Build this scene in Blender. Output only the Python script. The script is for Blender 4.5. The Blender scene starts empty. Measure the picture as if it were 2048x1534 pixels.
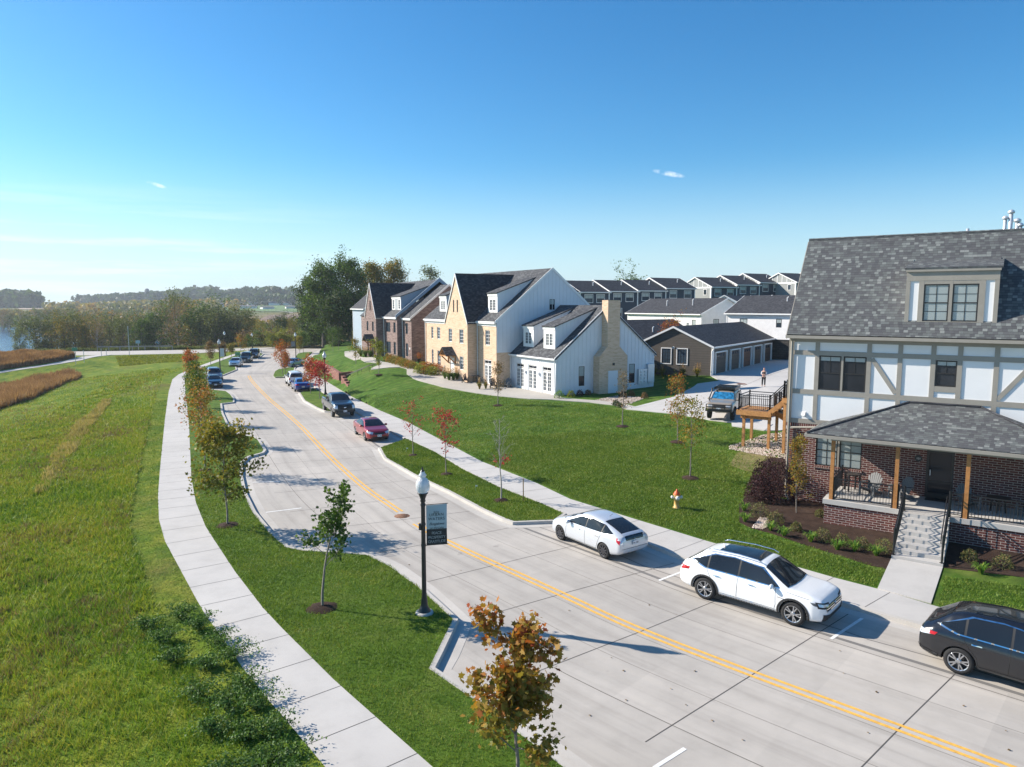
import bpy, bmesh, math, random
import numpy as np
from mathutils import Vector, Matrix
from mathutils.geometry import delaunay_2d_cdt
from mathutils.bvhtree import BVHTree
R = math.radians
SC = bpy.context.scene
COL = SC.collection
# ---------------------------------------------------------------- camera, sky, sun
HAZE = 0.00020
F_PX, PITCH, H = 1420.0, math.atan((767 - 608) / 1420.0), 10.0
cam_d = bpy.data.cameras.new("camera")
cam = bpy.data.objects.new("camera", cam_d)
COL.objects.link(cam)
cam.location = (0, 0, H)
cam.rotation_euler = (math.pi / 2 - PITCH, 0, 0)
cam_d.sensor_width = 36.0
cam_d.lens = F_PX / 2048 * 36.0
cam_d.clip_end = 9000
cam_d.clip_start = 0.1
SC.camera = cam
SUN_AZ, SUN_EL = 162.4, 31.0          # degrees, azimuth counter-clockwise from +X
w = bpy.data.worlds.new("World")
SC.world = w
w.use_nodes = True
nt = w.node_tree
bg = nt.nodes["Background"]
sky = nt.nodes.new("ShaderNodeTexSky")
sky.sky_type = 'NISHITA'
sky.sun_disc = False
sky.sun_elevation = R(SUN_EL)
sky.sun_rotation = R(90 - SUN_AZ)
sky.altitude = 300
sky.air_density = 1.0
sky.dust_density = 0.55
sky.ozone_density = 3.0
# thin cirrus: real noise on the sky directions
tc = nt.nodes.new("ShaderNodeTexCoord")
mp = nt.nodes.new("ShaderNodeMapping"); mp.inputs['Scale'].default_value = (1.6, 1.6, 26.0)
mp.inputs['Rotation'].default_value = (0.0, R(4), 0)
nz = nt.nodes.new("ShaderNodeTexNoise"); nz.inputs['Scale'].default_value = 1.9; nz.inputs['Detail'].default_value = 7; nz.inputs['Roughness'].default_value = 0.62
rp = nt.nodes.new("ShaderNodeValToRGB"); rp.color_ramp.elements[0].position = 0.47; rp.color_ramp.elements[1].position = 0.72
sx = nt.nodes.new("ShaderNodeSeparateXYZ")
band = nt.nodes.new("ShaderNodeMapRange"); band.interpolation_type = 'SMOOTHSTEP'
band.inputs[1].default_value = 0.16; band.inputs[2].default_value = 0.05; band.inputs[3].default_value = 0.0; band.inputs[4].default_value = 1.0
lft = nt.nodes.new("ShaderNodeMapRange"); lft.interpolation_type = 'SMOOTHSTEP'
lft.inputs[1].default_value = -0.1; lft.inputs[2].default_value = -0.5; lft.inputs[3].default_value = 0.0; lft.inputs[4].default_value = 1.0
m1 = nt.nodes.new("ShaderNodeMath"); m1.operation = 'MULTIPLY'
m2 = nt.nodes.new("ShaderNodeMath"); m2.operation = 'MULTIPLY'
m3 = nt.nodes.new("ShaderNodeMath"); m3.operation = 'MULTIPLY'; m3.inputs[1].default_value = 0.85
mx = nt.nodes.new("ShaderNodeMixRGB"); mx.inputs[2].default_value = (8.6, 9.2, 9.8, 1)
L = nt.links.new
L(tc.outputs['Generated'], mp.inputs[0]); L(mp.outputs[0], nz.inputs['Vector']); L(nz.outputs['Fac'], rp.inputs[0])
L(tc.outputs['Generated'], sx.inputs[0]); L(sx.outputs['Z'], band.inputs[0]); L(sx.outputs['X'], lft.inputs[0])
L(rp.outputs[0], m1.inputs[0]); L(band.outputs[0], m1.inputs[1]); L(m1.outputs[0], m2.inputs[0]); L(lft.outputs[0], m2.inputs[1])

def wisp(u, v, a, b, k, prev):

    d = Vector(ray(u, v)).normalized(); M = lambda op, x, y=0.0: mth(op, x, y)
    dx = M('SUBTRACT', sx.outputs['X'], d.x); dz = M('SUBTRACT', M('SUBTRACT', sx.outputs['Z'], d.z), M('MULTIPLY', dx, k))
    e = M('ADD', M('POWER', M('ABSOLUTE', M('DIVIDE', dx, a)), 2.0), M('POWER', M('ABSOLUTE', M('DIVIDE', dz, b)), 2.0))
    f = M('MULTIPLY', M('MAXIMUM', M('SUBTRACT', 1.0, e), 0.0), M('MULTIPLY', M('MAXIMUM', M('SUBTRACT', wn_.outputs['Fac'], 0.36), 0.0), 3.2))
    f = M('MULTIPLY', f, M('GREATER_THAN', sx.outputs['Y'], 0.0)); return M('MAXIMUM', prev, f)
def mth(op, x, y):
    n = nt.nodes.new("ShaderNodeMath"); n.operation = op
    for i, q in ((0, x), (1, y)):
        if hasattr(q, 'links'): L(q, n.inputs[i])
        else: n.inputs[i].default_value = q
    return n.outputs[0]
def ray(u, v):
    x = (u - 1024) / F_PX; z = -(v - 767) / F_PX; return (x, math.cos(PITCH) + z * math.sin(PITCH), -math.sin(PITCH) + z * math.cos(PITCH))
wn_ = nt.nodes.new("ShaderNodeTexNoise"); wn_.inputs['Scale'].default_value = 95; wn_.inputs['Detail'].default_value = 5; L(tc.outputs['Generated'], wn_.inputs['Vector'])
L(m2.outputs[0], m3.inputs[0]); cf_ = wisp(1337, 347, .022, .0038, -.22, m3.outputs[0]); cf_ = wisp(314, 370, .011, .0030, -.25, cf_); L(cf_, mx.inputs[0]); 
hs = nt.nodes.new("ShaderNodeHueSaturation"); hs.inputs['Saturation'].default_value = 1.32
gn = nt.nodes.new("ShaderNodeMixRGB"); gn.blend_type = 'MULTIPLY'; gn.inputs[0].default_value = 1.0; gn.inputs[2].default_value = (0.84, 1.17, 1.20, 1)
hb = nt.nodes.new("ShaderNodeMapRange"); hb.interpolation_type = 'SMOOTHSTEP'
hb.inputs[1].default_value = 0.20; hb.inputs[2].default_value = -0.02; hb.inputs[3].default_value = 0.0; hb.inputs[4].default_value = 0.75
hz_ = nt.nodes.new("ShaderNodeMixRGB"); hz_.inputs[2].default_value = (5.3, 6.5, 7.5, 1)      # pale humid air low over the lake
L(sky.outputs[0], hs.inputs['Color']); L(hs.outputs[0], gn.inputs[1]); L(sx.outputs['Z'], hb.inputs[0]); L(hb.outputs[0], hz_.inputs[0]); L(gn.outputs[0], hz_.inputs[1])
L(hz_.outputs[0], mx.inputs[1]); L(mx.outputs[0], bg.inputs[0])
bg.inputs[1].default_value = 0.08
sd = bpy.data.lights.new("sun", 'SUN'); sd.energy = 5.0; sd.angle = R(0.5); sd.color = (1.0, 0.915, 0.80)
so = bpy.data.objects.new("sun", sd); COL.objects.link(so)
sdir = Vector((math.cos(R(SUN_AZ)) * math.cos(R(SUN_EL)), math.sin(R(SUN_AZ)) * math.cos(R(SUN_EL)), math.sin(R(SUN_EL))))
so.rotation_euler = sdir.to_track_quat('Z', 'Y').to_euler()
so.location = (-60, 20, 60)
SC.view_settings.view_transform = 'Standard'
SC.view_settings.look = 'None'
SC.view_settings.exposure = 0.82
SC.view_settings.gamma = 1
SC.cycles.max_bounces = 5
SC.cycles.diffuse_bounces = 2
SC.cycles.glossy_bounces = 2
SC.cycles.transparent_max_bounces = 6
SC.cycles.volume_bounces = 0
# ---------------------------------------------------------------- measuring helpers (photo pixel -> world metres)
CP, SP = math.cos(PITCH), math.sin(PITCH)
def ray(u, v):
    x = (u - 1024) / F_PX; z = -(v - 767) / F_PX
    return (x, CP + z * SP, -SP + z * CP)
def at(u, v, z=0.0):
    r = ray(u, v); t = (z - H) / r[2]
    return (r[0] * t, r[1] * t)
def atd(u, v, y):
    r = ray(u, v); t = y / r[1]
    return (r[0] * t, y, H + r[2] * t)
class Fr:
    """a building's own axes: U along its front, N out of its front"""
    def __init__(s, ox, oy, deg):
        a = R(deg); s.o = (ox, oy); s.U = (math.cos(a), math.sin(a)); s.N = (math.sin(a), -math.cos(a)); s.a = a
    def W(s, a, n, z=0.0):
        return Vector((s.o[0] + s.U[0] * a + s.N[0] * n, s.o[1] + s.U[1] * a + s.N[1] * n, z))
    def dirv(s, a, n, z=0.0):
        return Vector((s.U[0] * a + s.N[0] * n, s.U[1] * a + s.N[1] * n, z))
WORLD = Fr(0, 0, 0); WORLD.N = (0, 1)
# ---------------------------------------------------------------- objects
def tag(o, label=None, cat=None, group=None, kind=None):
    if label: o['label'] = label
    if cat: o['category'] = cat
    if group: o['group'] = group
    if kind: o['kind'] = kind
    return o
def empty(name, loc=(0, 0, 0), rz=0.0):
    o = bpy.data.objects.new(name, None); COL.objects.link(o)
    o.location = loc; o.rotation_euler = (0, 0, rz); o.empty_display_size = 0.2
    return o
def link(name, me, mat=None, parent=None, smooth=False):
    if mat is not None:
        for m in (mat if isinstance(mat, (list, tuple)) else [mat]): me.materials.append(m)
    if smooth: me.polygons.foreach_set('use_smooth', [True] * len(me.polygons))
    o = bpy.data.objects.new(name, me); COL.objects.link(o)
    if parent is not None: o.parent = parent
    return o
def kids(o): return [c for c in bpy.data.objects if c.parent == o]
KC = {}
def copy_tree(o, parent=None, cache=None):
    if cache is None:
        cache = {}
        for c in bpy.data.objects:
            if c.parent: cache.setdefault(c.parent.name, []).append(c)
    c = o.copy(); COL.objects.link(c); c.parent = parent
    for ch in cache.get(o.name, []): copy_tree(ch, c, cache)
    return c
class MB:
    """collects shapes, then links them as one mesh object"""
    def __init__(s): s.v = []; s.f = []; s.mi = []; s.cur = 0
    def add(s, vs, fs):
        b = len(s.v); s.v += [tuple(p) for p in vs]; s.f += [tuple(b + i for i in f) for f in fs]; s.mi += [s.cur] * len(fs)
    def box(s, fr, a0, a1, n0, n1, z0, z1):
        vs = [fr.W(a, n, z) for z in (z0, z1) for a, n in ((a0, n0), (a1, n0), (a1, n1), (a0, n1))]
        s.add(vs, [(0, 3, 2, 1), (4, 5, 6, 7), (0, 1, 5, 4), (1, 2, 6, 5), (2, 3, 7, 6), (3, 0, 4, 7)])
    def prism(s, poly, d):
        """closed prism from a planar polygon (3d points) and an extrusion vector"""
        n = len(poly); d = Vector(d); vs = [Vector(p) for p in poly]; vs += [p + d for p in vs]
        s.add(vs, [tuple(range(n))[::-1], tuple(range(n, 2 * n))] + [(i, (i + 1) % n, n + (i + 1) % n, n + i) for i in range(n)])
    def beam(s, p, q, w, h, up=(0, 0, 1)):
        p = Vector(p); q = Vector(q); d = (q - p)
        if d.length < 1e-6: return
        d.normalize(); up = Vector(up)
        if abs(d.dot(up)) > 0.98: up = Vector((1, 0, 0))
        x = d.cross(up).normalized(); y = x.cross(d).normalized()
        vs = [r + x * (a * w / 2) + y * (b * h / 2) for r in (p, q) for a, b in ((-1, -1), (1, -1), (1, 1), (-1, 1))]
        s.add(vs, [(0, 1, 2, 3), (7, 6, 5, 4), (0, 4, 5, 1), (1, 5, 6, 2), (2, 6, 7, 3), (3, 7, 4, 0)])
    def tube(s, pts, rad, n=8, cap=True):
        pts = [Vector(p) for p in pts]; rings = []
        if not isinstance(rad, (list, tuple)): rad = [rad] * len(pts)
        b = len(s.v); X = None
        for i, p in enumerate(pts):
            d = (pts[min(i + 1, len(pts) - 1)] - pts[max(i - 1, 0)]).normalized()
            if X is None: X = d.orthogonal().normalized()
            X = (X - d * X.dot(d)).normalized(); Y = d.cross(X)
            s.v += [tuple(p + (X * math.cos(2 * math.pi * k / n) + Y * math.sin(2 * math.pi * k / n)) * rad[i]) for k in range(n)]
        for i in range(len(pts) - 1):
            for k in range(n):
                k2 = (k + 1) % n
                s.f.append((b + i * n + k, b + i * n + k2, b + (i + 1) * n + k2, b + (i + 1) * n + k)); s.mi.append(s.cur)
        if cap:
            s.f.append(tuple(b + k for k in range(n))[::-1]); s.mi.append(s.cur)
            s.f.append(tuple(b + (len(pts) - 1) * n + k for k in range(n))); s.mi.append(s.cur)
    def lathe(s, prof, n=16, M=None):
        """prof: (r,z) list round z; M: matrix"""
        M = M or Matrix.Identity(4); b = len(s.v)
        for r, z in prof:
            s.v += [tuple(M @ Vector((r * math.cos(2 * math.pi * k / n), r * math.sin(2 * math.pi * k / n), z))) for k in range(n)]
        for i in range(len(prof) - 1):
            for k in range(n):
                k2 = (k + 1) % n
                s.f.append((b + i * n + k, b + i * n + k2, b + (i + 1) * n + k2, b + (i + 1) * n + k)); s.mi.append(s.cur)
    def build(s, name, mat=None, parent=None, smooth=False, origin=None):
        me = bpy.data.meshes.new(name)
        vs = s.v
        if origin is not None:
            ox, oy, oz = origin; vs = [(x - ox, y - oy, z - oz) for x, y, z in vs]
        me.from_pydata(vs, [], s.f); me.update()
        if any(s.mi): me.polygons.foreach_set('material_index', s.mi)
        o = link(name, me, mat, parent, smooth)
        if origin is not None and parent is None: o.location = origin
        return o
def np_mesh(name, V, Fc, nper, mat=None, parent=None, attr=None, smooth=False):
    """fast mesh: V (n,3), Fc flat loop indices, nper verts per face"""
    me = bpy.data.meshes.new(name)
    V = np.asarray(V, dtype=np.float32); Fc = np.asarray(Fc, dtype=np.int32).ravel()
    me.vertices.add(len(V)); me.vertices.foreach_set('co', V.ravel())
    nf = len(Fc) // nper
    me.loops.add(len(Fc)); me.loops.foreach_set('vertex_index', Fc)
    me.polygons.add(nf); me.polygons.foreach_set('loop_start', np.arange(0, len(Fc), nper, dtype=np.int32))
    if attr is not None:
        a = me.attributes.new('rnd', 'FLOAT', 'FACE'); a.data.foreach_set('value', np.asarray(attr, dtype=np.float32))
    me.update(calc_edges=True)
    return link(name, me, mat, parent, smooth)
# ---------------------------------------------------------------- materials
MATS = {}
class NM:
    def __init__(s, name):
        s.m = bpy.data.materials.new(name); s.m.use_nodes = True; s.t = s.m.node_tree; s.b = s.t.nodes['Principled BSDF']; MATS[name] = s.m
    def n(s, typ, **k):
        nd = s.t.nodes.new(typ)
        for a, b in k.items():
            if a.startswith('i_'): nd.inputs[a[2:].replace('_', ' ')].default_value = b
            else: setattr(nd, a, b)
        return nd
    def l(s, a, b): s.t.links.new(a, b)
    def noise(s, scale, detail=4, rough=0.6, vec=None):
        nd = s.n('ShaderNodeTexNoise'); nd.inputs['Scale'].default_value = scale; nd.inputs['Detail'].default_value = detail; nd.inputs['Roughness'].default_value = rough
        if vec is not None: s.l(vec, nd.inputs['Vector'])
        return nd.outputs['Fac']
    def ramp(s, fac, stops):
        nd = s.n('ShaderNodeValToRGB'); cr = nd.color_ramp
        while len(cr.elements) < len(stops): cr.elements.new(0.5)
        for e, (p, c) in zip(cr.elements, stops): e.position = p; e.color = (c[0], c[1], c[2], 1)
        s.l(fac, nd.inputs[0]); return nd.outputs[0]
    def mix(s, fac, a, b, mode='MIX'):
        nd = s.n('ShaderNodeMixRGB', blend_type=mode)
        for i, x in ((0, fac), (1, a), (2, b)):
            if hasattr(x, 'links'): s.l(x, nd.inputs[i])
            elif i == 0: nd.inputs[0].default_value = x
            else: nd.inputs[i].default_value = (x[0], x[1], x[2], 1)
        return nd.outputs[0]
    def math(s, op, a, b=0.0):
        nd = s.n('ShaderNodeMath', operation=op)
        for i, x in ((0, a), (1, b)):
            if hasattr(x, 'links'): s.l(x, nd.inputs[i])
            else: nd.inputs[i].default_value = x
        return nd.outputs[0]
    def maprange(s, v, a, b, c=0.0, d=1.0):
        nd = s.n('ShaderNodeMapRange'); s.l(v, nd.inputs[0])
        for i, x in enumerate((a, b, c, d)): nd.inputs[i + 1].default_value = x
        return nd.outputs[0]
    def col(s, c):
        if hasattr(c, 'links'): s.l(c, s.b.inputs['Base Color'])
        else: s.b.inputs['Base Color'].default_value = (c[0], c[1], c[2], 1)
    def bump(s, h, strength=0.3, dist=0.02):
        nd = s.n('ShaderNodeBump'); nd.inputs['Strength'].default_value = strength; nd.inputs['Distance'].default_value = dist
        s.l(h, nd.inputs['Height']); s.l(nd.outputs[0], s.b.inputs['Normal'])
    def geo(s): return s.n('ShaderNodeNewGeometry').outputs['Position']
    def obj(s): return s.n('ShaderNodeTexCoord').outputs['Object']
    def uv(s): return s.n('ShaderNodeTexCoord').outputs['UV']
    def attr(s, nm): return s.n('ShaderNodeAttribute', attribute_name=nm).outputs['Fac']
    def objrnd(s): return s.n('ShaderNodeObjectInfo').outputs['Random']
    def mapv(s, vec, scale=(1, 1, 1), rot=(0, 0, 0), loc=(0, 0, 0)):
        nd = s.n('ShaderNodeMapping'); nd.inputs['Scale'].default_value = scale; nd.inputs['Rotation'].default_value = rot; nd.inputs['Location'].default_value = loc
        s.l(vec, nd.inputs[0]); return nd.outputs[0]
    def rough(s, r):
        if hasattr(r, 'links'): s.l(r, s.b.inputs['Roughness'])
        else: s.b.inputs['Roughness'].default_value = r
def simple(name, c, rough=0.6, metal=0.0, var=0.06, vs=3.0, coat=0.0, spec=0.5):
    m = NM(name); f = m.noise(vs, 3, 0.6, m.obj())
    lo = [x * (1 - var) for x in c]; hi = [min(1, x * (1 + var)) for x in c]
    m.col(m.ramp(f, [(0.3, lo), (0.7, hi)])); m.rough(rough); m.b.inputs['Metallic'].default_value = metal
    m.b.inputs['Coat Weight'].default_value = coat; m.b.inputs['Specular IOR Level'].default_value = spec
    return m.m
def concrete(name, base, stain=0.12, grain=60.0, tint=(1.0, 0.97, 0.93)):
    m = NM(name); g = m.geo()
    c0 = [base * t for t in tint]
    big = m.noise(0.16, 5, 0.6, g); mid = m.noise(1.3, 5, 0.65, g); fine = m.noise(grain, 3, 0.7, g)
    c = m.ramp(big, [(0.3, [x * (1 - stain) for x in c0]), (0.72, [x * (1 + stain * 0.7) for x in c0])])
    c = m.mix(0.6, c, m.ramp(mid, [(0.32, (0.86, 0.86, 0.86)), (0.55, (1, 1, 1)), (0.8, (1.04, 1.04, 1.03))]), 'MULTIPLY')
    c = m.mix(0.5, c, m.ramp(fine, [(0.3, (0.86, 0.86, 0.87)), (0.7, (1.1, 1.1, 1.09))]), 'MULTIPLY')
    m.col(c); m.rough(0.85); m.bump(fine, 0.15, 0.004); m.b.inputs['Specular IOR Level'].default_value = 0.3
    return m
# ================================================================ the lie of the land
def A(pts, z=0.0): return [at(u, v, z) for u, v in pts]
F1 = Fr(0, 0, math.degrees(math.atan2(-.568, .823)))       # timbered house, garages
F2 = Fr(4.1, 66.0, math.degrees(math.atan2(-.855, .52)))   # white annex and tan brick house
F3 = Fr(-12.985, 91.85, -62)                                # grey-brown brick house
F5 = Fr(0, 0, math.degrees(math.atan2(.52, .855)))          # navy rows
CL = A([(2010, 1534), (1745, 1436), (1478, 1338), (1256, 1252), (1113, 1183), (890, 1083), (830, 1047), (799, 1022), (731, 978), (666.6, 920), (628, 880), (601.5, 852), (565, 820), (541, 801), (515, 775), (502, 760), (497.5, 751)])
d0 = np.array(CL[0]) - np.array(CL[1]); d0 /= np.linalg.norm(d0)
CL = [tuple(np.array(CL[0]) + d0 * 14)] + CL; CL = [(x, y) for x, y in CL]
CLF = CL + A([(500, 742), (515, 731), (532, 722), (548, 712), (556, 703)])
ZV = 0.13
LV_street = [(1480, 1790), (1130, 1534), (960, 1405), (860, 1337), (908, 1238), (838, 1174), (780, 1132), (735, 1110), (690, 1106), (604, 1101), (572, 1094), (540, 1066), (506, 1024), (487, 985), (480, 950), (481, 925), (494, 913), (524, 905), (528.4, 900), (516.4, 880), (506, 873), (477, 869), (462, 865), (452, 845), (443, 825), (441, 807), (466, 804), (467, 797), (460, 788), (452, 782), (414, 778), (411, 765), (416, 753), (445, 750), (472, 739), (470, 732), (458, 727), (466, 721), (492, 708), (500, 715.5), (515, 717), (526, 708), (520, 705), (520, 698.5)]
LV_walk = [(1100, 1740), (865, 1534), (700, 1388.5), (665, 1357), (564.6, 1257), (526, 1216), (471, 1144.5), (433, 1087), (411.5, 1053.6), (392, 1005.7), (383, 958), (380, 895.7), (378, 848), (373, 800), (370, 775), (369.4, 758.5), (377, 746.4), (415, 731), (448, 719), (475, 709), (500, 702), (519, 698)]
SW_left = [(820, 1740), (650.7, 1534), (585, 1455.5), (528, 1390), (482, 1331), (450, 1283), (411.5, 1230.6), (392, 1197), (363.6, 1144.5), (330, 1082), (318, 1039), (316, 991), (319.6, 943.5), (325, 886), (330, 838), (335, 800), (337.6, 782.8), (345, 758.5), (357, 749), (369, 743.5), (412, 727), (444, 716), (472, 706.5), (496, 700.5), (515, 697)]
RS_near = [(2400, 1410), (2048, 1305), (1854, 1250), (1760, 1224), (1684, 1202), (1369, 1113), (1296, 1084), (1220, 1060), (1127.7, 1025.5), (1090.5, 1008.8), (994.7, 971.7), (924, 936.5), (869.5, 903), (811, 876), (700, 815), (645.5, 784), (618, 766), (592, 745), (590, 740), (604, 725), (618, 712), (630, 703.6), (640, 699)]
RS_far = [(2400, 1355), (2048, 1262), (1860, 1209), (1760, 1179), (1671, 1156), (1405, 1079.6), (1279, 1041), (1140, 998), (1073, 966), (963.4, 923), (857.8, 867), (814.8, 844), (760, 821), (705, 794), (664.8, 770), (640, 755), (617, 742), (612, 736), (620, 724), (632, 712), (645, 703), (652, 698)]
RV1 = [(761, 895), (773, 916), (833, 950), (901, 982), (969, 1018), (1010, 1037), (1028, 1043), (1050, 1042), (1108, 1040), (1127, 1026.5), (1090.5, 1010), (994.7, 972.9), (924, 937.7), (869.5, 904), (812, 877.5)]
RV2 = [(600, 785.5), (610, 801), (635, 815), (652, 822), (664, 823), (690, 814), (645.5, 786), (628, 776)]
RV3 = [(547, 750), (550.5, 742), (557.6, 738), (575, 735), (591, 734.5), (588, 745), (578, 750), (566, 753.8), (551, 754)]
RV4 = [(587.5, 717), (594.5, 707), (605, 704.6), (624, 703.7), (616, 711.5), (606, 719)]
CSL = [(-250, 716), (0, 712), (200, 710.5), (330, 708), (400, 706), (470, 702), (520, 698)]
CSU = [(-250, 706), (0, 704), (200, 702.5), (400, 699.5), (560, 694), (620, 691.5), (700, 686), (780, 680)]
P_CSL, P_CSU = A(CSL), A(CSU)
P_SWL = A(SW_left, ZV)
P_RSF = A(RS_far, ZV)

def seg_dist(P, poly):
    """distance of points P (n,2) to an open polyline, and signed side (left +)"""
    P = np.asarray(P, float); best = np.full(len(P), 1e18); side = np.zeros(len(P))
    q = np.asarray(poly, float)
    for a, b in zip(q[:-1], q[1:]):
        ab = b - a; t = np.clip(((P - a) @ ab) / (ab @ ab), 0, 1); c = a + t[:, None] * ab
        d = np.hypot(*(P - c).T); cr = ab[0] * (P[:, 1] - a[1]) - ab[1] * (P[:, 0] - a[0])
        m = d < best - 1e-9; best[m] = d[m]; side[m] = np.sign(cr)[m]
    return best, side
def inside(P, poly):
    P = np.asarray(P, float); r = np.zeros(len(P), bool); q = list(poly); j = len(q) - 1
    for i in range(len(q)):
        xi, yi = q[i]; xj, yj = q[j]
        c = ((yi > P[:, 1]) != (yj > P[:, 1])) & (P[:, 0] < (xj - xi) * (P[:, 1] - yi) / (yj - yi + 1e-12) + xi)
        r ^= c; j = i
    return r
def sst(x, a, b):
    t = np.clip((x - a) / (b - a), 0, 1); return t * t * (3 - 2 * t)
# control points of the right-hand slope: (pixel u, v, height)
ctl = [(u, v, ZV) for u, v in RS_far[:-2]]
ctl += [(830, 758, 1.75), (864, 769, 1.6), (888, 775.5, 1.5), (920, 781, 1.42), (953, 787, 1.4), (998, 793, 1.38), (1060, 798.5, 1.38), (1112, 791, 1.45), (1022, 776, 1.5), (993, 771, 1.6), (937, 762, 1.75),
        (852, 732, 2.4), (824, 723, 2.55), (797, 734, 2.45), (813.5, 738.5, 2.3), (813.5, 748, 2.1), (757, 727, 2.5), (734, 724, 2.5), (706, 720, 2.4), (690, 712, 2.3), (689, 704, 2.3), (757, 750, 2.0), (735, 747, 1.9), (709, 743, 1.75), (683, 741, 1.65), (664, 733, 1.65), (648, 724, 1.5), (640, 712, 0.9), (655, 705, 1.0), (664, 703, 1.3), (700, 697, 1.6),
        (1200, 805, 1.4), (1253, 819, 1.45), (1355, 829, 1.55), (1421, 841, 1.6), (1500, 850, 1.65), (1380, 957, 0.55), (1353, 1015, 0.25), (1200, 940, 0.55), (1450, 930, 0.75), (1527, 775, 2.4), (707, 800, 0.35), (745, 790, 0.9), (683, 771, 0.13), (672, 765, .13), (665, 760, 0.13), (657, 755, .13), (650, 750, 0.13), (641, 742, 0.13)]
CTL = [(at(u, v, z) + (z,)) for u, v, z in ctl]
for f, a, n, z in [(F1, -8.55, -36.4, .3), (F1, -12.5, -45, 1.0), (F1, -10, -41, .7), (F1, -10.5, -33, .22), (F1, -6, -33.3, .2), (F1, -2, -30.4, .15), (F1, 3, -30.5, .16), (F1, 3, -33.5, .25), (F1, 8, -33, .3), (F1, 6, -44, 1.4), (F1, -8, -48, 1.7), (F1, 0, -52, 2.2),
                   (F1, -25.4, -74, 2.4), (F1, -25.4, -98, 2.5), (F1, -34, -74, 2.1), (F1, -10, -80, 2.6), (F1, -5, -66, 2.4), (F1, -34, -98, 2.6), (F2, 0, -6, 1.4), (F2, 0, -12.2, 1.6), (F2, 4, -14, 1.7), (F2, -8, -14, 2.0), (F2, -25, -14, 2.6), (F2, -40, -20, 2.4), (F3, -20, -12, 2.4), (F3, -40, -5, 1.5)]:
    p = f.W(a, n); CTL.append((p.x, p.y, z))
CTL += [(20, 112, 3.4), (45, 100, 3.6), (60, 90, 3.6), (5, 138, 6.2), (40, 150, 6.5), (75, 160, 6.8), (-20, 130, 3.5), (-50, 150, 0.3), (-25, 175, 2.5), (60, 40, 1.5), (90, 60, 3)]
CT = np.array(CTL); nC = len(CT)
_D = np.hypot(CT[:, None, 0] - CT[None, :, 0], CT[:, None, 1] - CT[None, :, 1])
_M = np.zeros((nC + 1, nC + 1)); _M[:nC, :nC] = -_D + np.eye(nC) * 0.02; _M[:nC, nC] = 1; _M[nC, :nC] = 1
_W = np.linalg.solve(_M, np.append(CT[:, 2], 0))
def h_right(P):
    out = np.empty(len(P))
    for i in range(0, len(P), 20000):
        q = P[i:i + 20000]; d = np.sqrt((q[:, None, 0] - CT[None, :, 0]) ** 2 + (q[:, None, 1] - CT[None, :, 1]) ** 2)
        out[i:i + 20000] = -d @ _W[:nC] + _W[nC]
    return np.clip(out, -0.2, 7.5)
def vn(P, s, seed=0):
    """cheap smooth value noise"""
    x, y = P[:, 0] / s + seed * 17.3, P[:, 1] / s + seed * 9.1
    return (np.sin(x * 1.7 + 1.3 * np.sin(y * 1.1)) + np.sin(y * 1.9 + 1.7 * np.sin(x * .7 + 2)) + np.sin((x + y) * 1.3 + seed)) / 3
CLX = np.array(CLF + [(-48, 160), (-49, 200)])
def h_all(P):
    P = np.asarray(P, float); x, y = P[:, 0], P[:, 1]
    dl, sl_ = seg_dist(P, P_SWL); _, sc = seg_dist(P, CLX)
    left = (sc > 0)
    # left bank below the walk
    zl = ZV - 4.3 * sst(dl, 1.1, 40) - 0.25 * sst(dl, 1.0, 3.5) + 0.09 * vn(P, 1.5) * sst(dl, 2, 6) + 0.07 * vn(P, .8, 6) * sst(dl, 2, 6) + 0.22 * vn(P, 6, 3) * sst(dl, 3, 9)
    zl = np.where((sl_ > 0) | (P[:, 1] > 138), zl, ZV)
    dcs, _ = seg_dist(P, P_CSL)
    zl = np.where((sl_ > 0) | (P[:, 1] > 138), zl + (-0.03 - zl) * sst(-dcs, -24, -1.5), zl)
    zr = h_right(P)
    _, sr = seg_dist(P, P_RSF)
    z = np.where(left, zl, np.where(sr < 0, zr, ZV))
    # beyond the cross street
    a = x / np.maximum(y, 1)
    dcu, su = seg_dist(P, P_CSU)
    far = (su > 0) & (y > 120) & (a < -0.14)
    lw = sst(-a, 0.28, 0.45)
    zf = -0.05 - (1.2 + 3.2 * lw) * sst(dcu, 3, 45)
    lake = sst(-a, 0.46, 0.53) * sst(y, 196, 212) * (1 - sst(y, 455, 480))
    lake = np.maximum(lake, sst(-a, 0.36, 0.40) * sst(y, 265, 280) * (1 - sst(y, 400, 425)))
    zf = zf - 2.2 * lake
    top = 19 - 9 * sst(-a, 0.42, 0.62)
    zf = np.where(y > 430, zf * (1 - sst(y, 430, 900)) + top * sst(y, 500, 1650) + 1.2 * vn(P, 160, 5) * sst(y, 600, 1200), zf)
    z = np.where(far, zf, z)
    return z
def hz(x, y): return float(h_all(np.array([[x, y]]))[0])
_T = np.concatenate([np.arange(8, 120, .5), np.arange(120, 420, 1.5)])
def on(u, v, z0=0.5):
    """where the view ray through a photo pixel first meets the land"""
    r = np.array(ray(u, v)); P = r[None, :] * _T[:, None] + np.array([0, 0, H]); g = P[:, 2] - h_all(P[:, :2]); k = np.argmax(g < 0)
    if not (g < 0).any(): k = len(_T) - 1
    lo, hi = _T[max(k - 1, 0)], _T[k]
    for _ in range(14):
        m = (lo + hi) / 2; p = r * m + np.array([0, 0, H])
        if p[2] - hz(p[0], p[1]) < 0: hi = m
        else: lo = m
    p = r * hi; return Vector((p[0], p[1], hz(p[0], p[1])))
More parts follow.
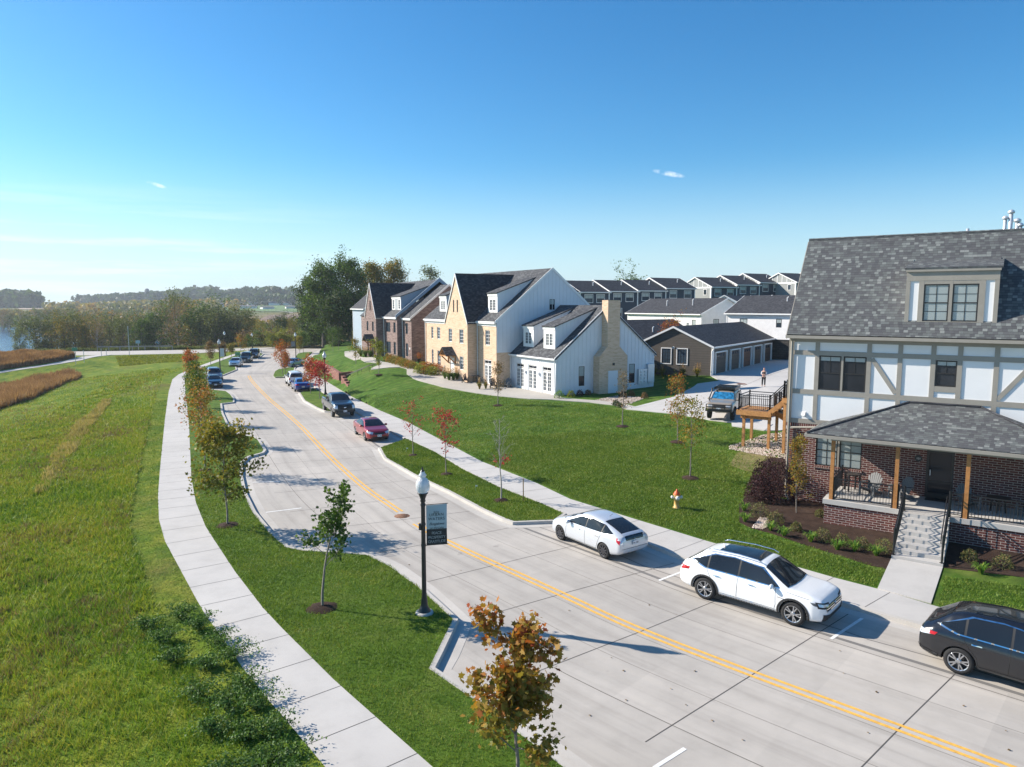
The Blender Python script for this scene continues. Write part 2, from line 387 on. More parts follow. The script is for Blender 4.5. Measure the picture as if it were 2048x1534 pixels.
def densify(poly, sp, closed=True):
    out = []; n = len(poly)
    for i in range(n if closed else n - 1):
        a = np.array(poly[i], float); b = np.array(poly[(i + 1) % n], float); k = max(1, int(math.ceil(np.linalg.norm(b - a) / sp)))
        for j in range(k): out.append(tuple(a + (b - a) * j / k))
    if not closed: out.append(tuple(poly[-1]))
    return out
def smooth_line(pts, it=2):
    pts = [tuple(p) for p in pts]
    for _ in range(it):
        q = [pts[0]]
        for a, b in zip(pts[:-1], pts[1:]):
            q.append((a[0] * .75 + b[0] * .25, a[1] * .75 + b[1] * .25)); q.append((a[0] * .25 + b[0] * .75, a[1] * .25 + b[1] * .75))
        q.append(pts[-1]); pts = q
    return pts
def region(name, poly, zfun, sp, mat, off=0.0, skirt=0.25, kind='structure', parent=None):
    poly = densify(poly, sp)
    nb = len(poly); q = np.array(poly); x0, y0 = q.min(0); x1, y1 = q.max(0)
    gx, gy = np.meshgrid(np.arange(x0 + sp * .5, x1, sp), np.arange(y0 + sp * .5, y1, sp))
    G = np.stack([gx.ravel(), gy.ravel()], 1)
    G = G + np.random.RandomState(1).uniform(-.12, .12, G.shape) * sp
    G = G[inside(G, poly)]
    if len(G):
        d, _ = seg_dist(G, poly + [poly[0]]); G = G[d > sp * .35]
    allp = [Vector(p) for p in poly] + [Vector(p) for p in G]
    vs, es, fs, *_ = delaunay_2d_cdt(allp, [(i, (i + 1) % nb) for i in range(nb)], [], 0, 1e-5)
    V = np.array([(v.x, v.y) for v in vs]); F = [tuple(f) for f in fs]
    cen = np.array([V[list(f)].mean(0) for f in F]); keep = inside(cen, poly)
    Z = zfun(V) + off
    verts = [(a, b, c) for (a, b), c in zip(V, Z)]; faces = [f for f, k in zip(F, keep) if k]
    # skirt
    if skirt:
        ec = {}
        for f in faces:
            for i in range(len(f)):
                e = (f[i], f[(i + 1) % len(f)]); ec[e] = 1
        low = {}
        for e in list(ec):
            if (e[1], e[0]) not in ec:
                for i in e:
                    if i not in low: low[i] = len(verts); verts.append((verts[i][0], verts[i][1], verts[i][2] - skirt))
                faces.append((e[1], e[0], low[e[0]], low[e[1]]))
    me = bpy.data.meshes.new(name); me.from_pydata(verts, [], faces); me.update()
    o = link(name, me, mat, parent)
    if kind: o['kind'] = kind
    return o
flat = lambda z: (lambda V: np.full(len(V), z))
# ---------------------------------------------------------------- ground materials
def grass_mat(name, dark, lite, dry, dryness=0.5, stripes=None, fine=45.0):
    m = NM(name); g = m.geo()
    big = m.noise(0.38, 7, 0.72, g); mid = m.noise(1.7, 5, 0.7, g); fn = m.noise(fine, 4, 0.75, g)
    c = m.ramp(mid, [(0.30, dark), (0.70, lite)])
    c = m.mix(m.maprange(big, 0.48, 0.74, 0.0, dryness), c, dry)
    if stripes:
        sv = m.mapv(g, (1, 1, 1), (0, 0, stripes[0]))
        wv = m.n('ShaderNodeTexWave', wave_type='BANDS'); wv.inputs['Scale'].default_value = stripes[1]; wv.inputs['Distortion'].default_value = 2.2; wv.inputs['Detail Scale'].default_value = 0.6
        m.l(sv, wv.inputs['Vector'])
        c = m.mix(0.42, c, m.ramp(wv.outputs['Fac'], [(0.25, (0.72, 0.74, 0.7)), (0.75, (1.25, 1.22, 1.1))]), 'MULTIPLY')
    c = m.mix(0.85, c, m.ramp(fn, [(0.28, (0.5, 0.52, 0.48)), (0.5, (0.95, 0.96, 0.9)), (0.75, (1.5, 1.48, 1.3))]), 'MULTIPLY')
    m.col(c); m.rough(0.9); m.b.inputs['Specular IOR Level'].default_value = 0.15
    m.bump(fn, 0.8, 0.05); return m.m
M_lawn = grass_mat('lawn_grass', (0.036, 0.092, 0.009), (0.090, 0.175, 0.018), (0.22, 0.24, 0.065), 0.65, (0.9, 0.28))
M_verge = grass_mat('verge_grass', (0.045, 0.100, 0.009), (0.115, 0.195, 0.020), (0.22, 0.25, 0.06), 0.6)
# the unmown bank: green, with yellow-green, straw and rusty patches
def bank_mat():
    m = NM('bank_grass'); g = m.geo(); sp = m.n('ShaderNodeSeparateXYZ'); m.l(g, sp.inputs[0])
    n1 = m.noise(0.10, 6, 0.62, g); n2 = m.noise(0.55, 5, 0.7, m.mapv(g, (1, 1, 1), (0, 0, 0.5))); n3 = m.noise(3.2, 5, 0.75, g); n4 = m.noise(26.0, 4, 0.75, g)
    c = m.ramp(n2, [(0.28, (0.06, 0.13, 0.014)), (0.46, (0.13, 0.21, 0.022)), (0.62, (0.23, 0.27, 0.035)), (0.8, (0.32, 0.30, 0.08))])
    c = m.mix(m.maprange(n1, 0.56, 0.72, 0, 0.75), c, (0.16, 0.12, 0.055))
    c = m.mix(0.8, c, m.ramp(n3, [(0.3, (0.55, 0.6, 0.5)), (0.5, (1, 1, 1)), (0.75, (1.35, 1.25, 1.1))]), 'MULTIPLY')
    c = m.mix(0.8, c, m.ramp(n4, [(0.3, (0.5, 0.5, 0.5)), (0.7, (1.35, 1.3, 1.2))]), 'MULTIPLY')
    m.col(c); m.rough(0.95); m.b.inputs['Specular IOR Level'].default_value = 0.1; m.bump(n3, 1.0, 0.25); return m.m
M_bank = bank_mat()
def far_mat():
    m = NM('open_country'); g = m.geo()
    n1 = m.noise(0.0045, 4, 0.5, m.mapv(g, (1, 2.2, 1))); n2 = m.noise(0.03, 6, 0.7, g); n3 = m.noise(0.6, 5, 0.8, g)
    c = m.ramp(n1, [(0.30, (0.07, 0.10, 0.03)), (0.42, (0.12, 0.15, 0.05)), (0.52, (0.22, 0.17, 0.09)), (0.66, (0.10, 0.13, 0.045)), (0.78, (0.28, 0.22, 0.13))])
    c = m.mix(0.6, c, m.ramp(n2, [(0.3, (0.5, 0.55, 0.45)), (0.7, (1.4, 1.3, 1.15))]), 'MULTIPLY')
    c = m.mix(0.5, c, m.ramp(n3, [(0.3, (0.6, 0.6, 0.6)), (0.7, (1.3, 1.3, 1.3))]), 'MULTIPLY')
    m.col(c); m.rough(0.95); m.b.inputs['Specular IOR Level'].default_value = 0.1; return m.m
M_far = far_mat()
# ---------------------------------------------------------------- one sheet of ground to the horizon
def polar_ground():
    rs = list(np.arange(0, 200, 4.0)) + list(np.arange(200, 700, 10.0)) + list(np.geomspace(700, 6500, 60))
    th = np.radians(np.arange(-5, 185.01, 0.75))
    P = np.array([(r * math.cos(t), -12 + r * math.sin(t)) for r in rs for t in th])
    near = sst(P[:, 1], 150, 172)
    z = h_all(P); z = z - 0.45 * (1 - near)
    rr = np.hypot(P[:, 0], P[:, 1]); z = np.where(rr > 2600, z - (rr - 2600) * 0.006, z)
    _, sc = seg_dist(P, CLX)
    cor = (P[:, 1] < 165) & inside(P, [tuple(p) for p in P_SWL] + [(-60, 175), (-35, 175)] + [tuple(p) for p in P_RSF[::-1]])
    z = np.where(cor, -0.5, z)
    nt_, nr = len(th), len(rs)
    F = [(i * nt_ + k, (i + 1) * nt_ + k, (i + 1) * nt_ + k + 1, i * nt_ + k + 1) for i in range(nr - 1) for k in range(nt_ - 1)]
    o = np_mesh('ground', np.column_stack([P, z]), F, 4, M_far, smooth=True); tag(o, kind='structure')
polar_ground()
# streets
M_road = None
def road_mat():
    m = concrete('street_concrete', 0.45, 0.12, 55.0, (1.0, 0.925, 0.84)); src = m.b.inputs['Base Color'].links[0].from_socket
    lat, arc = m.attr('lat'), m.attr('arc')
    cb = m.n('ShaderNodeCombineXYZ'); m.l(m.math('FLOOR', m.math('DIVIDE', arc, 3.62)), cb.inputs[0]); m.l(m.math('FLOOR', m.math('DIVIDE', lat, 3.6)), cb.inputs[1])
    wn = m.n('ShaderNodeTexWhiteNoise', noise_dimensions='2D'); m.l(cb.outputs[0], wn.inputs['Vector'])
    c = m.mix(1.0, src, m.ramp(wn.outputs['Value'], [(0, (0.93, 0.93, 0.925)), (1, (1.05, 1.045, 1.035))]), 'MULTIPLY')
    sv = m.n('ShaderNodeCombineXYZ'); m.l(m.math('MULTIPLY', lat, 2.6), sv.inputs[0]); m.l(m.math('MULTIPLY', arc, 0.10), sv.inputs[1])
    st = m.noise(1.0, 5, 0.6, sv.outputs[0]); c = m.mix(0.8, c, m.ramp(st, [(0.34, (0.84, 0.83, 0.82)), (0.5, (1, 1, 1)), (0.7, (1.05, 1.04, 1.02))]), 'MULTIPLY')
    for o_ in (1.05, 2.75, -1.0, -2.7):   # tyre tracks
        k = m.maprange(m.math('ABSOLUTE', m.math('SUBTRACT', lat, o_)), 0.0, 0.45, 1.0, 0.0); c = m.mix(m.math('MULTIPLY', k, 0.16), c, (0.23, 0.21, 0.19))
    d = m.maprange(m.noise(1.1, 3, 0.5, m.geo()), 0.70, 0.76, 0, 0.45); c = m.mix(d, c, (0.20, 0.18, 0.16))
    m.col(c); return m.m
M_road = road_mat()
M_walk = concrete('walk_concrete', 0.50, 0.08, 60.0, (1.0, 0.955, 0.90)).m
M_kerb = concrete('kerb_concrete', 0.50, 0.16, 40.0, (1.0, 0.94, 0.86)).m
M_patio = concrete('patio_concrete', 0.44, 0.09, 40.0, (1.0, 0.93, 0.83)).m
M_joint = simple('joint_filler', (0.085, 0.078, 0.07), 0.9)
M_crack = simple('tar_seal', (0.17, 0.16, 0.15), 0.8)
M_yellow = simple('yellow_paint', (0.72, 0.40, 0.075), 0.7, var=0.2, vs=8)
M_white = simple('white_paint', (0.74, 0.74, 0.72), 0.7, var=0.12, vs=8)
P_SWR = A(LV_walk, ZV)
street_poly = P_SWR + [(-60, 160), (-28, 160)] + P_RSF[::-1] + [(26, 8), (20, -2)]
CLA = np.array([CLF[0]] + CLF)
def lane_coords(P):
    q = np.array(CLF + [(-50, 200)]); best = np.full(len(P), 1e9); lat = np.zeros(len(P)); arc = np.zeros(len(P)); s0 = 0.0
    for a, b in zip(q[:-1], q[1:]):
        ab = b - a; L_ = np.hypot(*ab); t = np.clip(((P - a) @ ab) / L_ ** 2, 0, 1); c = a + t[:, None] * ab; d = np.hypot(*(P - c).T); sg = np.sign(ab[0] * (P[:, 1] - a[1]) - ab[1] * (P[:, 0] - a[0])); m = d < best
        best[m] = d[m]; lat[m] = (d * sg)[m]; arc[m] = (s0 + t * L_)[m]; s0 += L_
    return lat, arc
so_ = region('street', street_poly, flat(0.0), 2.0, M_road, 0, 0.3)
_P = np.array([v.co[:2] for v in so_.data.vertices]); _lat, _arc = lane_coords(_P)
for nm_, va in (('lat', _lat), ('arc', _arc)): at_ = so_.data.attributes.new(nm_, 'FLOAT', 'POINT'); at_.data.foreach_set('value', va.astype(np.float32))
region('cross_street', P_CSL + P_CSU[::-1], flat(0.008), 12, M_road, 0, 0.3)
# verges, walks, bank, lawn
LVS = A(LV_street, ZV)
left_verge = region('verge', LVS + P_SWR[::-1], flat(ZV), 3, M_verge)
region('sidewalk', P_SWR + P_SWL[::-1], flat(ZV + 0.006), 3, M_walk)
bank_poly = P_SWL + [tuple(p) for p in P_CSL[::-1]][1:] + [(-165, 118), (-120, 30), (-60, -8), (2, -8)]
region('bank', bank_poly, h_all, 1.0, M_bank)
for nm, rv in (('verge', RV1), ('verge', RV2), ('verge', RV3), ('verge', RV4)):
    region(nm, A(rv, ZV), flat(ZV), 3, M_verge)
region('sidewalk', A(RS_near, ZV) + P_RSF[::-1], flat(ZV + 0.006), 3, M_walk)
lawn_poly = P_RSF + [(-37, 162), (40, 190), (110, 180), (110, 20)]
region('lawn', lawn_poly, h_all, 1.3, M_lawn)
def strip(mb, line, wdt, zf, off, dense=1.0, side=0.0):
    """flat ribbon along a world polyline, draped"""
    pts = densify(line, dense, False) if dense else [tuple(p) for p in line]
    q = np.array(pts); d = np.gradient(q, axis=0); d /= np.linalg.norm(d, axis=1)[:, None] + 1e-12; nrm = np.column_stack([-d[:, 1], d[:, 0]])
    Lp = q + nrm * (wdt * (0.5 + side)); Rp = q - nrm * (wdt * (0.5 - side))
    zl = zf(Lp) + off; zr = zf(Rp) + off
    vs = [(a[0], a[1], z) for a, z in zip(Lp, zl)] + [(a[0], a[1], z) for a, z in zip(Rp, zr)]; n = len(pts)
    mb.add(vs, [(n + i, n + i + 1, i + 1, i) for i in range(n - 1)])
# kerbs: a real 13 cm step
def kerb(line, side):
    mb = MB(); pts = densify(line, 1.5, False); q = np.array(pts)
    d = np.gradient(q, axis=0); d /= np.linalg.norm(d, axis=1)[:, None] + 1e-12; nrm = np.column_stack([-d[:, 1], d[:, 0]]) * side
    i_ = q - nrm * 0.03; o_ = q + nrm * 0.14; g_ = q + nrm * 0.165; gg = q + nrm * 0.6
    n = len(pts); vs = [(a[0], a[1], z) for arr, z in ((i_, ZV - .02), (i_, ZV + 0.014), (o_, ZV + 0.012), (g_, 0.01), (gg, 0.006)) for a in arr]
    mb.add(vs, [((k + 1) * n + i, (k + 1) * n + i + 1, k * n + i + 1, k * n + i) if side > 0 else (k * n + i, k * n + i + 1, (k + 1) * n + i + 1, (k + 1) * n + i) for k in range(4) for i in range(n - 1)])
    o = mb.build('kerb', M_kerb); tag(o, kind='structure')
kerb(LVS, -1)
kerb(A(RV1[:10], ZV), -1); kerb(A(RV2[:6], ZV), -1); kerb(A(RV3[::-1][:7], ZV), 1) ; kerb(A(RV4[:3], ZV), -1)
rn = A(RS_near, ZV)
kerb(rn[:8], 1); kerb(rn[13:15], 1); kerb(rn[16:18], 1)
# painted lines
cl = smooth_line(CL, 2); cln = np.array(cl); seg = np.r_[0, np.cumsum(np.hypot(*np.diff(cln, axis=0).T))]
def along(s, off=0.0):
    s = np.atleast_1d(s); x = np.interp(s, seg, cln[:, 0]); y = np.interp(s, seg, cln[:, 1])
    x2 = np.interp(s + .2, seg, cln[:, 0]); y2 = np.interp(s + .2, seg, cln[:, 1]); x1 = np.interp(s - .2, seg, cln[:, 0]); y1 = np.interp(s - .2, seg, cln[:, 1])
    d = np.column_stack([x2 - x1, y2 - y1]); d /= np.linalg.norm(d, axis=1)[:, None]
    return np.column_stack([x, y]) + np.column_stack([-d[:, 1], d[:, 0]]) * off      # + is the left of travel (away from camera)
smh = seg[np.argmin(np.hypot(cln[:, 0] - at(804, 1032)[0], cln[:, 1] - at(804, 1032)[1]))]
for o_ in (-0.13, 0.13):
    mb = MB()
    for s0, s1 in ((0, smh - 1.0), (smh + 0.7, seg[-1])):
        strip(mb, [tuple(p) for p in along(np.arange(s0, s1, 1.0), o_)], 0.11, flat(0.0), 0.006, 0)
    tag(mb.build('road_marking', M_yellow), kind='structure')
mb = MB()
for a, b in [((1318, 1161), (1402, 1129)), ((1662, 1278), (1727, 1235)), ((1308, 1536), (1370, 1497)), ((514, 1027), (603, 1016)), ((495, 965), (560, 963)), ((447, 845), (487, 844)), ((440, 828), (475, 828)), ((683, 842), (712, 838)), ((430, 768), (462, 762)), ((676, 838), (700, 833))]:
    strip(mb, [at(*a), at(*b)], 0.10, flat(0.0), 0.006, 0)
tag(mb.build('bay_marking', M_white), kind='structure')
# slab joints in street and walks
mb = MB(); mb2 = MB()
for k in range(40):
    s = 1.6 + 3.62 * k
    if s > seg[-1] - 1: break
    strip(mb, [tuple(along(s + .42, 4.6)[0]), tuple(along(s, 0)[0]), tuple(along(s - .63, -6.3)[0])], 0.028, flat(0), 0.0035, 0)
for o_, s1 in ((3.6, 98), (0.35, 110), (-3.4, 100), (1.9, 60), (-1.75, 75)):
    ss = np.arange(0, min(s1, seg[-1]), 1.0)
    strip(mb, [tuple(p) for p in along(ss, o_)], 0.022 if abs(o_) > 3 else 0.012, flat(0), 0.0032, 0)
tag(mb.build('slab_joints', M_joint), kind='structure')
# gutter seam beside the right bays, tar-coloured
ss = np.arange(6, 62, 1.0); strip(mb2, [tuple(p) for p in along(ss, -3.75)], 0.16, flat(0), 0.0028, 0)
ss = np.arange(10, 42, 1.0); strip(mb2, [(p[0] + .06 * math.sin(p[1] * 2.1), p[1] + .05 * math.sin(p[0] * 3.3)) for p in along(ss, -4.35)], 0.05, flat(0), 0.0027, 0)
tag(mb2.build('tar_seams', M_crack), kind='structure')
def walk_joints(Lp, Rp, step, nmax, w=0.022):
    Lp = np.array(Lp); Rp = np.array(Rp); mid_l = np.r_[0, np.cumsum(np.hypot(*np.diff(Lp, axis=0).T))]
    mb = MB(); s = 0.6; k = 0
    while s < mid_l[-1] and k < nmax:
        p = np.array([np.interp(s, mid_l, Lp[:, 0]), np.interp(s, mid_l, Lp[:, 1])])
        # nearest point of the other edge
        best = None
        for a, b in zip(Rp[:-1], Rp[1:]):
            ab = b - a; t = np.clip(((p - a) @ ab) / (ab @ ab), 0, 1); c = a + t * ab; d = np.hypot(*(p - c))
            if best is None or d < best[0]: best = (d, c)
        if best[0] < 4: strip(mb, [tuple(p), tuple(best[1])], w, flat(ZV + 0.006), 0.003, 0)
        s += step; k += 1
    tag(mb.build('walk_joints', M_joint), kind='structure')
walk_joints(P_SWR, P_SWL, 1.83, 60)
walk_joints(A(RS_near, ZV), P_RSF, 1.83, 60)
# patio, terrace walks, car park
def rg(nm, pts, mat, off, sp=2.0, z0=1.5, raw=False, skirt=0.2):
    poly = pts if raw else [tuple(on(u, v, z0)[:2]) for u, v in pts]
    return region(nm, poly, h_all, sp, mat, off, skirt)
rg('patio', [(689, 703.5), (688.6, 706), (690.4, 712.7), (705.6, 719.8), (733.8, 724.3), (757, 727.6), (797, 734), (806, 736), (813.5, 739), (813.5, 748), (827.5, 758.5), (863.7, 768.7), (888.4, 775.5), (919.8, 781), (953.5, 786.7), (998.5, 792.9), (1060, 798.5), (1105, 800), (1180, 805.5), (1229, 811), (1253, 819), (1270, 814), (1240, 806), (1200, 802), (1130, 797), (1112, 791), (1022, 774), (993, 768), (930, 758), (852, 730), (835, 735), (815.8, 731.5), (764, 724), (747.8, 715.5), (719.7, 713.5), (706.8, 701)], M_patio, 0.05)
rg('stair_landing_walk', [(764, 729), (800, 735), (757, 738), (742, 740), (744, 736)], M_patio, 0.06)
lot = [(1253, 819), (1355, 829), (1421, 841), (1463, 846), (1464, 853), (1528, 862), (1560, 862), (1620, 850)]
lotp = [tuple(on(u, v, 1.6)[:2]) for u, v in lot] + [tuple(F1.W(2, -56)[:2]), tuple(F1.W(6, -95)[:2]), tuple(F1.W(-6, -112)[:2]), tuple(F1.W(-25.4, -112)[:2]), tuple(F1.W(-25.4, -74)[:2]), tuple(on(1440, 762, 2.4)[:2]), tuple(on(1395, 768, 2.3)[:2]), tuple(on(1380, 778, 2.2)[:2]), tuple(on(1345, 795, 1.9)[:2])]
region('car_park', lotp, h_all, 2.5, M_walk, 0.05, 0.2)
mb = MB()
for k in range(5):
    strip(mb, [tuple(F1.W(-25.2, -76 - 4.6 * k)[:2]), tuple(F1.W(-6, -76 - 4.6 * k)[:2])], 0.03, h_all, 0.058, 1.2)
for s_ in (-20, -14.5, -9):
    strip(mb, [tuple(F1.W(s_, -50)[:2]), tuple(F1.W(s_, -98)[:2])], 0.03, h_all, 0.058, 1.2)
tag(mb.build('car_park_joints', M_joint), kind='structure')
mb = MB()
for a, b in [((1258, 818), (1310, 806)), ((1330, 826), (1353, 820)), ((1490, 838), (1540, 822)), ((1475, 826), (1490, 820))]:
    strip(mb, [tuple(on(*a, 1.6)[:2]), tuple(on(*b, 1.7)[:2])], 0.11, h_all, 0.062, 1.0)
tag(mb.build('parking_marking', M_white), kind='structure')
# footpath on the left down the bank, lake, fields
path_lo = [(-60, 754), (0, 746.5), (60, 737), (121, 728), (165, 720.5), (194, 713.5)]
path_up = [(-60, 750), (0, 742.8), (45, 736), (91, 729.5), (130, 722), (163, 714)]
lo = [tuple(on(u, v, -3)[:2]) for u, v in path_lo]; up = [tuple(on(u, v, -3)[:2]) for u, v in path_up]
region('footpath', lo + [at(225, 709.8)] + [at(196, 710.6)] + up[::-1], h_all, 1.5, M_walk, 0.06, 0.2)
wm = NM('lake_water'); wm.col((0.03, 0.085, 0.16)); wm.rough(0.12); wm.b.inputs['Specular IOR Level'].default_value = 0.6
wm.bump(wm.noise(0.9, 5, 0.7, wm.mapv(wm.geo(), (1, 0.6, 1))), 0.9, 0.25)
tag(np_mesh('water', [(-420, 185, -5.0), (-60, 185, -5.0), (-60, 500, -5.0), (-420, 500, -5.0)], [0, 1, 2, 3], 4, wm.m), kind='structure')
M_plow = simple('ploughed_earth', (0.17, 0.105, 0.07), 0.95, var=0.35, vs=0.15)
M_stub = simple('straw_field', (0.36, 0.27, 0.19), 0.95, var=0.12, vs=0.05)
M_fgreen = simple('green_field', (0.09, 0.17, 0.035), 0.95, var=0.2, vs=0.05)
def fld(pts, mat):
    poly = [((u - 1024) / 1420 * d, d) for u, d in pts]
    return region('field', poly, h_all, 25, mat, 0.5, 0)
fld([(510, 330), (500, 480), (540, 640), (700, 660), (700, 330)], M_plow)
fld([(40, 900), (60, 1300), (175, 1300), (165, 900)], M_stub)
fld([(440, 800), (420, 1000), (640, 1050), (640, 720)], M_fgreen)
fld([(200, 520), (200, 600), (340, 600), (340, 500)], M_fgreen)
fld([(240, 640), (250, 760), (470, 760), (440, 640)], M_plow)
# ================================================================ buildings: helpers and materials
def side_fr(fr, s=0.0):
    """frame of the end wall: its s' runs back from the front (= -n), its n' is s"""
    f = Fr(fr.o[0], fr.o[1], math.degrees(fr.a) + 90); return f
def add_uv(o):
    me = o.data; uvl = me.uv_layers.new(name='UVMap'); co = me.vertices
    for p in me.polygons:
        n = p.normal
        if abs(n.z) > 0.995: t = Vector((1, 0, 0)); b = Vector((0, 1, 0))
        else: t = Vector((0, 0, 1)).cross(n).normalized(); b = n.cross(t)
        for li in p.loop_indices:
            c = co[me.loops[li].vertex_index].co; uvl.data[li].uv = (c.dot(t), c.dot(b))
    return o
def wall(mb, fr, outline, holes, n, reveal=0.1):
    """upright wall with real openings; outline and holes in (s, z)"""
    pts = [Vector(p) for p in outline]; es = [(i, (i + 1) % len(outline)) for i in range(len(outline))]; polys = []
    for a0, a1, z0, z1 in holes:
        q = [(a0, z0), (a1, z0), (a1, z1), (a0, z1)]; b = len(pts); pts += [Vector(p) for p in q]; es += [(b, b + 1), (b + 1, b + 2), (b + 2, b + 3), (b + 3, b)]; polys.append(q)
    vs, _, fs, *_ = delaunay_2d_cdt(pts, es, [], 0, 1e-5)
    V = np.array([(v.x, v.y) for v in vs]); cen = np.array([V[list(f)].mean(0) for f in fs]); keep = inside(cen, outline)
    for q in polys: keep &= ~inside(cen, q)
    mb.add([fr.W(a, n, z) for a, z in V], [tuple(f) for f, k in zip(fs, keep) if k])
    for a0, a1, z0, z1 in holes:
        q = [(a0, z0), (a1, z0), (a1, z1), (a0, z1)]
        vs = [fr.W(a, n, z) for a, z in q] + [fr.W(a, n - reveal, z) for a, z in q]
        mb.add(vs, [(i, (i + 1) % 4, 4 + (i + 1) % 4, 4 + i) for i in range(4)])
def quad_slab(mb, ps, t):
    """roof plane with thickness t below it"""
    ps = [Vector(p) for p in ps]; n = (ps[1] - ps[0]).cross(ps[2] - ps[0]).normalized()
    if n.z < 0: ps = ps[::-1]; n = -n
    mb.prism([p - n * t for p in ps], n * t)
def cell_mat(name, cw, rh, stops, mortar=None, mw=0.012, bumpd=0.01, stag=0.5, rough=0.85, rndrow=False, gain=0.35):
    """courses of units (bricks, shingles): each unit takes its own tone"""
    m = NM(name); uv = m.uv(); sp = m.n('ShaderNodeSeparateXYZ'); m.l(uv, sp.inputs[0])
    row = m.math('DIVIDE', sp.outputs[1], rh); rf = m.math('FLOOR', row)
    if rndrow:
        wn = m.n('ShaderNodeTexWhiteNoise', noise_dimensions='1D'); m.l(rf, wn.inputs['W']); sh = wn.outputs['Value']
    else: sh = m.math('MULTIPLY', m.math('MODULO', rf, 2.0), stag)
    colx = m.math('ADD', m.math('DIVIDE', sp.outputs[0], cw), sh); cf = m.math('FLOOR', colx)
    cb = m.n('ShaderNodeCombineXYZ'); m.l(cf, cb.inputs[0]); m.l(rf, cb.inputs[1])
    wn = m.n('ShaderNodeTexWhiteNoise', noise_dimensions='2D'); m.l(cb.outputs[0], wn.inputs['Vector'])
    c = m.ramp(wn.outputs['Value'], stops)
    g = m.noise(90, 3, 0.7, m.geo()); c = m.mix(gain, c, m.ramp(g, [(0.3, (0.6, 0.6, 0.6)), (0.7, (1.35, 1.35, 1.35))]), 'MULTIPLY')
    fx = m.math('FRACT', colx); fy = m.math('FRACT', row)
    if mortar:
        ex = m.math('LESS_THAN', m.math('ABSOLUTE', m.math('SUBTRACT', fx, 0.5)), 0.5 - mw / cw)
        ey = m.math('LESS_THAN', m.math('ABSOLUTE', m.math('SUBTRACT', fy, 0.5)), 0.5 - mw / rh)
        k = m.math('MULTIPLY', ex, ey); c = m.mix(k, mortar, c); m.bump(k, 0.5, bumpd)
    else:
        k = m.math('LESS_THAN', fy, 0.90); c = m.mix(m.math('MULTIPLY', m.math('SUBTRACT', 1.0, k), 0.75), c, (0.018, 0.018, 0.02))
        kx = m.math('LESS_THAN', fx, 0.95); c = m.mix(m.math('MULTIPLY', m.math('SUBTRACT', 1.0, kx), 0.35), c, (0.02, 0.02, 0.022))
    m.col(c); m.rough(rough); m.b.inputs['Specular IOR Level'].default_value = 0.25; return m.m
M_brick_red = cell_mat('red_brown_brick', 0.305, 0.102, [(0, (0.075, 0.026, 0.024)), (0.4, (0.12, 0.038, 0.032)), (0.75, (0.15, 0.05, 0.04)), (1, (0.10, 0.045, 0.045))], (0.46, 0.40, 0.36), 0.009)
M_brick_tan = cell_mat('tan_brick', 0.40, 0.10, [(0, (0.56, 0.38, 0.245)), (0.5, (0.64, 0.455, 0.31)), (1, (0.70, 0.51, 0.36))], (0.66, 0.51, 0.39), 0.008)
M_brick_grey = cell_mat('grey_brown_brick', 0.40, 0.10, [(0, (0.13, 0.085, 0.075)), (0.5, (0.20, 0.135, 0.12)), (1, (0.28, 0.20, 0.18))], (0.30, 0.25, 0.23), 0.008)
SH = [(0.0, (0.070, 0.072, 0.077)), (0.35, (0.088, 0.090, 0.096)), (0.62, (0.105, 0.112, 0.112)), (0.82, (0.12, 0.13, 0.13)), (0.88, (0.16, 0.175, 0.17)), (1.0, (0.205, 0.215, 0.21))]
M_shingle = cell_mat('grey_shingle', 0.175, 0.15, SH, None, rndrow=True)
M_shingle_dk = cell_mat('charcoal_shingle', 0.26, 0.15, [(0, (0.030, 0.031, 0.036)), (0.6, (0.048, 0.049, 0.056)), (1, (0.075, 0.077, 0.085))], None, rndrow=True)
M_shingle_md = cell_mat('slate_grey_shingle', 0.26, 0.15, [(0, (0.045, 0.046, 0.052)), (0.6, (0.075, 0.077, 0.083)), (1, (0.13, 0.135, 0.14))], None, rndrow=True)
def siding(name, c, pitch=0.19, line=0.55, rough=0.6):
    m = NM(name); uv = m.uv(); sp = m.n('ShaderNodeSeparateXYZ'); m.l(uv, sp.inputs[0])
    fy = m.math('FRACT', m.math('DIVIDE', sp.outputs[1], pitch)); k = m.math('GREATER_THAN', fy, 0.10)
    nn = m.noise(2.5, 4, 0.6, m.geo()); cc = m.ramp(nn, [(0.3, [x * .93 for x in c]), (0.7, [min(1, x * 1.05) for x in c])])
    m.col(m.mix(k, [x * line for x in c], cc)); m.rough(rough); m.bump(fy, 0.6, 0.02); return m.m
def stucco(name, c, rough=0.7):
    m = NM(name); g = m.geo(); a = m.noise(0.7, 5, 0.6, g); f = m.noise(45, 3, 0.6, g)
    m.col(m.ramp(a, [(0.3, [x * .93 for x in c]), (0.7, c)])); m.rough(rough); m.bump(f, 0.12, 0.005); return m.m
M_panel = stucco('white_panel', (0.80, 0.80, 0.80))
M_taupe = simple('taupe_trim', (0.30, 0.275, 0.235), 0.6, var=0.07, vs=2)
M_whtrim = simple('white_trim', (0.80, 0.79, 0.77), 0.55, var=0.04)
M_whside = stucco('white_board', (0.72, 0.74, 0.77), 0.55)
M_blackv = simple('black_vinyl', (0.022, 0.019, 0.018), 0.4)
M_blackm = simple('black_metal', (0.012, 0.013, 0.016), 0.4, spec=0.6)
M_cedar = simple('cedar_wood', (0.42, 0.185, 0.055), 0.65, var=0.22, vs=7)
M_cedar2 = simple('treated_pine', (0.45, 0.22, 0.075), 0.65, var=0.2, vs=6)
M_bark_w = simple('pale_metal', (0.55, 0.57, 0.60), 0.45, 0.3)
M_galv = simple('galvanised_pipe', (0.62, 0.64, 0.67), 0.4, 0.5)
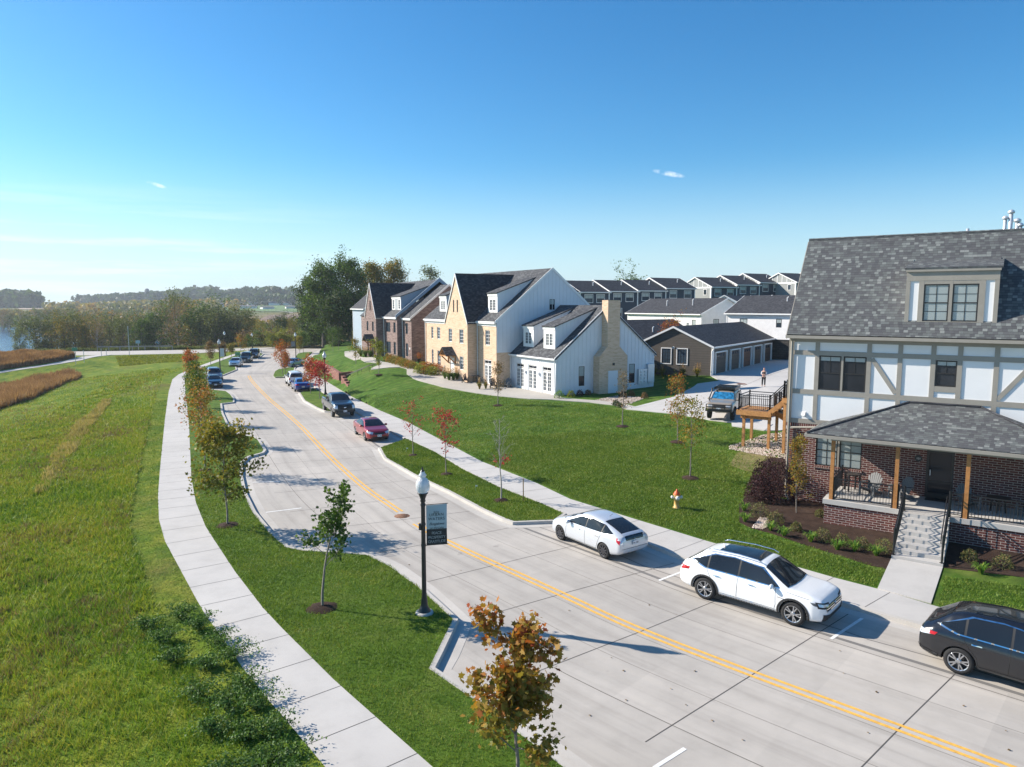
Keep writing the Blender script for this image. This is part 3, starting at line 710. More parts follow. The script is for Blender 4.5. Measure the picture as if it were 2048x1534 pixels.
def glass(name, c, rough=0.06, coat=0.0):
    m = NM(name); n1 = m.noise(0.35, 3, 0.5, m.geo())
    m.col(m.ramp(n1, [(0.35, c), (0.65, [x * 1.8 + .004 for x in c])])); m.rough(rough); m.b.inputs['Specular IOR Level'].default_value = 0.5
    m.b.inputs['IOR'].default_value = 1.33; m.bump(m.noise(0.8, 2, 0.5, m.geo()), 0.03, 0.05); return m.m
M_glass = glass('window_glass', (0.016, 0.018, 0.022))
M_glassb = glass('blue_window_glass', (0.03, 0.045, 0.06))
M_blind = siding('window_blind', (0.42, 0.47, 0.46), 0.07, 0.7, 0.35)
def window(fr, a0, a1, z0, z1, n, parent, frame=None, cols=2, rows=2, fw=0.05, depth=0.05, mid=True, blind=0.0, mat_g=None, trim=0.0, trim_m=None, sill=0.0, muntin=0.022, grid_lower=True, name='window'):
    """window part: frame with bars, pane as a sub-part; blind: share of the height drawn"""
    frame = frame or M_blackv; mb = MB(); f = mb.box
    f(fr, a0, a0 + fw, n, n + depth, z0, z1); f(fr, a1 - fw, a1, n, n + depth, z0, z1)
    f(fr, a0 + fw, a1 - fw, n, n + depth, z0, z0 + fw); f(fr, a0 + fw, a1 - fw, n, n + depth, z1 - fw, z1)
    ia, ib, ja, jb = a0 + fw, a1 - fw, z0 + fw, z1 - fw; zm = (ja + jb) / 2
    if mid: f(fr, ia, ib, n, n + depth * .85, zm - fw * .4, zm + fw * .4)
    zlo = ja if (grid_lower or not mid) else zm
    for k in range(1, cols): x = ia + (ib - ia) * k / cols; f(fr, x - muntin / 2, x + muntin / 2, n + .004, n + depth * .6, zlo, jb)
    nz_ = rows
    for k in range(1, nz_):
        z = zlo + (jb - zlo) * k / nz_
        if mid and abs(z - zm) < 0.08: continue
        f(fr, ia, ib, n + .004, n + depth * .55, z - muntin / 2, z + muntin / 2)
    w_ = mb.build(name, frame, parent)
    g = MB(); g.add([fr.W(a, n + depth * .3, z) for a, z in ((ia, ja), (ib, ja), (ib, jb), (ia, jb))], [(0, 1, 2, 3)]); add_uv(g.build('pane', mat_g or M_glass, w_))
    if blind > 0:
        b = MB(); zb = jb - (jb - ja) * blind; b.add([fr.W(a, n + depth * .36, z) for a, z in ((ia, zb), (ib, zb), (ib, jb), (ia, jb))], [(0, 1, 2, 3)]); add_uv(b.build('blind', M_blind, w_))
    if trim > 0:
        t = MB(); T = trim
        t.box(fr, a0 - T, a0, n - .01, n + depth + .012, z0 - T, z1 + T); t.box(fr, a1, a1 + T, n - .01, n + depth + .012, z0 - T, z1 + T)
        t.box(fr, a0, a1, n - .01, n + depth + .009, z1, z1 + T); t.box(fr, a0, a1, n - .01, n + depth + .009, z0 - T, z0); t.build('trim', trim_m or M_whtrim, w_)
    if sill > 0:
        t = MB(); t.box(fr, a0 - .05, a1 + .05, n - .02, n + sill, z0 - .11, z0 - .003); t.build('sill', trim_m or M_whtrim, w_)
    return w_
def boxpart(fr, name, mat, parent, *boxes, uv=False):
    mb = MB()
    for b in boxes: mb.box(fr, *b)
    o = mb.build(name, mat, parent)
    if uv: add_uv(o)
    return o
def build_uv(mb, name, mat, parent): return add_uv(mb.build(name, mat, parent))
def battens(mb, fr, n, a0, a1, ztop, zbot, pitch=0.46, w=0.05, d=0.028):
    """upright battens; ztop may be a function of s"""
    k = int((a1 - a0) / pitch); off = ((a1 - a0) - k * pitch) / 2
    for i in range(k + 1):
        a = a0 + off + i * pitch; zt = ztop(a) if callable(ztop) else ztop; zb = zbot(a) if callable(zbot) else zbot
        if zt - zb > .1: mb.box(fr, a - w / 2, a + w / 2, n, n + d, zb, zt)
def spout(fr, a, n, z1, z0, mat, parent, w=0.085, kick=1):
    mb = MB(); p = [fr.W(a, n, z1), fr.W(a, n, z0 + .25), fr.W(a + .22 * kick, n + .28, z0 + .06)]
    mb.tube([fr.W(a, n + .3, z1 + .22), fr.W(a, n + .05, z1)] + p[1:], w * .6, 6); return mb.build('downspout', mat, parent)
# ================================================================ half-timbered house
def timber_house():
    fr = F1; W0 = -36.4; S0, S1 = -8.55, 6.2; BK = -43.2
    t = empty('timbered_house', tuple(fr.W(-1.2, -39.8, 0.2))); 
    inv = Vector(t.location)
    tag(t, 'white and taupe half timbered house on red brick with a hipped front porch', 'house')
    def P(o): o.parent = t; o.matrix_parent_inverse = Matrix.Translation(-inv); return o
    # brick storey
    mb = MB()
    wall(mb, fr, [(S0, -.3), (S1, -.3), (S1, 4.2), (S0, 4.2)], [(-7.15, -5.11, 2.2, 3.72), (-2.46, -1.40, 1.33, 3.5), (1.2, 3.2, 2.2, 3.72)], W0, 0.12)
    for a, b in ((S0, BK), (S1, BK)): mb.add([fr.W(a, W0, -.3), fr.W(a, b, -.3), fr.W(a, b, 4.2), fr.W(a, W0, 4.2)], [(0, 1, 2, 3)])
    mb.add([fr.W(S0, BK, -.3), fr.W(S1, BK, -.3), fr.W(S1, BK, 4.2), fr.W(S0, BK, 4.2)], [(0, 1, 2, 3)])
    P(build_uv(mb, 'brick_wall', M_brick_red, None))
    mb = MB()   # soldier course and sills
    mb.box(fr, S0 - .02, S1 + .02, W0, W0 + .03, 4.02, 4.2); mb.box(fr, -7.2, -5.06, W0, W0 + .06, 2.08, 2.19); mb.box(fr, 1.15, 3.25, W0, W0 + .06, 2.08, 2.19)
    P(build_uv(mb, 'sill_course', cell_mat('soldier_brick', 0.102, 0.30, [(0, (0.10, 0.035, 0.03)), (1, (0.16, 0.055, 0.045))], (0.42, 0.36, 0.32), 0.008, stag=0), None))
    # upper storey
    mb = MB(); holes = [(-7.17, -6.19, 5.9, 7.55), (-6.10, -5.12, 5.9, 7.55), (-2.35, -1.54, 6.38, 7.54), (3.2, 4.2, 5.9, 7.55)]
    wall(mb, fr, [(S0, 4.2), (S1, 4.2), (S1, 8.6), (S0, 8.6)], holes, W0 + .0, 0.05)
    ridge = 13.2
    for a in (S0, S1): mb.add([fr.W(a, W0, 4.2), fr.W(a, BK, 4.2), fr.W(a, BK, 8.4), fr.W(a, -39.8, ridge), fr.W(a, W0, 8.4)], [(0, 1, 2, 3, 4)])
    mb.add([fr.W(S0, BK, 4.2), fr.W(S1, BK, 4.2), fr.W(S1, BK, 8.6), fr.W(S0, BK, 8.6)], [(0, 1, 2, 3)])
    P(mb.build('panel_wall', M_panel, None))
    # timbers
    mb = MB(); f = mb.box; d = .045
    for z0, z1 in ((4.2, 4.42), (5.65, 5.88), (7.555, 7.77), (8.17, 8.6)): f(fr, S0, S1, W0, W0 + d, z0, z1)
    for a in (-8.45, -7.27, -5.02, -3.75, -2.455, -1.45, -0.13, 1.15, 2.4, 3.1, 4.3, 5.2, 6.1):
        for z0, z1 in ((4.42, 5.65), (5.88, 7.555), (7.77, 8.17)): f(fr, a - .095, a + .095, W0, W0 + d, z0, z1)
    f(fr, -2.36, -1.54, W0, W0 + d - .003, 6.14, 6.38); f(fr, -6.19, -6.10, W0, W0 + d - .003, 5.88, 7.555)
    def brace(a0, z0, a1, z1):
        mb.beam(fr.W(a0, W0 + .021, z0), fr.W(a1, W0 + .021, z1), .035, .17, up=tuple(fr.dirv(0, 1, 0))) if 0 else None
        p = Vector((a0, z0)); q = Vector((a1, z1)); dd = (q - p).normalized(); nn = Vector((-dd.y, dd.x)) * .09
        poly = [p + nn, p - nn, q - nn, q + nn]; mb.prism([fr.W(x.x, W0 + .002, x.y) for x in poly], fr.dirv(0, .036, 0))
    brace(-4.9, 7.5, -3.87, 5.95); brace(-0.02, 5.95, 1.06, 7.45)
    # end wall timbers
    sf = side_fr(fr)
    for z0, z1 in ((4.2, 4.42), (5.65, 5.88), (7.56, 7.77)): f(sf, 36.4, 43.2, S0 - .045, S0, z0, z1)
    for a in (36.5, 38.2, 39.8, 41.4, 43.1): f(sf, a - .09, a + .09, S0 - .042, S0, 4.42, 8.4)
    P(mb.build('timber_frame', M_taupe, None))
    for i, (a0, a1, z0, z1, bl) in enumerate([(-7.17, -6.19, 5.9, 7.55, .12), (-6.10, -5.12, 5.9, 7.55, .12), (-2.35, -1.54, 6.38, 7.54, .16), (3.2, 4.2, 5.9, 7.55, 0)]):
        P(window(fr, a0, a1, z0, z1, W0 - .04, None, M_blackv, 2, 1, .06, .06, True, bl, grid_lower=False))
    for a0, a1 in ((-7.15, -6.17), (-6.09, -5.11), (1.2, 2.16), (2.24, 3.2)):
        P(window(fr, a0, a1, 2.2, 3.72, W0 - .11, None, M_blackv, 2, 4, .055, .06, True, 1.0))
    for a in (-6.13, 2.2): P(boxpart(fr, 'window_mullion', M_taupe, None, (a - .04, a + .04, W0 - .11, W0 - .02, 2.2, 3.72)))
    # main roof
    mb = MB(); EZ, EN, RN, RZ = 8.55, -35.98, -39.8, 13.32
    quad_slab(mb, [fr.W(S0 - .07, EN, EZ), fr.W(S1 + .07, EN, EZ), fr.W(S1 + .07, RN, RZ), fr.W(S0 - .07, RN, RZ)], .1)
    bn = RN - (EN - RN)
    quad_slab(mb, [fr.W(S0 - .07, bn, EZ), fr.W(S1 + .07, bn, EZ), fr.W(S1 + .07, RN - .004, RZ), fr.W(S0 - .07, RN - .004, RZ)], .1)
    mb.tube([fr.W(S0 - .07, RN, RZ + .0), fr.W(S1 + .07, RN, RZ + .0)], .07, 6)
    P(build_uv(mb, 'roof', M_shingle, None))
    mb = MB()   # fascia, soffit, gutter
    mb.box(fr, S0 - .05, S1 + .05, W0 + .05, EN - .01, 8.36, 8.42); mb.box(fr, S0 - .1, S1 + .1, EN, EN + .12, 8.36, 8.50)
    mb.beam(fr.W(S0 - .09, EN, EZ - .16), fr.W(S0 - .09, RN, RZ - .16), .03, .2)
    P(mb.build('gutter', M_taupe, None))
    P(spout(fr, -8.42, W0 + .09, 8.2, 0.3, M_taupe, None, .1, 1))
    # dormer
    mb = MB(); a0, a1, dn = -3.67, -0.27, -36.55
    mb.cur = 0
    wall(mb, fr, [(a0, 9.12), (a1, 9.12), (a1, 11.4), (a0, 11.4)], [(-3.0, -2.03, 9.24, 10.87), (-1.91, -0.95, 9.24, 10.87)], dn, .05)
    for a in (a0, a1): mb.add([fr.W(a, dn, 9.0), fr.W(a, -39.2, 9.0), fr.W(a, -39.2, 12.2), fr.W(a, dn, 11.4)], [(0, 1, 2, 3)])
    P(mb.build('dormer_wall', M_panel, None))
    mb = MB(); f = mb.box
    f(fr, a0 - .03, a1 + .03, dn, dn + .05, 11.02, 11.42); f(fr, a0 - .06, a1 + .06, dn, dn + .14, 11.42, 11.52)
    for b0, b1 in ((a0 - .03, a0 + .13), (-3.2, -3.0), (-2.03, -1.91), (-.95, -.72), (a1 - .13, a1 + .03)): f(fr, b0, b1, dn, dn + .045, 9.12, 11.02)
    f(fr, -3.0, -.95, dn, dn + .042, 10.87, 11.0); f(fr, -3.0, -.95, dn, dn + .042, 9.12, 9.24)
    P(mb.build('dormer_trim', M_taupe, None))
    mb = MB(); quad_slab(mb, [fr.W(a0 - .12, dn + .16, 11.6), fr.W(a1 + .12, dn + .16, 11.6), fr.W(a1 + .12, -38.75, 12.02), fr.W(a0 - .12, -38.75, 12.02)], .08)
    P(build_uv(mb, 'dormer_roof', M_shingle, None))
    for b0, b1 in ((-3.0, -2.03), (-1.91, -.95)): P(window(fr, b0, b1, 9.24, 10.87, dn - .04, None, M_blackv, 2, 4, .055, .06, True, 1.0))
    # vent hood on the wall, pipes on the ridge
    mb = MB(); mb.box(fr, -7.86, -7.68, W0, W0 + .04, 4.58, 4.76); mb.prism([fr.W(-7.85, W0 + .04, 4.74), fr.W(-7.85, W0 + .2, 4.60), fr.W(-7.85, W0 + .04, 4.60)], fr.dirv(.16, 0, 0)); P(mb.build('vent_hood', M_whtrim, None))
    for u, vt, vb, r_, cap in ((1936, 452, 470, .07, 0), (2011, 433, 468, .075, 1), (2023, 421, 468, .085, 1), (2035, 438, 468, .09, 1), (2041, 447, 468, .08, 1), (2016, 455, 468, .06, 0)):
        r = ray(u, vt); nn = -40.3; tt = (nn) / (r[0] * fr.N[0] + r[1] * fr.N[1]); top = H + r[2] * tt; x, y = r[0] * tt, r[1] * tt
        mb = MB(); mb.tube([(x, y, 12.2), (x, y, top - .12)], r_, 10); 
        if cap: mb.lathe([(r_, -.14), (r_ * 1.7, -.12), (r_ * 1.7, -.03), (r_ * .4, .04), (0, .05)], 10, Matrix.Translation((x, y, top)))
        P(mb.build('roof_pipe', M_galv, None, True))
    # porch -------------------------------------------------
    PF = -33.42; a0, a1 = -6.17, 2.35
    mb = MB()
    for b0, b1 in ((a0 + .07, -3.12), (-1.22, a1 - .07)): mb.box(fr, b0, b1, W0, PF - .06, -.2, 1.13)
    mb.box(fr, -3.12, -1.22, W0, PF - .06, -.2, 1.12)
    P(build_uv(mb, 'porch_base', M_brick_red, None))
    mb = MB(); mb.box(fr, a0, a1, W0, PF, 1.13, 1.34); P(mb.build('porch_slab', M_walk, None))
    mb = MB(); n_ = 8; rise = (1.34 - .14) / n_; run = 3.05 / n_
    for k in range(n_): mb.box(fr, -3.02, -1.3, PF, PF + run * (n_ - k) + (.0 if k < n_ else 0), .0 if k == 0 else .14 + rise * k, .14 + rise * (k + 1) - (.001 if k == n_ - 1 else 0))
    P(mb.build('steps', M_walk, None))
    for a in (-5.86, -3.33, -0.80, 1.73): P(boxpart(fr, 'porch_post', M_cedar, None, (a - .075, a + .075, PF - .23, PF - .08, 1.34, 4.1)))
    # porch roof (half hip) and its gutter
    e0, e1, en, ez = -6.95, 3.05, -33.3, 4.27; rz_ = 5.58
    mb = MB()
    quad_slab(mb, [fr.W(e0, en, ez), fr.W(e1, en, ez), fr.W(-.6, W0, rz_), fr.W(-3.26, W0, rz_)], .07)
    quad_slab(mb, [fr.W(e0 - .002, en, ez), fr.W(-3.26, W0, rz_), fr.W(e0 - .002, W0, ez + .02)], .07)
    quad_slab(mb, [fr.W(e1 + .002, en, ez), fr.W(-.6, W0, rz_), fr.W(e1 + .002, W0, ez + .02)], .07)
    P(build_uv(mb, 'porch_roof', M_shingle, None))
    mb = MB()
    for p, q in (((e0, en, ez), (-3.26, W0, rz_)), ((e1, en, ez), (-.6, W0, rz_)), ((-3.26, W0 + .04, rz_), (-.6, W0 + .04, rz_))): mb.tube([fr.W(p[0], p[1], p[2] + .02), fr.W(q[0], q[1], q[2] + .02)], .055, 6)
    P(build_uv(mb, 'porch_roof_ridge', M_shingle_dk, None))
    mb = MB(); f = mb.box
    f(fr, e0 + .02, e1 - .02, W0, en - .02, 4.10, 4.14); f(fr, e0 - .02, e1 + .02, en, en + .1, 4.10, 4.23); f(fr, e0 - .1, e0 - .005, W0, en - .01, 4.10, 4.23)
    f(fr, a0 + .2, a1 - .1, PF - .24, PF - .07, 4.0, 4.10)
    P(mb.build('porch_gutter', M_taupe, None))
    mb = MB(); mb.tube([fr.W(-8.36, W0 + .1, 3.95), fr.W(-6.95, W0 + .5, 4.14)], .05, 6); P(mb.build('porch_downspout', M_taupe, None))
    # door
    d = boxpart(fr, 'door', M_blackv, None, (-2.46, -2.36, W0 - .1, W0 - .0, 1.33, 3.5), (-1.50, -1.40, W0 - .1, W0, 1.33, 3.5), (-2.36, -1.5, W0 - .1, W0, 3.38, 3.5), (-2.36, -1.5, W0 - .1, W0 - .03, 1.33, 1.55), (-2.36, -1.5, W0 - .1, W0 - .03, 2.02, 2.1))
    P(d); g = boxpart(fr, 'door_glass', M_glass, None, (-2.36, -1.5, W0 - .1, W0 - .07, 1.55, 3.38)); g.parent = d
    hd = boxpart(fr, 'door_handle', M_galv, None, (-2.31, -2.28, W0 - .03, W0 + .03, 2.35, 2.6)); hd.parent = d
    mb = MB(); mb.tube([fr.W(-2.78, W0, 3.07), fr.W(-2.78, W0 + .025, 3.07)], .15, 18); npl = P(mb.build('number_plate', M_blackm, None))
    txt(fr, '101', -2.78, W0 + .028, 3.02, 0.12, M_whtrim, npl, 'plate_digits')
    # railings: posts, rails and thin balusters
    def rail(pa, pb, z, h=.95, hz0=.1):
        mb = MB(); pa = Vector(pa); pb = Vector(pb); L_ = (pb - pa).length; n = max(2, int(L_ / .115))
        mb.beam(pa + Vector((0, 0, h)), pb + Vector((0, 0, h)), .045, .045); mb.beam(pa + Vector((0, 0, hz0)), pb + Vector((0, 0, hz0)), .03, .03); mb.beam(pa + Vector((0, 0, h - .13)), pb + Vector((0, 0, h - .13)), .025, .025)
        for i in range(1, n): q = pa.lerp(pb, i / n); mb.beam(q + Vector((0, 0, hz0)), q + Vector((0, 0, h - .13)), .016, .016)
        for q in (pa, pb): mb.beam(q, q + Vector((0, 0, h + .08)), .055, .055); mb.beam(q, q + Vector((0, 0, .025)), .11, .11)
        return P(mb.build('railing', M_blackm, None))
    z = 1.34; nn = PF - .155
    rail(fr.W(-5.74, nn, z), fr.W(-3.44, nn, z), z); rail(fr.W(-.7, nn, z), fr.W(1.62, nn, z), z)
    rail(fr.W(-3.22, nn, z), fr.W(-2.98, nn, z), z, .95); rail(fr.W(-1.33, nn, z), fr.W(-.9, nn, z), z, .95)
    rail(fr.W(-5.9, nn - .12, z), fr.W(-5.9, W0 + .06, z), z); rail(fr.W(1.9, nn - .12, z), fr.W(1.9, W0 + .06, z), z)
    for a in (-2.97, -1.35): rail(fr.W(a, PF + .02, 1.34), fr.W(a, PF + 2.95, .14 + rise), 0, 1.0)
    mb = MB(); a = -1.44; p0, p1 = fr.W(a, PF + .1, 1.34 + .86), fr.W(a, PF + 2.5, .30 + .86)
    mb.tube([p0, p1], .022, 6); mb.tube([p1, p1 - Vector((0, 0, .25)), p1 - Vector((0, 0, .25)) + fr.dirv(.08, 0)], .02, 6); P(mb.build('handrail', M_blackm, None))
    mb = MB(); mb.box(fr, -2.4, -1.45, W0 + .06, W0 + .62, 1.341, 1.36); P(mb.build('door_step', M_blackv, None))
    return t
def txt(fr, s, a, n, z, size, mat, parent, name, ext=0.003, align='CENTER', shear=0.0, space=1.0):
    """real letters standing on a face whose outward normal is +n of the frame"""
    cu = bpy.data.curves.new(name, 'FONT'); cu.body = s; cu.size = size; cu.align_x = align; cu.extrude = ext; cu.shear = shear; cu.space_character = space
    o = bpy.data.objects.new(name, cu); COL.objects.link(o)
    U = Vector((fr.U[0], fr.U[1], 0)); N = Vector((fr.N[0], fr.N[1], 0)); Mx = Matrix((U, (0, 0, 1), N)).transposed().to_4x4(); Mx.translation = fr.W(a, n, z)
    me = bpy.data.meshes.new_from_object(o); me.transform(Mx); bpy.data.objects.remove(o); bpy.data.curves.remove(cu)
    me.materials.clear(); r = link(name, me, mat, None)
    if parent is not None:
        r.parent = parent; r.matrix_parent_inverse = parent.matrix_basis.inverted() if parent.parent is None else Matrix.Identity(4)
    return r
timber_house()
# ================================================================ annex, brick houses, garages, rows
def Pfac(t):
    inv = Vector(t.location)
    def P(o): o.parent = t; o.matrix_parent_inverse = Matrix.Translation(-inv); return o
    return P
def gable_roof(mb, fr, a0, a1, nf, nb, ze, slope, ov=0.15, eov=.3, t=.14):
    """roof with its ridge along the front; returns ridge n and z"""
    nr = (nf + nb) / 2; zr = ze + slope * (nf - nr)
    for k, n in ((0, nf), (.003, nb)):
        s_ = 1 if n == nf else -1
        quad_slab(mb, [fr.W(a0 - ov, n + eov * s_, ze - slope * eov + t), fr.W(a1 + ov, n + eov * s_, ze - slope * eov + t), fr.W(a1 + ov, nr - k, zr + t), fr.W(a0 - ov, nr - k, zr + t)], t)
    return nr, zr
def rake_trim(mb, fr, a, nf, nb, ze, slope, eov=.3, w=.05, h=.24, t=.14):
    nr = (nf + nb) / 2; zr = ze + slope * (nf - nr)
    for n, s_ in ((nf, 1), (nb, -1)):
        p = fr.W(a, n + eov * s_, ze - slope * eov - h * .3); q = fr.W(a, nr, zr - h * .3); mb.prism([p, q, q + Vector((0, 0, h)), p + Vector((0, 0, h))], fr.dirv(w, 0, 0))
def shed_dormer(P, fr, a0, a1, n0, zb, zt, slope_main, mats, wins, slope=.35, trim=M_whtrim, frame=M_whtrim):
    dn = (zt - zb) / (slope_main - slope); nb = n0 - dn; zr = zt + slope * dn
    mb = MB(); wall(mb, fr, [(a0, zb - .05), (a1, zb - .05), (a1, zt), (a0, zt)], wins, n0, .06)
    P(build_uv(mb, 'dormer_front', trim, None))
    mb = MB()
    for a, d in ((a0, -1), (a1, 1)):
        mb.add([fr.W(a, n0, zb - .1), fr.W(a, nb, zr - .05), fr.W(a, n0, zt)], [(0, 1, 2)])
        k = int(dn / .45)
        for i in range(1, k):
            n = n0 - i * .45; zz = zb + slope_main * (n0 - n); z2 = zt + slope * (n0 - n)
            if z2 - zz > .1: mb.box(fr, min(a, a + d * .025), max(a, a + d * .025), n - .025, n + .025, zz - .05, z2 - .02)
    P(build_uv(mb, 'dormer_side', mats[0], None))
    mb = MB(); quad_slab(mb, [fr.W(a0 - .12, n0 + .18, zt - slope * .18 + .1), fr.W(a1 + .12, n0 + .18, zt - slope * .18 + .1), fr.W(a1 + .12, nb - .1, zr + .14), fr.W(a0 - .12, nb - .1, zr + .14)], .1)
    P(build_uv(mb, 'dormer_roof', mats[1], None))
    mb = MB(); mb.box(fr, a0 - .06, a1 + .06, n0 + .001, n0 + .07, zt - .3, zt + .03); P(mb.build('dormer_fascia', trim, None))
    for w_ in wins: P(window(fr, w_[0], w_[1], w_[2], w_[3], n0 - .05, None, frame, 2, 4, .06, .06, False, 0, M_glassb, muntin=.03))
def door_unit(P, fr, a0, a1, z0, z1, n, zt=None, cols=2, name='french_door', frame=M_whtrim):
    """pair of glazed doors with a transom above"""
    mb = MB(); f = mb.box; am = (a0 + a1) / 2
    for b0, b1 in ((a0, am - .012), (am + .012, a1)):
        f(fr, b0, b0 + .11, n, n + .06, z0, z1); f(fr, b1 - .11, b1, n, n + .06, z0, z1); f(fr, b0 + .11, b1 - .11, n, n + .06, z0, z0 + .25); f(fr, b0 + .11, b1 - .11, n, n + .06, z1 - .12, z1)
        bm = (b0 + b1) / 2; f(fr, bm - .016, bm + .016, n + .01, n + .05, z0 + .25, z1 - .12)
        for k in range(1, 5): z = z0 + .25 + (z1 - z0 - .37) * k / 5; f(fr, b0 + .11, b1 - .11, n + .01, n + .048, z - .016, z + .016)
    d = P(mb.build(name, frame, None)); mb = MB(); mb.box(fr, a0 + .05, a1 - .05, n - .02, n + .018, z0 + .1, z1 - .05); g = P(mb.build('door_glass', M_glassb, None)); g.parent = d; g.matrix_parent_inverse = d.matrix_parent_inverse @ Matrix.Identity(4) if 0 else Matrix.Identity(4)
    h = boxpart(fr, 'handle', M_galv, None, (am - .07, am - .045, n + .06, n + .11, z0 + .95, z0 + 1.12)); h.parent = d
    if zt:
        P(window(fr, a0, a1, z1 + .06, zt, n, None, frame, 2, 1, .06, .06, False, 0, M_glass, name='transom'))
def annex():
    fr = F2; t = empty('clubhouse', tuple(fr.W(-4, -6, 1.4))); P = Pfac(t)
    tag(t, 'white board and batten clubhouse with three french doors and a tan brick chimney', 'house')
    a0, a1, nf, nb, ze, sl = -8.1, 0, 0, -12.2, 4.95, .79; zr = ze + sl * 6.1; z0 = 1.1
    mb = MB(); doors = [(-7.05, -5.6), (-4.78, -3.28), (-2.25, -.75)]
    holes = [(d0, d1, 1.5, 4.08) for d0, d1 in doors]
    wall(mb, fr, [(a0, z0), (a1, z0), (a1, ze), (a0, ze)], holes, nf, .14)
    def zt(a):
        for d0, d1 in doors:
            if d0 - .12 < a < d1 + .12: return 4.12
        return z0
    for a in np.arange(a0 + .2, a1, .32):
        mb.box(fr, a - .022, a + .022, nf, nf + .024, zt(a) , 4.68)
    mb.box(fr, a0, a1, nf, nf + .05, 4.62, 4.95)
    sf = side_fr(fr); so = 0.0
    wall(mb, sf, [(0, z0), (12.2, z0), (12.2, ze), (6.1, zr), (0, ze)], [(2.65, 3.32, 2.2, 4.08), (8.88, 9.62, 2.15, 4.05)], 0, .07)
    battens(mb, sf, 0, .15, 12.05, lambda q: ze + sl * (6.1 - abs(q - 6.1)) - .15, lambda q: (4.2 if (2.5 < q < 3.45 or 8.75 < q < 9.75) else z0), .47, .045, .026)
    mb.add([fr.W(a0, nb, z0), fr.W(a1, nb, z0), fr.W(a1, nb, ze), fr.W(a0, nb, ze)], [(0, 1, 2, 3)])
    P(build_uv(mb, 'wall', M_whside, None))
    mb = MB(); gable_roof(mb, fr, a0 + .16, a1, nf, nb, ze, sl, .16, .22, .12); P(build_uv(mb, 'roof', M_shingle_md, None))
    mb = MB(); rake_trim(mb, fr, .03, nf, nb, ze, sl, .2, .06, .3); mb.box(fr, a0 + .02, a1 + .15, .2, .32, 4.78, 4.92); P(mb.build('eave_trim', M_whtrim, None))
    for d0, d1 in doors: door_unit(P, fr, d0, d1, 1.52, 3.62, -.1, 4.05)
    P(window(sf, 2.65, 3.32, 2.2, 4.08, -.05, None, M_blackv, 1, 1, .05, .05, True, .5, M_glass)); P(window(sf, 8.88, 9.62, 2.15, 4.05, -.05, None, M_blackv, 1, 1, .05, .05, True, .5, M_glass))
    for d0, d1 in ((-7.0, -5.1), (-3.3, -1.35)):
        c = (d0 + d1) / 2; shed_dormer(P, fr, d0, d1, -.82, 5.72, 7.85, sl, (M_whside, M_shingle_md), [(c - .6, c - .02, 6.0, 7.2), (c + .02, c + .6, 6.0, 7.2)])
    # chimney on the end wall
    mb = MB(); f = mb.box
    mb.prism([fr.W(0, -4.4, 1.0), fr.W(0, -7.85, 1.0), fr.W(0, -7.85, 5.0), fr.W(0, -6.85, 5.93), fr.W(0, -5.36, 5.93), fr.W(0, -4.4, 5.0)], fr.dirv(.92, 0, 0))
    mb.box(fr, 0, .92, -6.85, -5.36, 5.93, 10.36)
    P(build_uv(mb, 'chimney', M_brick_tan, None))
    mb = MB(); mb.box(fr, .1, .82, -6.75, -5.46, 10.361, 10.42); P(mb.build('chimney_cap', M_blackm, None))
    P(boxpart(fr, 'utility_door', M_whside, None, (.92, .96, -6.65, -5.48, 1.35, 3.6))); P(boxpart(fr, 'flue_vent', M_blackm, None, (.92, .97, -6.25, -6.0, 4.1, 4.35)))
    # meters
    mb = MB(); mb.box(fr, .03, .25, -11.1, -9.95, 1.95, 3.5); m_ = P(mb.build('meter_cabinet', M_galv, None))
    mb = MB(); mb.box(fr, .03, .33, -11.95, -11.12, 2.1, 3.95); P(mb.build('switch_cabinet', M_galv, None))
    for i in range(4):
        for j in (0, 1):
            mb = MB(); mb.tube([fr.W(.25, -10.3 - j * .5, 3.25 - i * .33), fr.W(.34, -10.3 - j * .5, 3.25 - i * .33)], .10, 10); o = P(mb.build('meter_dial', M_whtrim, None)); o.parent = m_; o.matrix_parent_inverse = Matrix.Identity(4)
    for a in (0.08, -7.9): P(spout(fr, a - .15, .06, 4.7, 1.5, M_whtrim, None, .08, 1 if a > -1 else -1))
    for a in (-5.2, -2.75):
        P(boxpart(fr, 'wall_lamp', M_galv, None, (a - .06, a + .06, .03, .16, 3.15, 3.42)))
    return t
annex()
def gabled_brick_house(fr, dims, M_b, labels, style):
    """two-and-a-half storey row unit with a steep projecting front gable"""
    t = empty('brick_house', tuple(fr.W(dims['c'][0], dims['c'][1], dims['z0'] + .3))); P = Pfac(t); tag(t, labels, 'house'); return t, P
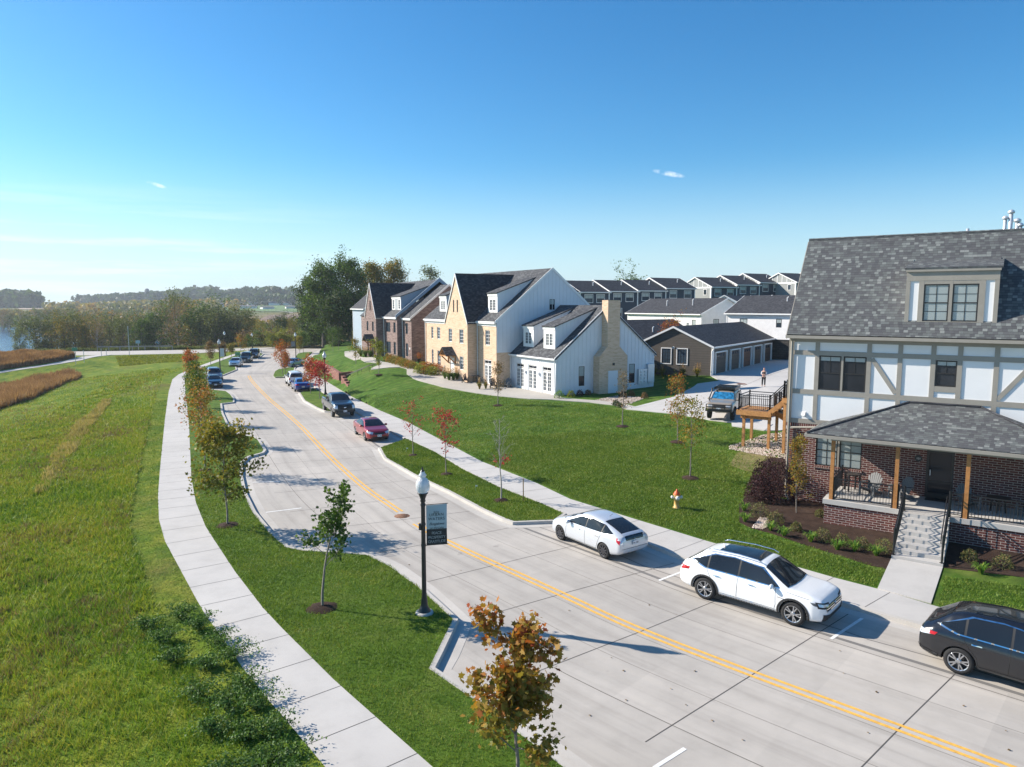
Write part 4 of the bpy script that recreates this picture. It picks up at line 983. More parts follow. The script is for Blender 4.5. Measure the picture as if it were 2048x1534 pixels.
def tan_house():
    fr = F2; t, P = gabled_brick_house(fr, dict(c=(-16.5, -5), z0=1.4), None, 'tan brick house with a tall pointed front gable beside the white clubhouse', 0)
    a0, a1, nf, nb, ze, sl = -25.35, -8.1, 1.72, -11.9, 8.25, .79; nr = (nf + nb) / 2; zr = ze + sl * (nf - nr)
    g0, g1, gn, gze, gzr = -17.45, -12.15, 2.9, 8.12, 13.15; gc = (g0 + g1) / 2; z0 = 1.0
    up = [(-23.7, -23.15), (-22.1, -21.25), (-10.42, -9.46)]; 
    holes = [(x, y, 5.75 + (.15 if x < -20 else 0), 7.3) for x, y in up] + [(-23.65, -23.15, 2.85, 4.6), (-22.05, -21.2, 2.75, 4.55), (-10.66, -9.14, 1.7, 4.25)]
    mb = MB()
    wall(mb, fr, [(a0, z0), (g0, z0), (g0, ze), (a0, ze)], [h for h in holes if h[1] < g0], nf, .12)
    wall(mb, fr, [(g1, z0), (a1, z0), (a1, ze), (g1, ze)], [h for h in holes if h[0] > g1], nf, .12)
    gh = [(-16.62, -15.78, 5.85, 7.3), (-14.02, -13.08, 5.8, 7.3), (-14.0, -13.1, 2.95, 4.4), (-16.3, -15.3, 1.8, 4.1), (-15.5, -15.18, 9.1, 10.45), (-14.6, -14.28, 9.1, 10.45)]
    wall(mb, fr, [(g0, z0), (g1, z0), (g1, gze), (gc, gzr), (g0, gze)], gh, gn, .12)
    for a in (g0, g1): mb.add([fr.W(a, nf - .3, z0), fr.W(a, gn, z0), fr.W(a, gn, gze), fr.W(a, nf - .3, gze)], [(0, 1, 2, 3)])
    sf = side_fr(fr)
    # end wall to the right: brick below 5.07 to the annex, boards above
    mb.add([fr.W(a1, nf, z0), fr.W(a1, -2, z0), fr.W(a1, -2, 5.07), fr.W(a1, nf, 5.07)], [(0, 1, 2, 3)])
    mb.add([fr.W(a0, nf, z0), fr.W(a0, nb, z0), fr.W(a0, nb, ze), fr.W(a0, nr, zr), fr.W(a0, nf, ze)], [(0, 1, 2, 3, 4)])
    mb.add([fr.W(a0, nb, z0), fr.W(a1, nb, z0), fr.W(a1, nb, ze), fr.W(a0, nb, ze)], [(0, 1, 2, 3)])
    P(build_uv(mb, 'brick_wall', M_brick_tan, None))
    mb = MB(); e = a1 + .03
    sfe = Fr(fr.W(a1 + .03, 0).x, fr.W(a1 + .03, 0).y, math.degrees(fr.a) + 90)
    wall(mb, sfe, [(-nf, 5.07), (-nb, 5.07), (-nb, ze), (-nr, zr), (-nf, ze)], [(4.75, 5.4, 9.4, 10.5)], 0, .06)
    battens(mb, sfe, 0, -nf + .1, -nb - .1, lambda q: zr - sl * abs(q + nr) - .1, 5.07, .47, .045, .026)
    P(build_uv(mb, 'board_wall', M_whside, None))
    P(window(sfe, 4.75, 5.4, 9.4, 10.5, -.05, None, M_blackv, 1, 1, .05, .05, True, .5))
    mb = MB(); gable_roof(mb, fr, a0, a1 - .02, nf, nb, ze, sl, .1, .22, .13); P(build_uv(mb, 'roof', M_shingle_md, None))
    # steep gable roof running back into the main roof
    mb = MB(); gs = (gzr - gze) / ((g1 - g0) / 2)
    for sgn in (-1, 1):
        a_e = gc + sgn * ((g1 - g0) / 2 + .16); z_e = gze - gs * .16 + .12; z_r = gzr + .14
        n_e = nf - max(0, (z_e - ze)) / sl + .15; n_r = nf - (z_r - ze) / sl + .15
        quad_slab(mb, [fr.W(a_e, gn + .04, z_e), fr.W(a_e, n_e - .2, z_e), fr.W(gc, n_r, z_r), fr.W(gc, gn + .04, z_r)], .12)
    P(build_uv(mb, 'gable_roof', M_shingle_dk, None))
    mb = MB()
    for sgn in (-1, 1):
        p = fr.W(gc + sgn * ((g1 - g0) / 2 + .1), gn + .04, gze - gs * .1 - .16); q = fr.W(gc, gn + .04, gzr - .12); mb.prism([p, q, q + Vector((0, 0, .27)), p + Vector((0, 0, .2))], fr.dirv(0, .06, 0))
    f = mb.box; f(fr, a0 - .05, g0 - .1, nf + .14, nf + .26, 7.98, 8.22); f(fr, g1 + .1, a1, nf + .14, nf + .26, 7.98, 8.22); f(fr, g1 + .002, g1 + .1, nf + .2, gn, 7.9, 8.1)
    f(fr, a0 + .02, g0, nf, nf + .05, 7.72, 7.98); f(fr, g1, a1, nf, nf + .05, 7.72, 7.98)
    rake_trim(mb, fr, a1 + .04, nf, nb, ze, sl, .2, .06, .3)
    P(mb.build('eave_trim', M_whtrim, None))
    for i, (x, y, q, r_) in enumerate(holes[:-1] + gh[:3] + gh[4:]):
        nn = gn if g0 < x < g1 else nf; sm = (y - x) < .4
        P(window(fr, x, y, q, r_, nn - .11, None, M_whtrim if not sm else M_taupe, 1 if sm or (y - x) < .6 else 2, 1 if sm else 4, .06, .06, False, 0, M_glassb, muntin=.035, sill=.03 if not sm else 0))
    door_unit(P, fr, -10.64, -9.16, 1.72, 3.75, nf - .1, 4.22, name='patio_door')
    P(boxpart(fr, 'front_door', M_whtrim, None, (-16.28, -15.32, gn - .1, gn - .05, 1.85, 4.08)))
    # timber bracketed hood over the front door
    c = -15.8; nn = gn
    mb = MB()
    for sgn in (-1, 1): quad_slab(mb, [fr.W(c + sgn * 1.0, nn, 4.45), fr.W(c + sgn * 1.0, nn + 1.25, 4.45), fr.W(c, nn + 1.25, 5.35), fr.W(c, nn, 5.35)], .06)
    P(build_uv(mb, 'hood_roof', M_shingle_md, None))
    mb = MB(); hb = lambda p, q: mb.beam(fr.W(*p), fr.W(*q), .11, .11)
    for a in (c - .85, c + .85): hb((a, nn, 4.4), (a, nn + 1.15, 4.4)); hb((a, nn + .03, 3.55), (a, nn + .9, 4.35)); hb((a, nn + .05, 3.5), (a, nn + .05, 4.4))
    hb((c - .85, nn + 1.12, 4.42), (c + .85, nn + 1.12, 4.42)); hb((c, nn + 1.12, 4.4), (c, nn + 1.12, 5.2)); hb((c - .8, nn + 1.12, 4.45), (c, nn + 1.12, 5.2)); hb((c + .8, nn + 1.12, 4.45), (c, nn + 1.12, 5.2))
    P(mb.build('hood_brackets', M_cedar, None))
    P(boxpart(fr, 'wall_lamp', M_whtrim, None, (-15.9, -15.7, gn, gn + .2, 4.1, 4.3)))
    P(spout(fr, g1 + .22, nf + .07, 7.9, 1.7, M_galv, None, .09, 1)); P(spout(fr, a0 + .12, nf + .07, 7.9, 2.4, M_whtrim, None, .09, -1))
    # dormers
    shed_dormer(P, fr, -11.45, -9.5, .78, 9.05, 11.12, sl, (M_whside, M_shingle_md), [(-11.1, -10.5, 9.3, 10.5), (-10.45, -9.85, 9.3, 10.5)])
    shed_dormer(P, fr, -23.25, -21.4, .78, 9.05, 11.0, sl, (M_whside, M_shingle_md), [(-22.9, -22.35, 9.3, 10.4), (-22.3, -21.75, 9.3, 10.4)])
tan_house()
def grey_brick_house():
    fr = F3; t, P = gabled_brick_house(fr, dict(c=(-8, -5), z0=2.2), None, 'grey brown brick house with a dark pointed gable left of the tan house', 0)
    sl = .80; z0 = 1.8
    A0, A1, g0, g1, gn, B0, bn = -3.3, 0, -14.05, -8.85, 1.95, -14.1, .8; gc = (g0 + g1) / 2; gze, gzr = 8.25, 12.85
    mb = MB()
    hA = [(-2.2, -1.36, 6.1, 7.5), (-2.2, -1.34, 3.15, 4.85)]; hB = [(-7.98, -6.12, 6.2, 7.52), (-4.8, -3.93, 6.2, 7.55), (-7.92, -6.08, 3.3, 4.88), (-4.82, -3.94, 3.25, 4.9)]
    gh = [(-13.3, -12.5, 6.2, 7.55), (-10.7, -9.9, 6.22, 7.55), (-13.2, -12.4, 3.2, 4.6), (-11.75, -11.45, 9.1, 10.42), (-11.3, -11.0, 9.1, 10.42)]
    wall(mb, fr, [(A0, z0), (A1, z0), (A1, 8.2), (A0, 8.2)], hA, 0, .12)
    wall(mb, fr, [(g1, z0), (A0, z0), (A0, 8.3), (g1, 8.3)], hB, bn, .12)
    wall(mb, fr, [(g0, z0), (g1, z0), (g1, gze), (gc, gzr), (g0, gze)], gh, gn, .12)
    mb.add([fr.W(A0, bn, z0), fr.W(A0, -3, z0), fr.W(A0, -3, 11), fr.W(A0, bn, 8.3)], [(0, 1, 2, 3)])
    mb.add([fr.W(g1, gn, z0), fr.W(g1, 0, z0), fr.W(g1, 0, gze), fr.W(g1, gn, gze)], [(0, 1, 2, 3)]); mb.add([fr.W(g0, gn, z0), fr.W(g0, -1, z0), fr.W(g0, -1, gze), fr.W(g0, gn, gze)], [(0, 1, 2, 3)])
    nbA = -10.6; nrA = -5.3; zrA = 8.2 + sl * 5.3
    mb.add([fr.W(A1, 0, z0), fr.W(A1, nbA, z0), fr.W(A1, nbA, 8.2), fr.W(A1, nrA, zrA), fr.W(A1, 0, 8.2)], [(0, 1, 2, 3, 4)])
    mb.add([fr.W(-20, bn, z0), fr.W(g0, bn, z0), fr.W(g0, bn, 8.3), fr.W(-20, bn, 8.3)], [(0, 1, 2, 3)]); mb.add([fr.W(-20, bn, z0), fr.W(-20, -10.6, z0), fr.W(-20, -10.6, 8.3), fr.W(-20, -5, 12.9), fr.W(-20, bn, 8.3)], [(0, 1, 2, 3, 4)])
    P(build_uv(mb, 'brick_wall', M_brick_grey, None))
    mb = MB(); gable_roof(mb, fr, A0, A1, 0, nbA, 8.2, sl, .05, .2, .12); P(build_uv(mb, 'low_roof', M_shingle_md, None))
    mb = MB(); gable_roof(mb, fr, -20, A0 - .1, bn, bn - 12.3, 8.3, sl, .0, .2, .12); P(build_uv(mb, 'roof', M_shingle_md, None))
    zrB = 8.3 + sl * 6.15; nrB = bn - 6.15
    mb = MB()   # boarded parapet between the two roofs
    mb.prism([fr.W(A0 - .14, bn + .2, 8.05), fr.W(A0 - .14, nrB, zrB - .2), fr.W(A0 - .14, nrB, zrB + .34), fr.W(A0 - .14, bn + .2, 8.5)], fr.dirv(.12, 0, 0)); mb.prism([fr.W(A0 - .14, bn - 12.5, 8.05), fr.W(A0 - .14, nrB, zrB - .2), fr.W(A0 - .14, nrB, zrB + .34), fr.W(A0 - .14, bn - 12.5, 8.5)], fr.dirv(.12, 0, 0))
    P(build_uv(mb, 'gable_board', stucco('blue_grey_board', (0.30, 0.38, 0.47)), None))
    gs = (gzr - gze) / ((g1 - g0) / 2); mb = MB()
    for sgn in (-1, 1):
        a_e = gc + sgn * ((g1 - g0) / 2 + .16); z_e = gze - gs * .16 + .12; z_r = gzr + .14
        n_r = bn - (z_r - 8.3) / sl + .15
        quad_slab(mb, [fr.W(a_e, gn + .04, z_e), fr.W(a_e, bn - .1, z_e), fr.W(gc, n_r, z_r), fr.W(gc, gn + .04, z_r)], .12)
    P(build_uv(mb, 'gable_roof', M_shingle_dk, None))
    mb = MB(); f = mb.box
    for sgn in (-1, 1):
        p = fr.W(gc + sgn * ((g1 - g0) / 2 + .1), gn + .04, gze - gs * .1 - .16); q = fr.W(gc, gn + .04, gzr - .12); mb.prism([p, q, q + Vector((0, 0, .27)), p + Vector((0, 0, .2))], fr.dirv(0, .06, 0))
    f(fr, g1 + .1, A0 + .05, bn + .1, bn + .22, 8.0, 8.25); f(fr, A0 + .1, A1 + .05, .1, .22, 7.9, 8.15); f(fr, g1 + .002, g1 + .1, bn + .2, gn, 8.0, 8.2)
    rake_trim(mb, fr, A1 + .06, 0, nbA, 8.2, sl, .2, .06, .3); P(mb.build('eave_trim', M_whtrim, None))
    for x, y, q, r_ in hA + hB + gh:
        nn = gn if x < g1 and x > g0 else (bn if x < A0 else 0); P(window(fr, x, y, q, r_, nn - .11, None, M_blackv, 1 if y - x < .5 else (2 if y - x < 1 else 4), 2 if y - x > .5 else 1, .05, .05, False, 0, M_glassb, muntin=.035, sill=.03, trim_m=M_taupe))
    c, nn = -11.6, gn; mb = MB()
    for sgn in (-1, 1): quad_slab(mb, [fr.W(c + 1.1 + sgn * 1.0, nn, 4.9), fr.W(c + 1.1 + sgn * 1.0, nn + 1.25, 4.9), fr.W(c + 1.1, nn + 1.25, 5.8), fr.W(c + 1.1, nn, 5.8)], .06)
    P(build_uv(mb, 'hood_roof', M_shingle_md, None)); mb = MB()
    for a in (c + .25, c + 1.95): mb.beam(fr.W(a, nn, 4.85), fr.W(a, nn + 1.15, 4.85), .12, .12); mb.beam(fr.W(a, nn + .03, 4.0), fr.W(a, nn + .9, 4.8), .12, .12); mb.beam(fr.W(a, nn + .06, 2.4), fr.W(a, nn + .06, 4.9), .14, .14)
    P(mb.build('hood_brackets', M_cedar, None))
    P(boxpart(fr, 'front_door', M_blackv, None, (-10.9, -9.95, gn, gn + .05, 2.5, 4.6)))
    for a, n_ in ((g1 + .25, bn + .07), (A0 + .15, .07)): P(spout(fr, a, n_, 8.0, 2.6, M_whtrim, None, .09, 1))
    # wide dormer with two white windows
    shed_dormer(P, fr, -8.2, -4.5, -.2, 9.15, 11.0, sl, (stucco('blue_grey_board2', (0.30, 0.38, 0.47)), M_shingle_md), [(-7.95, -7.15, 9.3, 10.6), (-5.55, -4.75, 9.3, 10.6)], frame=M_whtrim)
    P(boxpart(fr, 'dormer_panel', simple('dormer_grey', (0.33, 0.36, 0.38), .7), None, (-6.85, -5.85, -.199, -.17, 9.15, 10.68)))
    P(boxpart(fr, 'unit_sign', M_whtrim, None, (-.75, -.5, 0, .03, 4.1, 4.35)))
grey_brick_house()
def plain_house(name, label, cat, fr, a0, a1, nf, nb, z0, ze, sl, mw, mr, trim, wins=(), ewins=(), group=None, left_w=(), pipes=(), corner=True, wcols=2, eov=.35, wf=None):
    """gabled house with ridge along the front"""
    t = empty(name, tuple(fr.W((a0 + a1) / 2, (nf + nb) / 2, z0 + .4))); tag(t, label, cat, group); P = Pfac(t)
    nr = (nf + nb) / 2; zr = ze + sl * (nf - nr); mb = MB()
    wall(mb, fr, [(a0, z0), (a1, z0), (a1, ze), (a0, ze)], [w_[:4] for w_ in wins], nf, .06)
    sfe = Fr(fr.W(a1, 0).x, fr.W(a1, 0).y, math.degrees(fr.a) + 90)
    wall(mb, sfe, [(-nf, z0), (-nb, z0), (-nb, ze), (-nr, zr), (-nf, ze)], [w_[:4] for w_ in ewins], 0, .06)
    mb.add([fr.W(a0, nf, z0), fr.W(a0, nf, ze), fr.W(a0, nr, zr), fr.W(a0, nb, ze), fr.W(a0, nb, z0)], [(0, 1, 2, 3, 4)]); mb.add([fr.W(a0, nb, z0), fr.W(a1, nb, z0), fr.W(a1, nb, ze), fr.W(a0, nb, ze)], [(0, 1, 2, 3)])
    P(build_uv(mb, 'wall', mw, None))
    mb = MB(); gable_roof(mb, fr, a0, a1, nf, nb, ze, sl, .25, eov, .13); P(build_uv(mb, 'roof', mr, None))
    mb = MB(); rake_trim(mb, fr, a1 + .22, nf, nb, ze, sl, eov, .05, .22); rake_trim(mb, fr, a0 - .27, nf, nb, ze, sl, eov, .05, .22)
    zz = ze - sl * eov; mb.box(fr, a0 - .2, a1 + .2, nf + eov, nf + eov + .11, zz - .03, zz + .13); mb.box(fr, a0 - .2, a1 + .2, nf, nf + eov, zz - .06, zz - .035)
    if corner: mb.box(fr, a0, a0 + .12, nf, nf + .03, z0, zz - .06); mb.box(fr, a1 - .12, a1 + .03, nf, nf + .03, z0, zz - .06)
    P(mb.build('trim', trim, None))
    for w_ in wins: P(window(fr, *w_[:4], nf - .04, None, wf or M_blackv, wcols, 2, .07, .05, True, .5 if len(w_) < 5 else w_[4], M_glassb, trim=.0 if wf is None else .09, trim_m=trim))
    for w_ in ewins: P(window(sfe, *w_[:4], -.04, None, wf or M_blackv, wcols, 2, .07, .05, True, .5, M_glassb, trim=.0 if wf is None else .09, trim_m=trim))
    for a, n, h in pipes:
        z = ze + sl * (nf - n) if n > nr else zr; mb = MB(); mb.tube([fr.W(a, n, z), fr.W(a, n, z + h), fr.W(a + .18, n, z + h + .1)], .07, 6); P(mb.build('roof_pipe', M_whtrim, None))
    return t, P
M_garage = siding('brown_siding', (0.105, 0.088, 0.072), 0.26, 0.4)
M_navy = siding('navy_siding', (0.012, 0.032, 0.058), 0.2, 0.6)
M_whlap = siding('white_lap_siding', (0.80, 0.78, 0.77), 0.16, 0.8)
M_greylap = siding('grey_lap_siding', (0.30, 0.31, 0.30), 0.2, 0.75)
def garage():
    fr = side_fr(F1)    # its front (the doors) faces +s of F1: s' = -n, n' = s
    t, P = plain_house('garage_block', 'dark brown garage block with five roll up doors facing the car park', 'garage', fr, 74.2, 98.6, -25.4, -33.9, 2.2, 5.5, .46, M_garage, M_shingle_dk, M_whtrim, pipes=(), corner=False, eov=.35)
    # gable windows toward the street are on the a0 end
    ef = Fr(0, 0, math.degrees(F1.a))
    for a0, a1 in ((-31.0, -29.95), (-29.2, -28.1)): P(window(ef, a0, a1, 3.5, 5.12, -74.2, None, M_blackv, 3, 4, .06, .05, False, 0, M_glassb, trim=.1, trim_m=M_whtrim))
    mb = MB(); mb.tube([ef.W(-29.55, -74.2, 5.2), ef.W(-29.55, -74.0, 5.35), ef.W(-29.55, -73.8, 5.25)], [.05, .06, .14], 8); P(mb.build('barn_lamp', M_whtrim, None))
    M_gd = siding('garage_door', (0.075, 0.05, 0.036), 0.5, 0.5); M_gd2 = siding('rust_garage_door', (0.13, 0.045, 0.022), 0.5, 0.5)
    for k, (d0, d1) in enumerate(((75.1, 79.0), (80.3, 83.9), (84.9, 88.5), (89.4, 93.0), (94.1, 97.6))):
        m = M_gd2 if k == 2 else M_gd
        d = P(boxpart(fr, 'garage_door', m, None, (d0 + .12, d1 - .12, -25.4, -25.37, 2.3, 4.75), uv=True)); tag(d, label='rust red garage door' if k == 2 else None)
        P(boxpart(fr, 'door_trim', M_whtrim, None, (d0, d0 + .12, -25.4, -25.2, 2.3, 4.75), (d1 - .12, d1, -25.4, -25.2, 2.3, 4.75), (d0, d1, -25.4, -25.2, 4.751, 4.88)))
        g = MB()
        for q in range(4): g.box(fr, d0 + .3 + q * .8, d0 + .85 + q * .8, -25.37, -25.36, 4.3, 4.6)
        P(g.build('door_lights', M_glassb, None))
    mb = MB(); mb.box(fr, 74.2, 74.5, -25.4, -25.22, 2.2, 5.3); mb.tube([fr.W(74.05, -25.1, 5.25), fr.W(74.1, -25.3, 5.0), fr.W(74.1, -25.32, 2.3)], .08, 6); P(mb.build('corner_post', M_whtrim, None))
garage()
# a second, lower garage behind the clubhouse
def hit(u, n):   # s where view column u meets a plane n of the F5 grid
    r = ray(u, 600); d = r[0] * F5.N[0] + r[1] * F5.N[1]; t = n / d; return (r[0] * F5.U[0] + r[1] * F5.U[1]) * t, t * r[1]
def f5n(u, v, D):
    o = atd(u, v, D); return o[0] * F5.N[0] + o[1] * F5.N[1]
ng = f5n(1385, 670, 92)
plain_house('garage_block', 'low dark roofed garage block half hidden behind the white clubhouse', 'garage', F5, hit(1222, ng)[0], hit(1392, ng)[0], ng, ng - 8.5, 2.2, 5.9, .46, M_garage, M_shingle_dk, M_taupe, pipes=((hit(1318, ng)[0], ng - 1.0, .7),), corner=False)
# white houses
fw1 = Fr(*F2.W(0, 0)[:2], -29)
def at_fr(u, v, D):   # origin helper: world point on a ray at depth D
    p = atd(u, v, D); return p
p = atd(1402.8, 629, 108)
fA = Fr(p[0], p[1], -58.7)
wa = [(-13.2 + k * 2.55, -12.75 + k * 2.55, 6.0, 7.1) for k in range(5)] + [(-1.9, -1.15, 5.2, 7.6)]
plain_house('white_house', 'long low white house with small windows, nearest behind the garages', 'house', fA, -17, 0, 0, -11, 3.2, 8.5, .42, M_whlap, M_shingle_dk, M_whtrim, wins=wa, ewins=[(2.6, 3.8, 5.2, 7.7), (6.0, 7.2, 5.2, 7.7)], pipes=((-10.2, -2.6, .9), (-4.6, -2.8, 1.0)))
p = atd(1453.5, 624.5, 100)
fB = Fr(p[0], p[1], -45)
plain_house('white_house', 'white lap sided house on a dark base, seen past the timbered house roof', 'house', fB, 0, 17, 0, -11, 5.3, 8.75, .42, M_whlap, M_shingle_dk, M_whtrim, wins=[(2.0, 3.1, 6.4, 8.0), (7.2, 7.95, 6.9, 8.05), (13.2, 14.4, 6.1, 8.1)], pipes=((12.0, -3, 1.0), (7.0, -3.6, .6)))
mb = MB(); mb.box(fB, -.5, 17.5, -11, -.1, 2.5, 5.3); o = build_uv(mb, 'retaining_wall', cell_mat('dark_block', .5, .3, [(0, (0.03, 0.028, 0.027)), (1, (0.06, 0.055, 0.05))], (0.02, 0.02, 0.02), .02), None); tag(o, 'dark block retaining wall under the white lap sided house', 'wall')
p = atd(1450.7, 594, 128)
plain_house('white_house', 'small white gable with dark roof peeping between the two white houses', 'house', Fr(p[0], p[1], -31 + 90), -.5, 11, 3.4, -3.4, 3.5, 9.7, .52, M_whlap, M_shingle_dk, M_whtrim)
p = atd(1493, 595, 125)
plain_house('grey_house', 'grey shingle roof showing above the white lap sided house', 'house', Fr(p[0], p[1], math.degrees(F1.a) + 4), 0, 16, 0, -9, 4, 9.8, .36, M_whlap, M_shingle_md, M_whtrim, pipes=((3.5, -3.5, .4),))
# navy rows: stepped units
def row_unit(k, a0, a1, nf, z0, ze, label, gl=False, end=False):
    fr = F5; dz = .0
    wins = [(a0 + 1.1, a0 + 2.9, ze - 1.95, ze - .55), (a1 - 2.9, a1 - 1.1, ze - 1.95, ze - .55), (a0 + 1.1, a0 + 3.1, ze - 5.0, ze - 3.3)]
    t, P = plain_house('row_house', label, 'house', fr, a0, a1, nf, nf - 9.2, z0, ze, .44, M_navy, M_shingle_dk, M_whtrim, wins=wins, group='navy row houses stepping up the hill', pipes=(((a0 + a1) / 2 + 1.4, nf - 2.4, .7),), wf=M_blackv, eov=.4)
    if gl:   # grey boarded gable end with white uprights, facing left
        gf = Fr(fr.W(a0 - .012, 0).x, fr.W(a0 - .012, 0).y, math.degrees(fr.a) - 90)
        nr = nf - 4.6; zr = ze + .44 * 4.6; mb = MB(); wall(mb, gf, [(nf - 9.2, z0), (nf, z0), (nf, ze), (nr, zr), (nf - 9.2, ze)], [], 0, .02); P(build_uv(mb, 'gable_wall', M_greylap, None))
        mb = MB(); mb.box(gf, nf - 9.2, nf, .0, .06, ze - .35, ze - .05)
        for q in (1.1, 2.4, 3.7, 5.0, 6.3, 7.6): mb.box(gf, nf - q - .07, nf - q + .07, .0, .05, ze - .05, ze + .44 * (4.6 - abs(q - 4.6)) - .1)
        mb.box(gf, nf - .3, nf, 0, .05, z0, ze); P(mb.build('gable_trim', M_whtrim, None))
        P(window(gf, nf - 2.1, nf - 1.3, ze - 1.7, ze - .6, 0, None, M_blackv, 1, 1, .07, .05, False, 0, M_glassb, trim=.1, trim_m=M_whtrim))
# left row: units about 7.1 m wide
o_ = atd(1160, 585, 130); s_o = o_[0] * F5.U[0] + o_[1] * F5.U[1]; n_o = o_[0] * F5.N[0] + o_[1] * F5.N[1]
lab = ['navy row house at the left, its windows just above the clubhouse roof', 'navy row house second from the left behind the brick chimney', 'navy row house right of the chimney with two paired windows', 'navy row house at the high right end of the left row']
def z_at(v, y): return atd(1024, v, y)[2]
cols_ = [1110, 1160, 1218, 1275, 1331, 1389]; vs_ = [585.5, 585.5, 583.8, 582.6, 578.0]
lab = ['navy row house leftmost, only its roof showing past the clubhouse ridge'] + lab
for k in range(5):
    s0, y0 = hit(cols_[k], n_o); s1, y1 = hit(cols_[k + 1], n_o); ze = z_at(vs_[k], (y0 + y1) / 2) + .18
    row_unit(k, s0, s1 - .0, n_o + .01 * k, 4.0, ze, lab[k])
n2 = n_o - 14.5; n2 = (lambda o: o[0] * F5.N[0] + o[1] * F5.N[1])(atd(1422, 575, 152))
cols2 = [1422, 1472.6, 1517.7, 1563]; vs2 = [575.3, 571, 566.6]
lab2 = ['navy row house with grey gable and white uprights beside the left row', 'navy row house in the middle of the right hand row', 'navy row house third along the right row with high dark roof']
for k in range(3):
    s0, y0 = hit(cols2[k], n2); s1, y1 = hit(cols2[k + 1], n2); ze = z_at(vs2[k], (y0 + y1) / 2) + .18
    row_unit(k, s0, s1, n2 + .01 * k, 5.0, ze, lab2[k], gl=True)
n3 = (lambda o: o[0] * F5.N[0] + o[1] * F5.N[1])(atd(1591, 566, 158))
s0, y0 = hit(1591, n3); s1, y1 = hit(1640, n3); row_unit(0, s0, s1, n3, 5.0, z_at(566, (y0 + y1) / 2) + .18, 'navy row house with grey gable at the edge of the timbered house roof', gl=True)
s2, y2 = hit(1690, n3); row_unit(1, s1, s2, n3, 5.0, z_at(561, (y1 + y2) / 2), 'navy row house farthest right, only a roof corner showing', gl=True)
# blue-grey house at the far end, beyond the grey-brown brick one
p = on(733, 703, 2.0)
fr_b = Fr(p.x - 2.5, p.y + 17, -66)
M_bluegrey = siding('pale_blue_siding', (0.33, 0.40, 0.47), .2, .8)
plain_house('blue_house', 'pale blue grey house at the far end behind the grey brown brick one', 'house', fr_b, -9, 2.2, 1.5, -8.5, .8, 9.3, .85, M_bluegrey, M_shingle_dk, M_whtrim, wins=[(-.6, .2, 6.6, 8.0), (-.6, .2, 3.2, 4.8)], corner=True)
# ================================================================ vehicles
def tri2d(poly, sp):
    poly = densify(poly, sp); nb = len(poly); q = np.array(poly); x0, y0 = q.min(0); x1, y1 = q.max(0)
    gx, gy = np.meshgrid(np.arange(x0 + sp / 2, x1, sp), np.arange(y0 + sp / 2, y1, sp)); G = np.stack([gx.ravel(), gy.ravel()], 1)
    if len(G): G = G[inside(G, poly)]
    if len(G): d, _ = seg_dist(G, poly + [poly[0]]); G = G[d > sp * .35]
    vs, _, fs, *_ = delaunay_2d_cdt([Vector(p) for p in poly] + [Vector(p) for p in G], [(i, (i + 1) % nb) for i in range(nb)], [], 0, 1e-6)
    V = np.array([(v.x, v.y) for v in vs]); keep = inside(np.array([V[list(f)].mean(0) for f in fs]), poly)
    return V, [tuple(f) for f, k in zip(fs, keep) if k]
def paint(name, c, metal=0.2, rough=0.32):
    m = NM(name); m.col(c); m.rough(rough); m.b.inputs['Metallic'].default_value = metal; m.b.inputs['Coat Weight'].default_value = 1.0; m.b.inputs['Coat Roughness'].default_value = 0.04
    return m.m
M_tyre = simple('tyre_rubber', (0.018, 0.018, 0.019), 0.85)
M_rim = simple('alloy', (0.50, 0.51, 0.53), 0.28, 0.85)
M_rimdk = simple('dark_alloy', (0.10, 0.10, 0.11), 0.35, 0.8)
M_cglass = glass('car_glass', (0.010, 0.013, 0.017), 0.03); M_cglass.node_tree.nodes['Principled BSDF'].inputs['IOR'].default_value = 1.5
M_hl = simple('lamp_lens', (0.62, 0.66, 0.70), 0.08, 0.3); M_tl = simple('tail_lens', (0.42, 0.015, 0.02), 0.12)
M_chrome = simple('chrome', (0.75, 0.76, 0.78), 0.12, 1.0); M_trimb = simple('black_plastic', (0.02, 0.02, 0.021), 0.6)
M_plate = simple('plate', (0.68, 0.70, 0.73), 0.5); M_seam = simple('panel_gap', (0.01, 0.01, 0.01), 0.9)
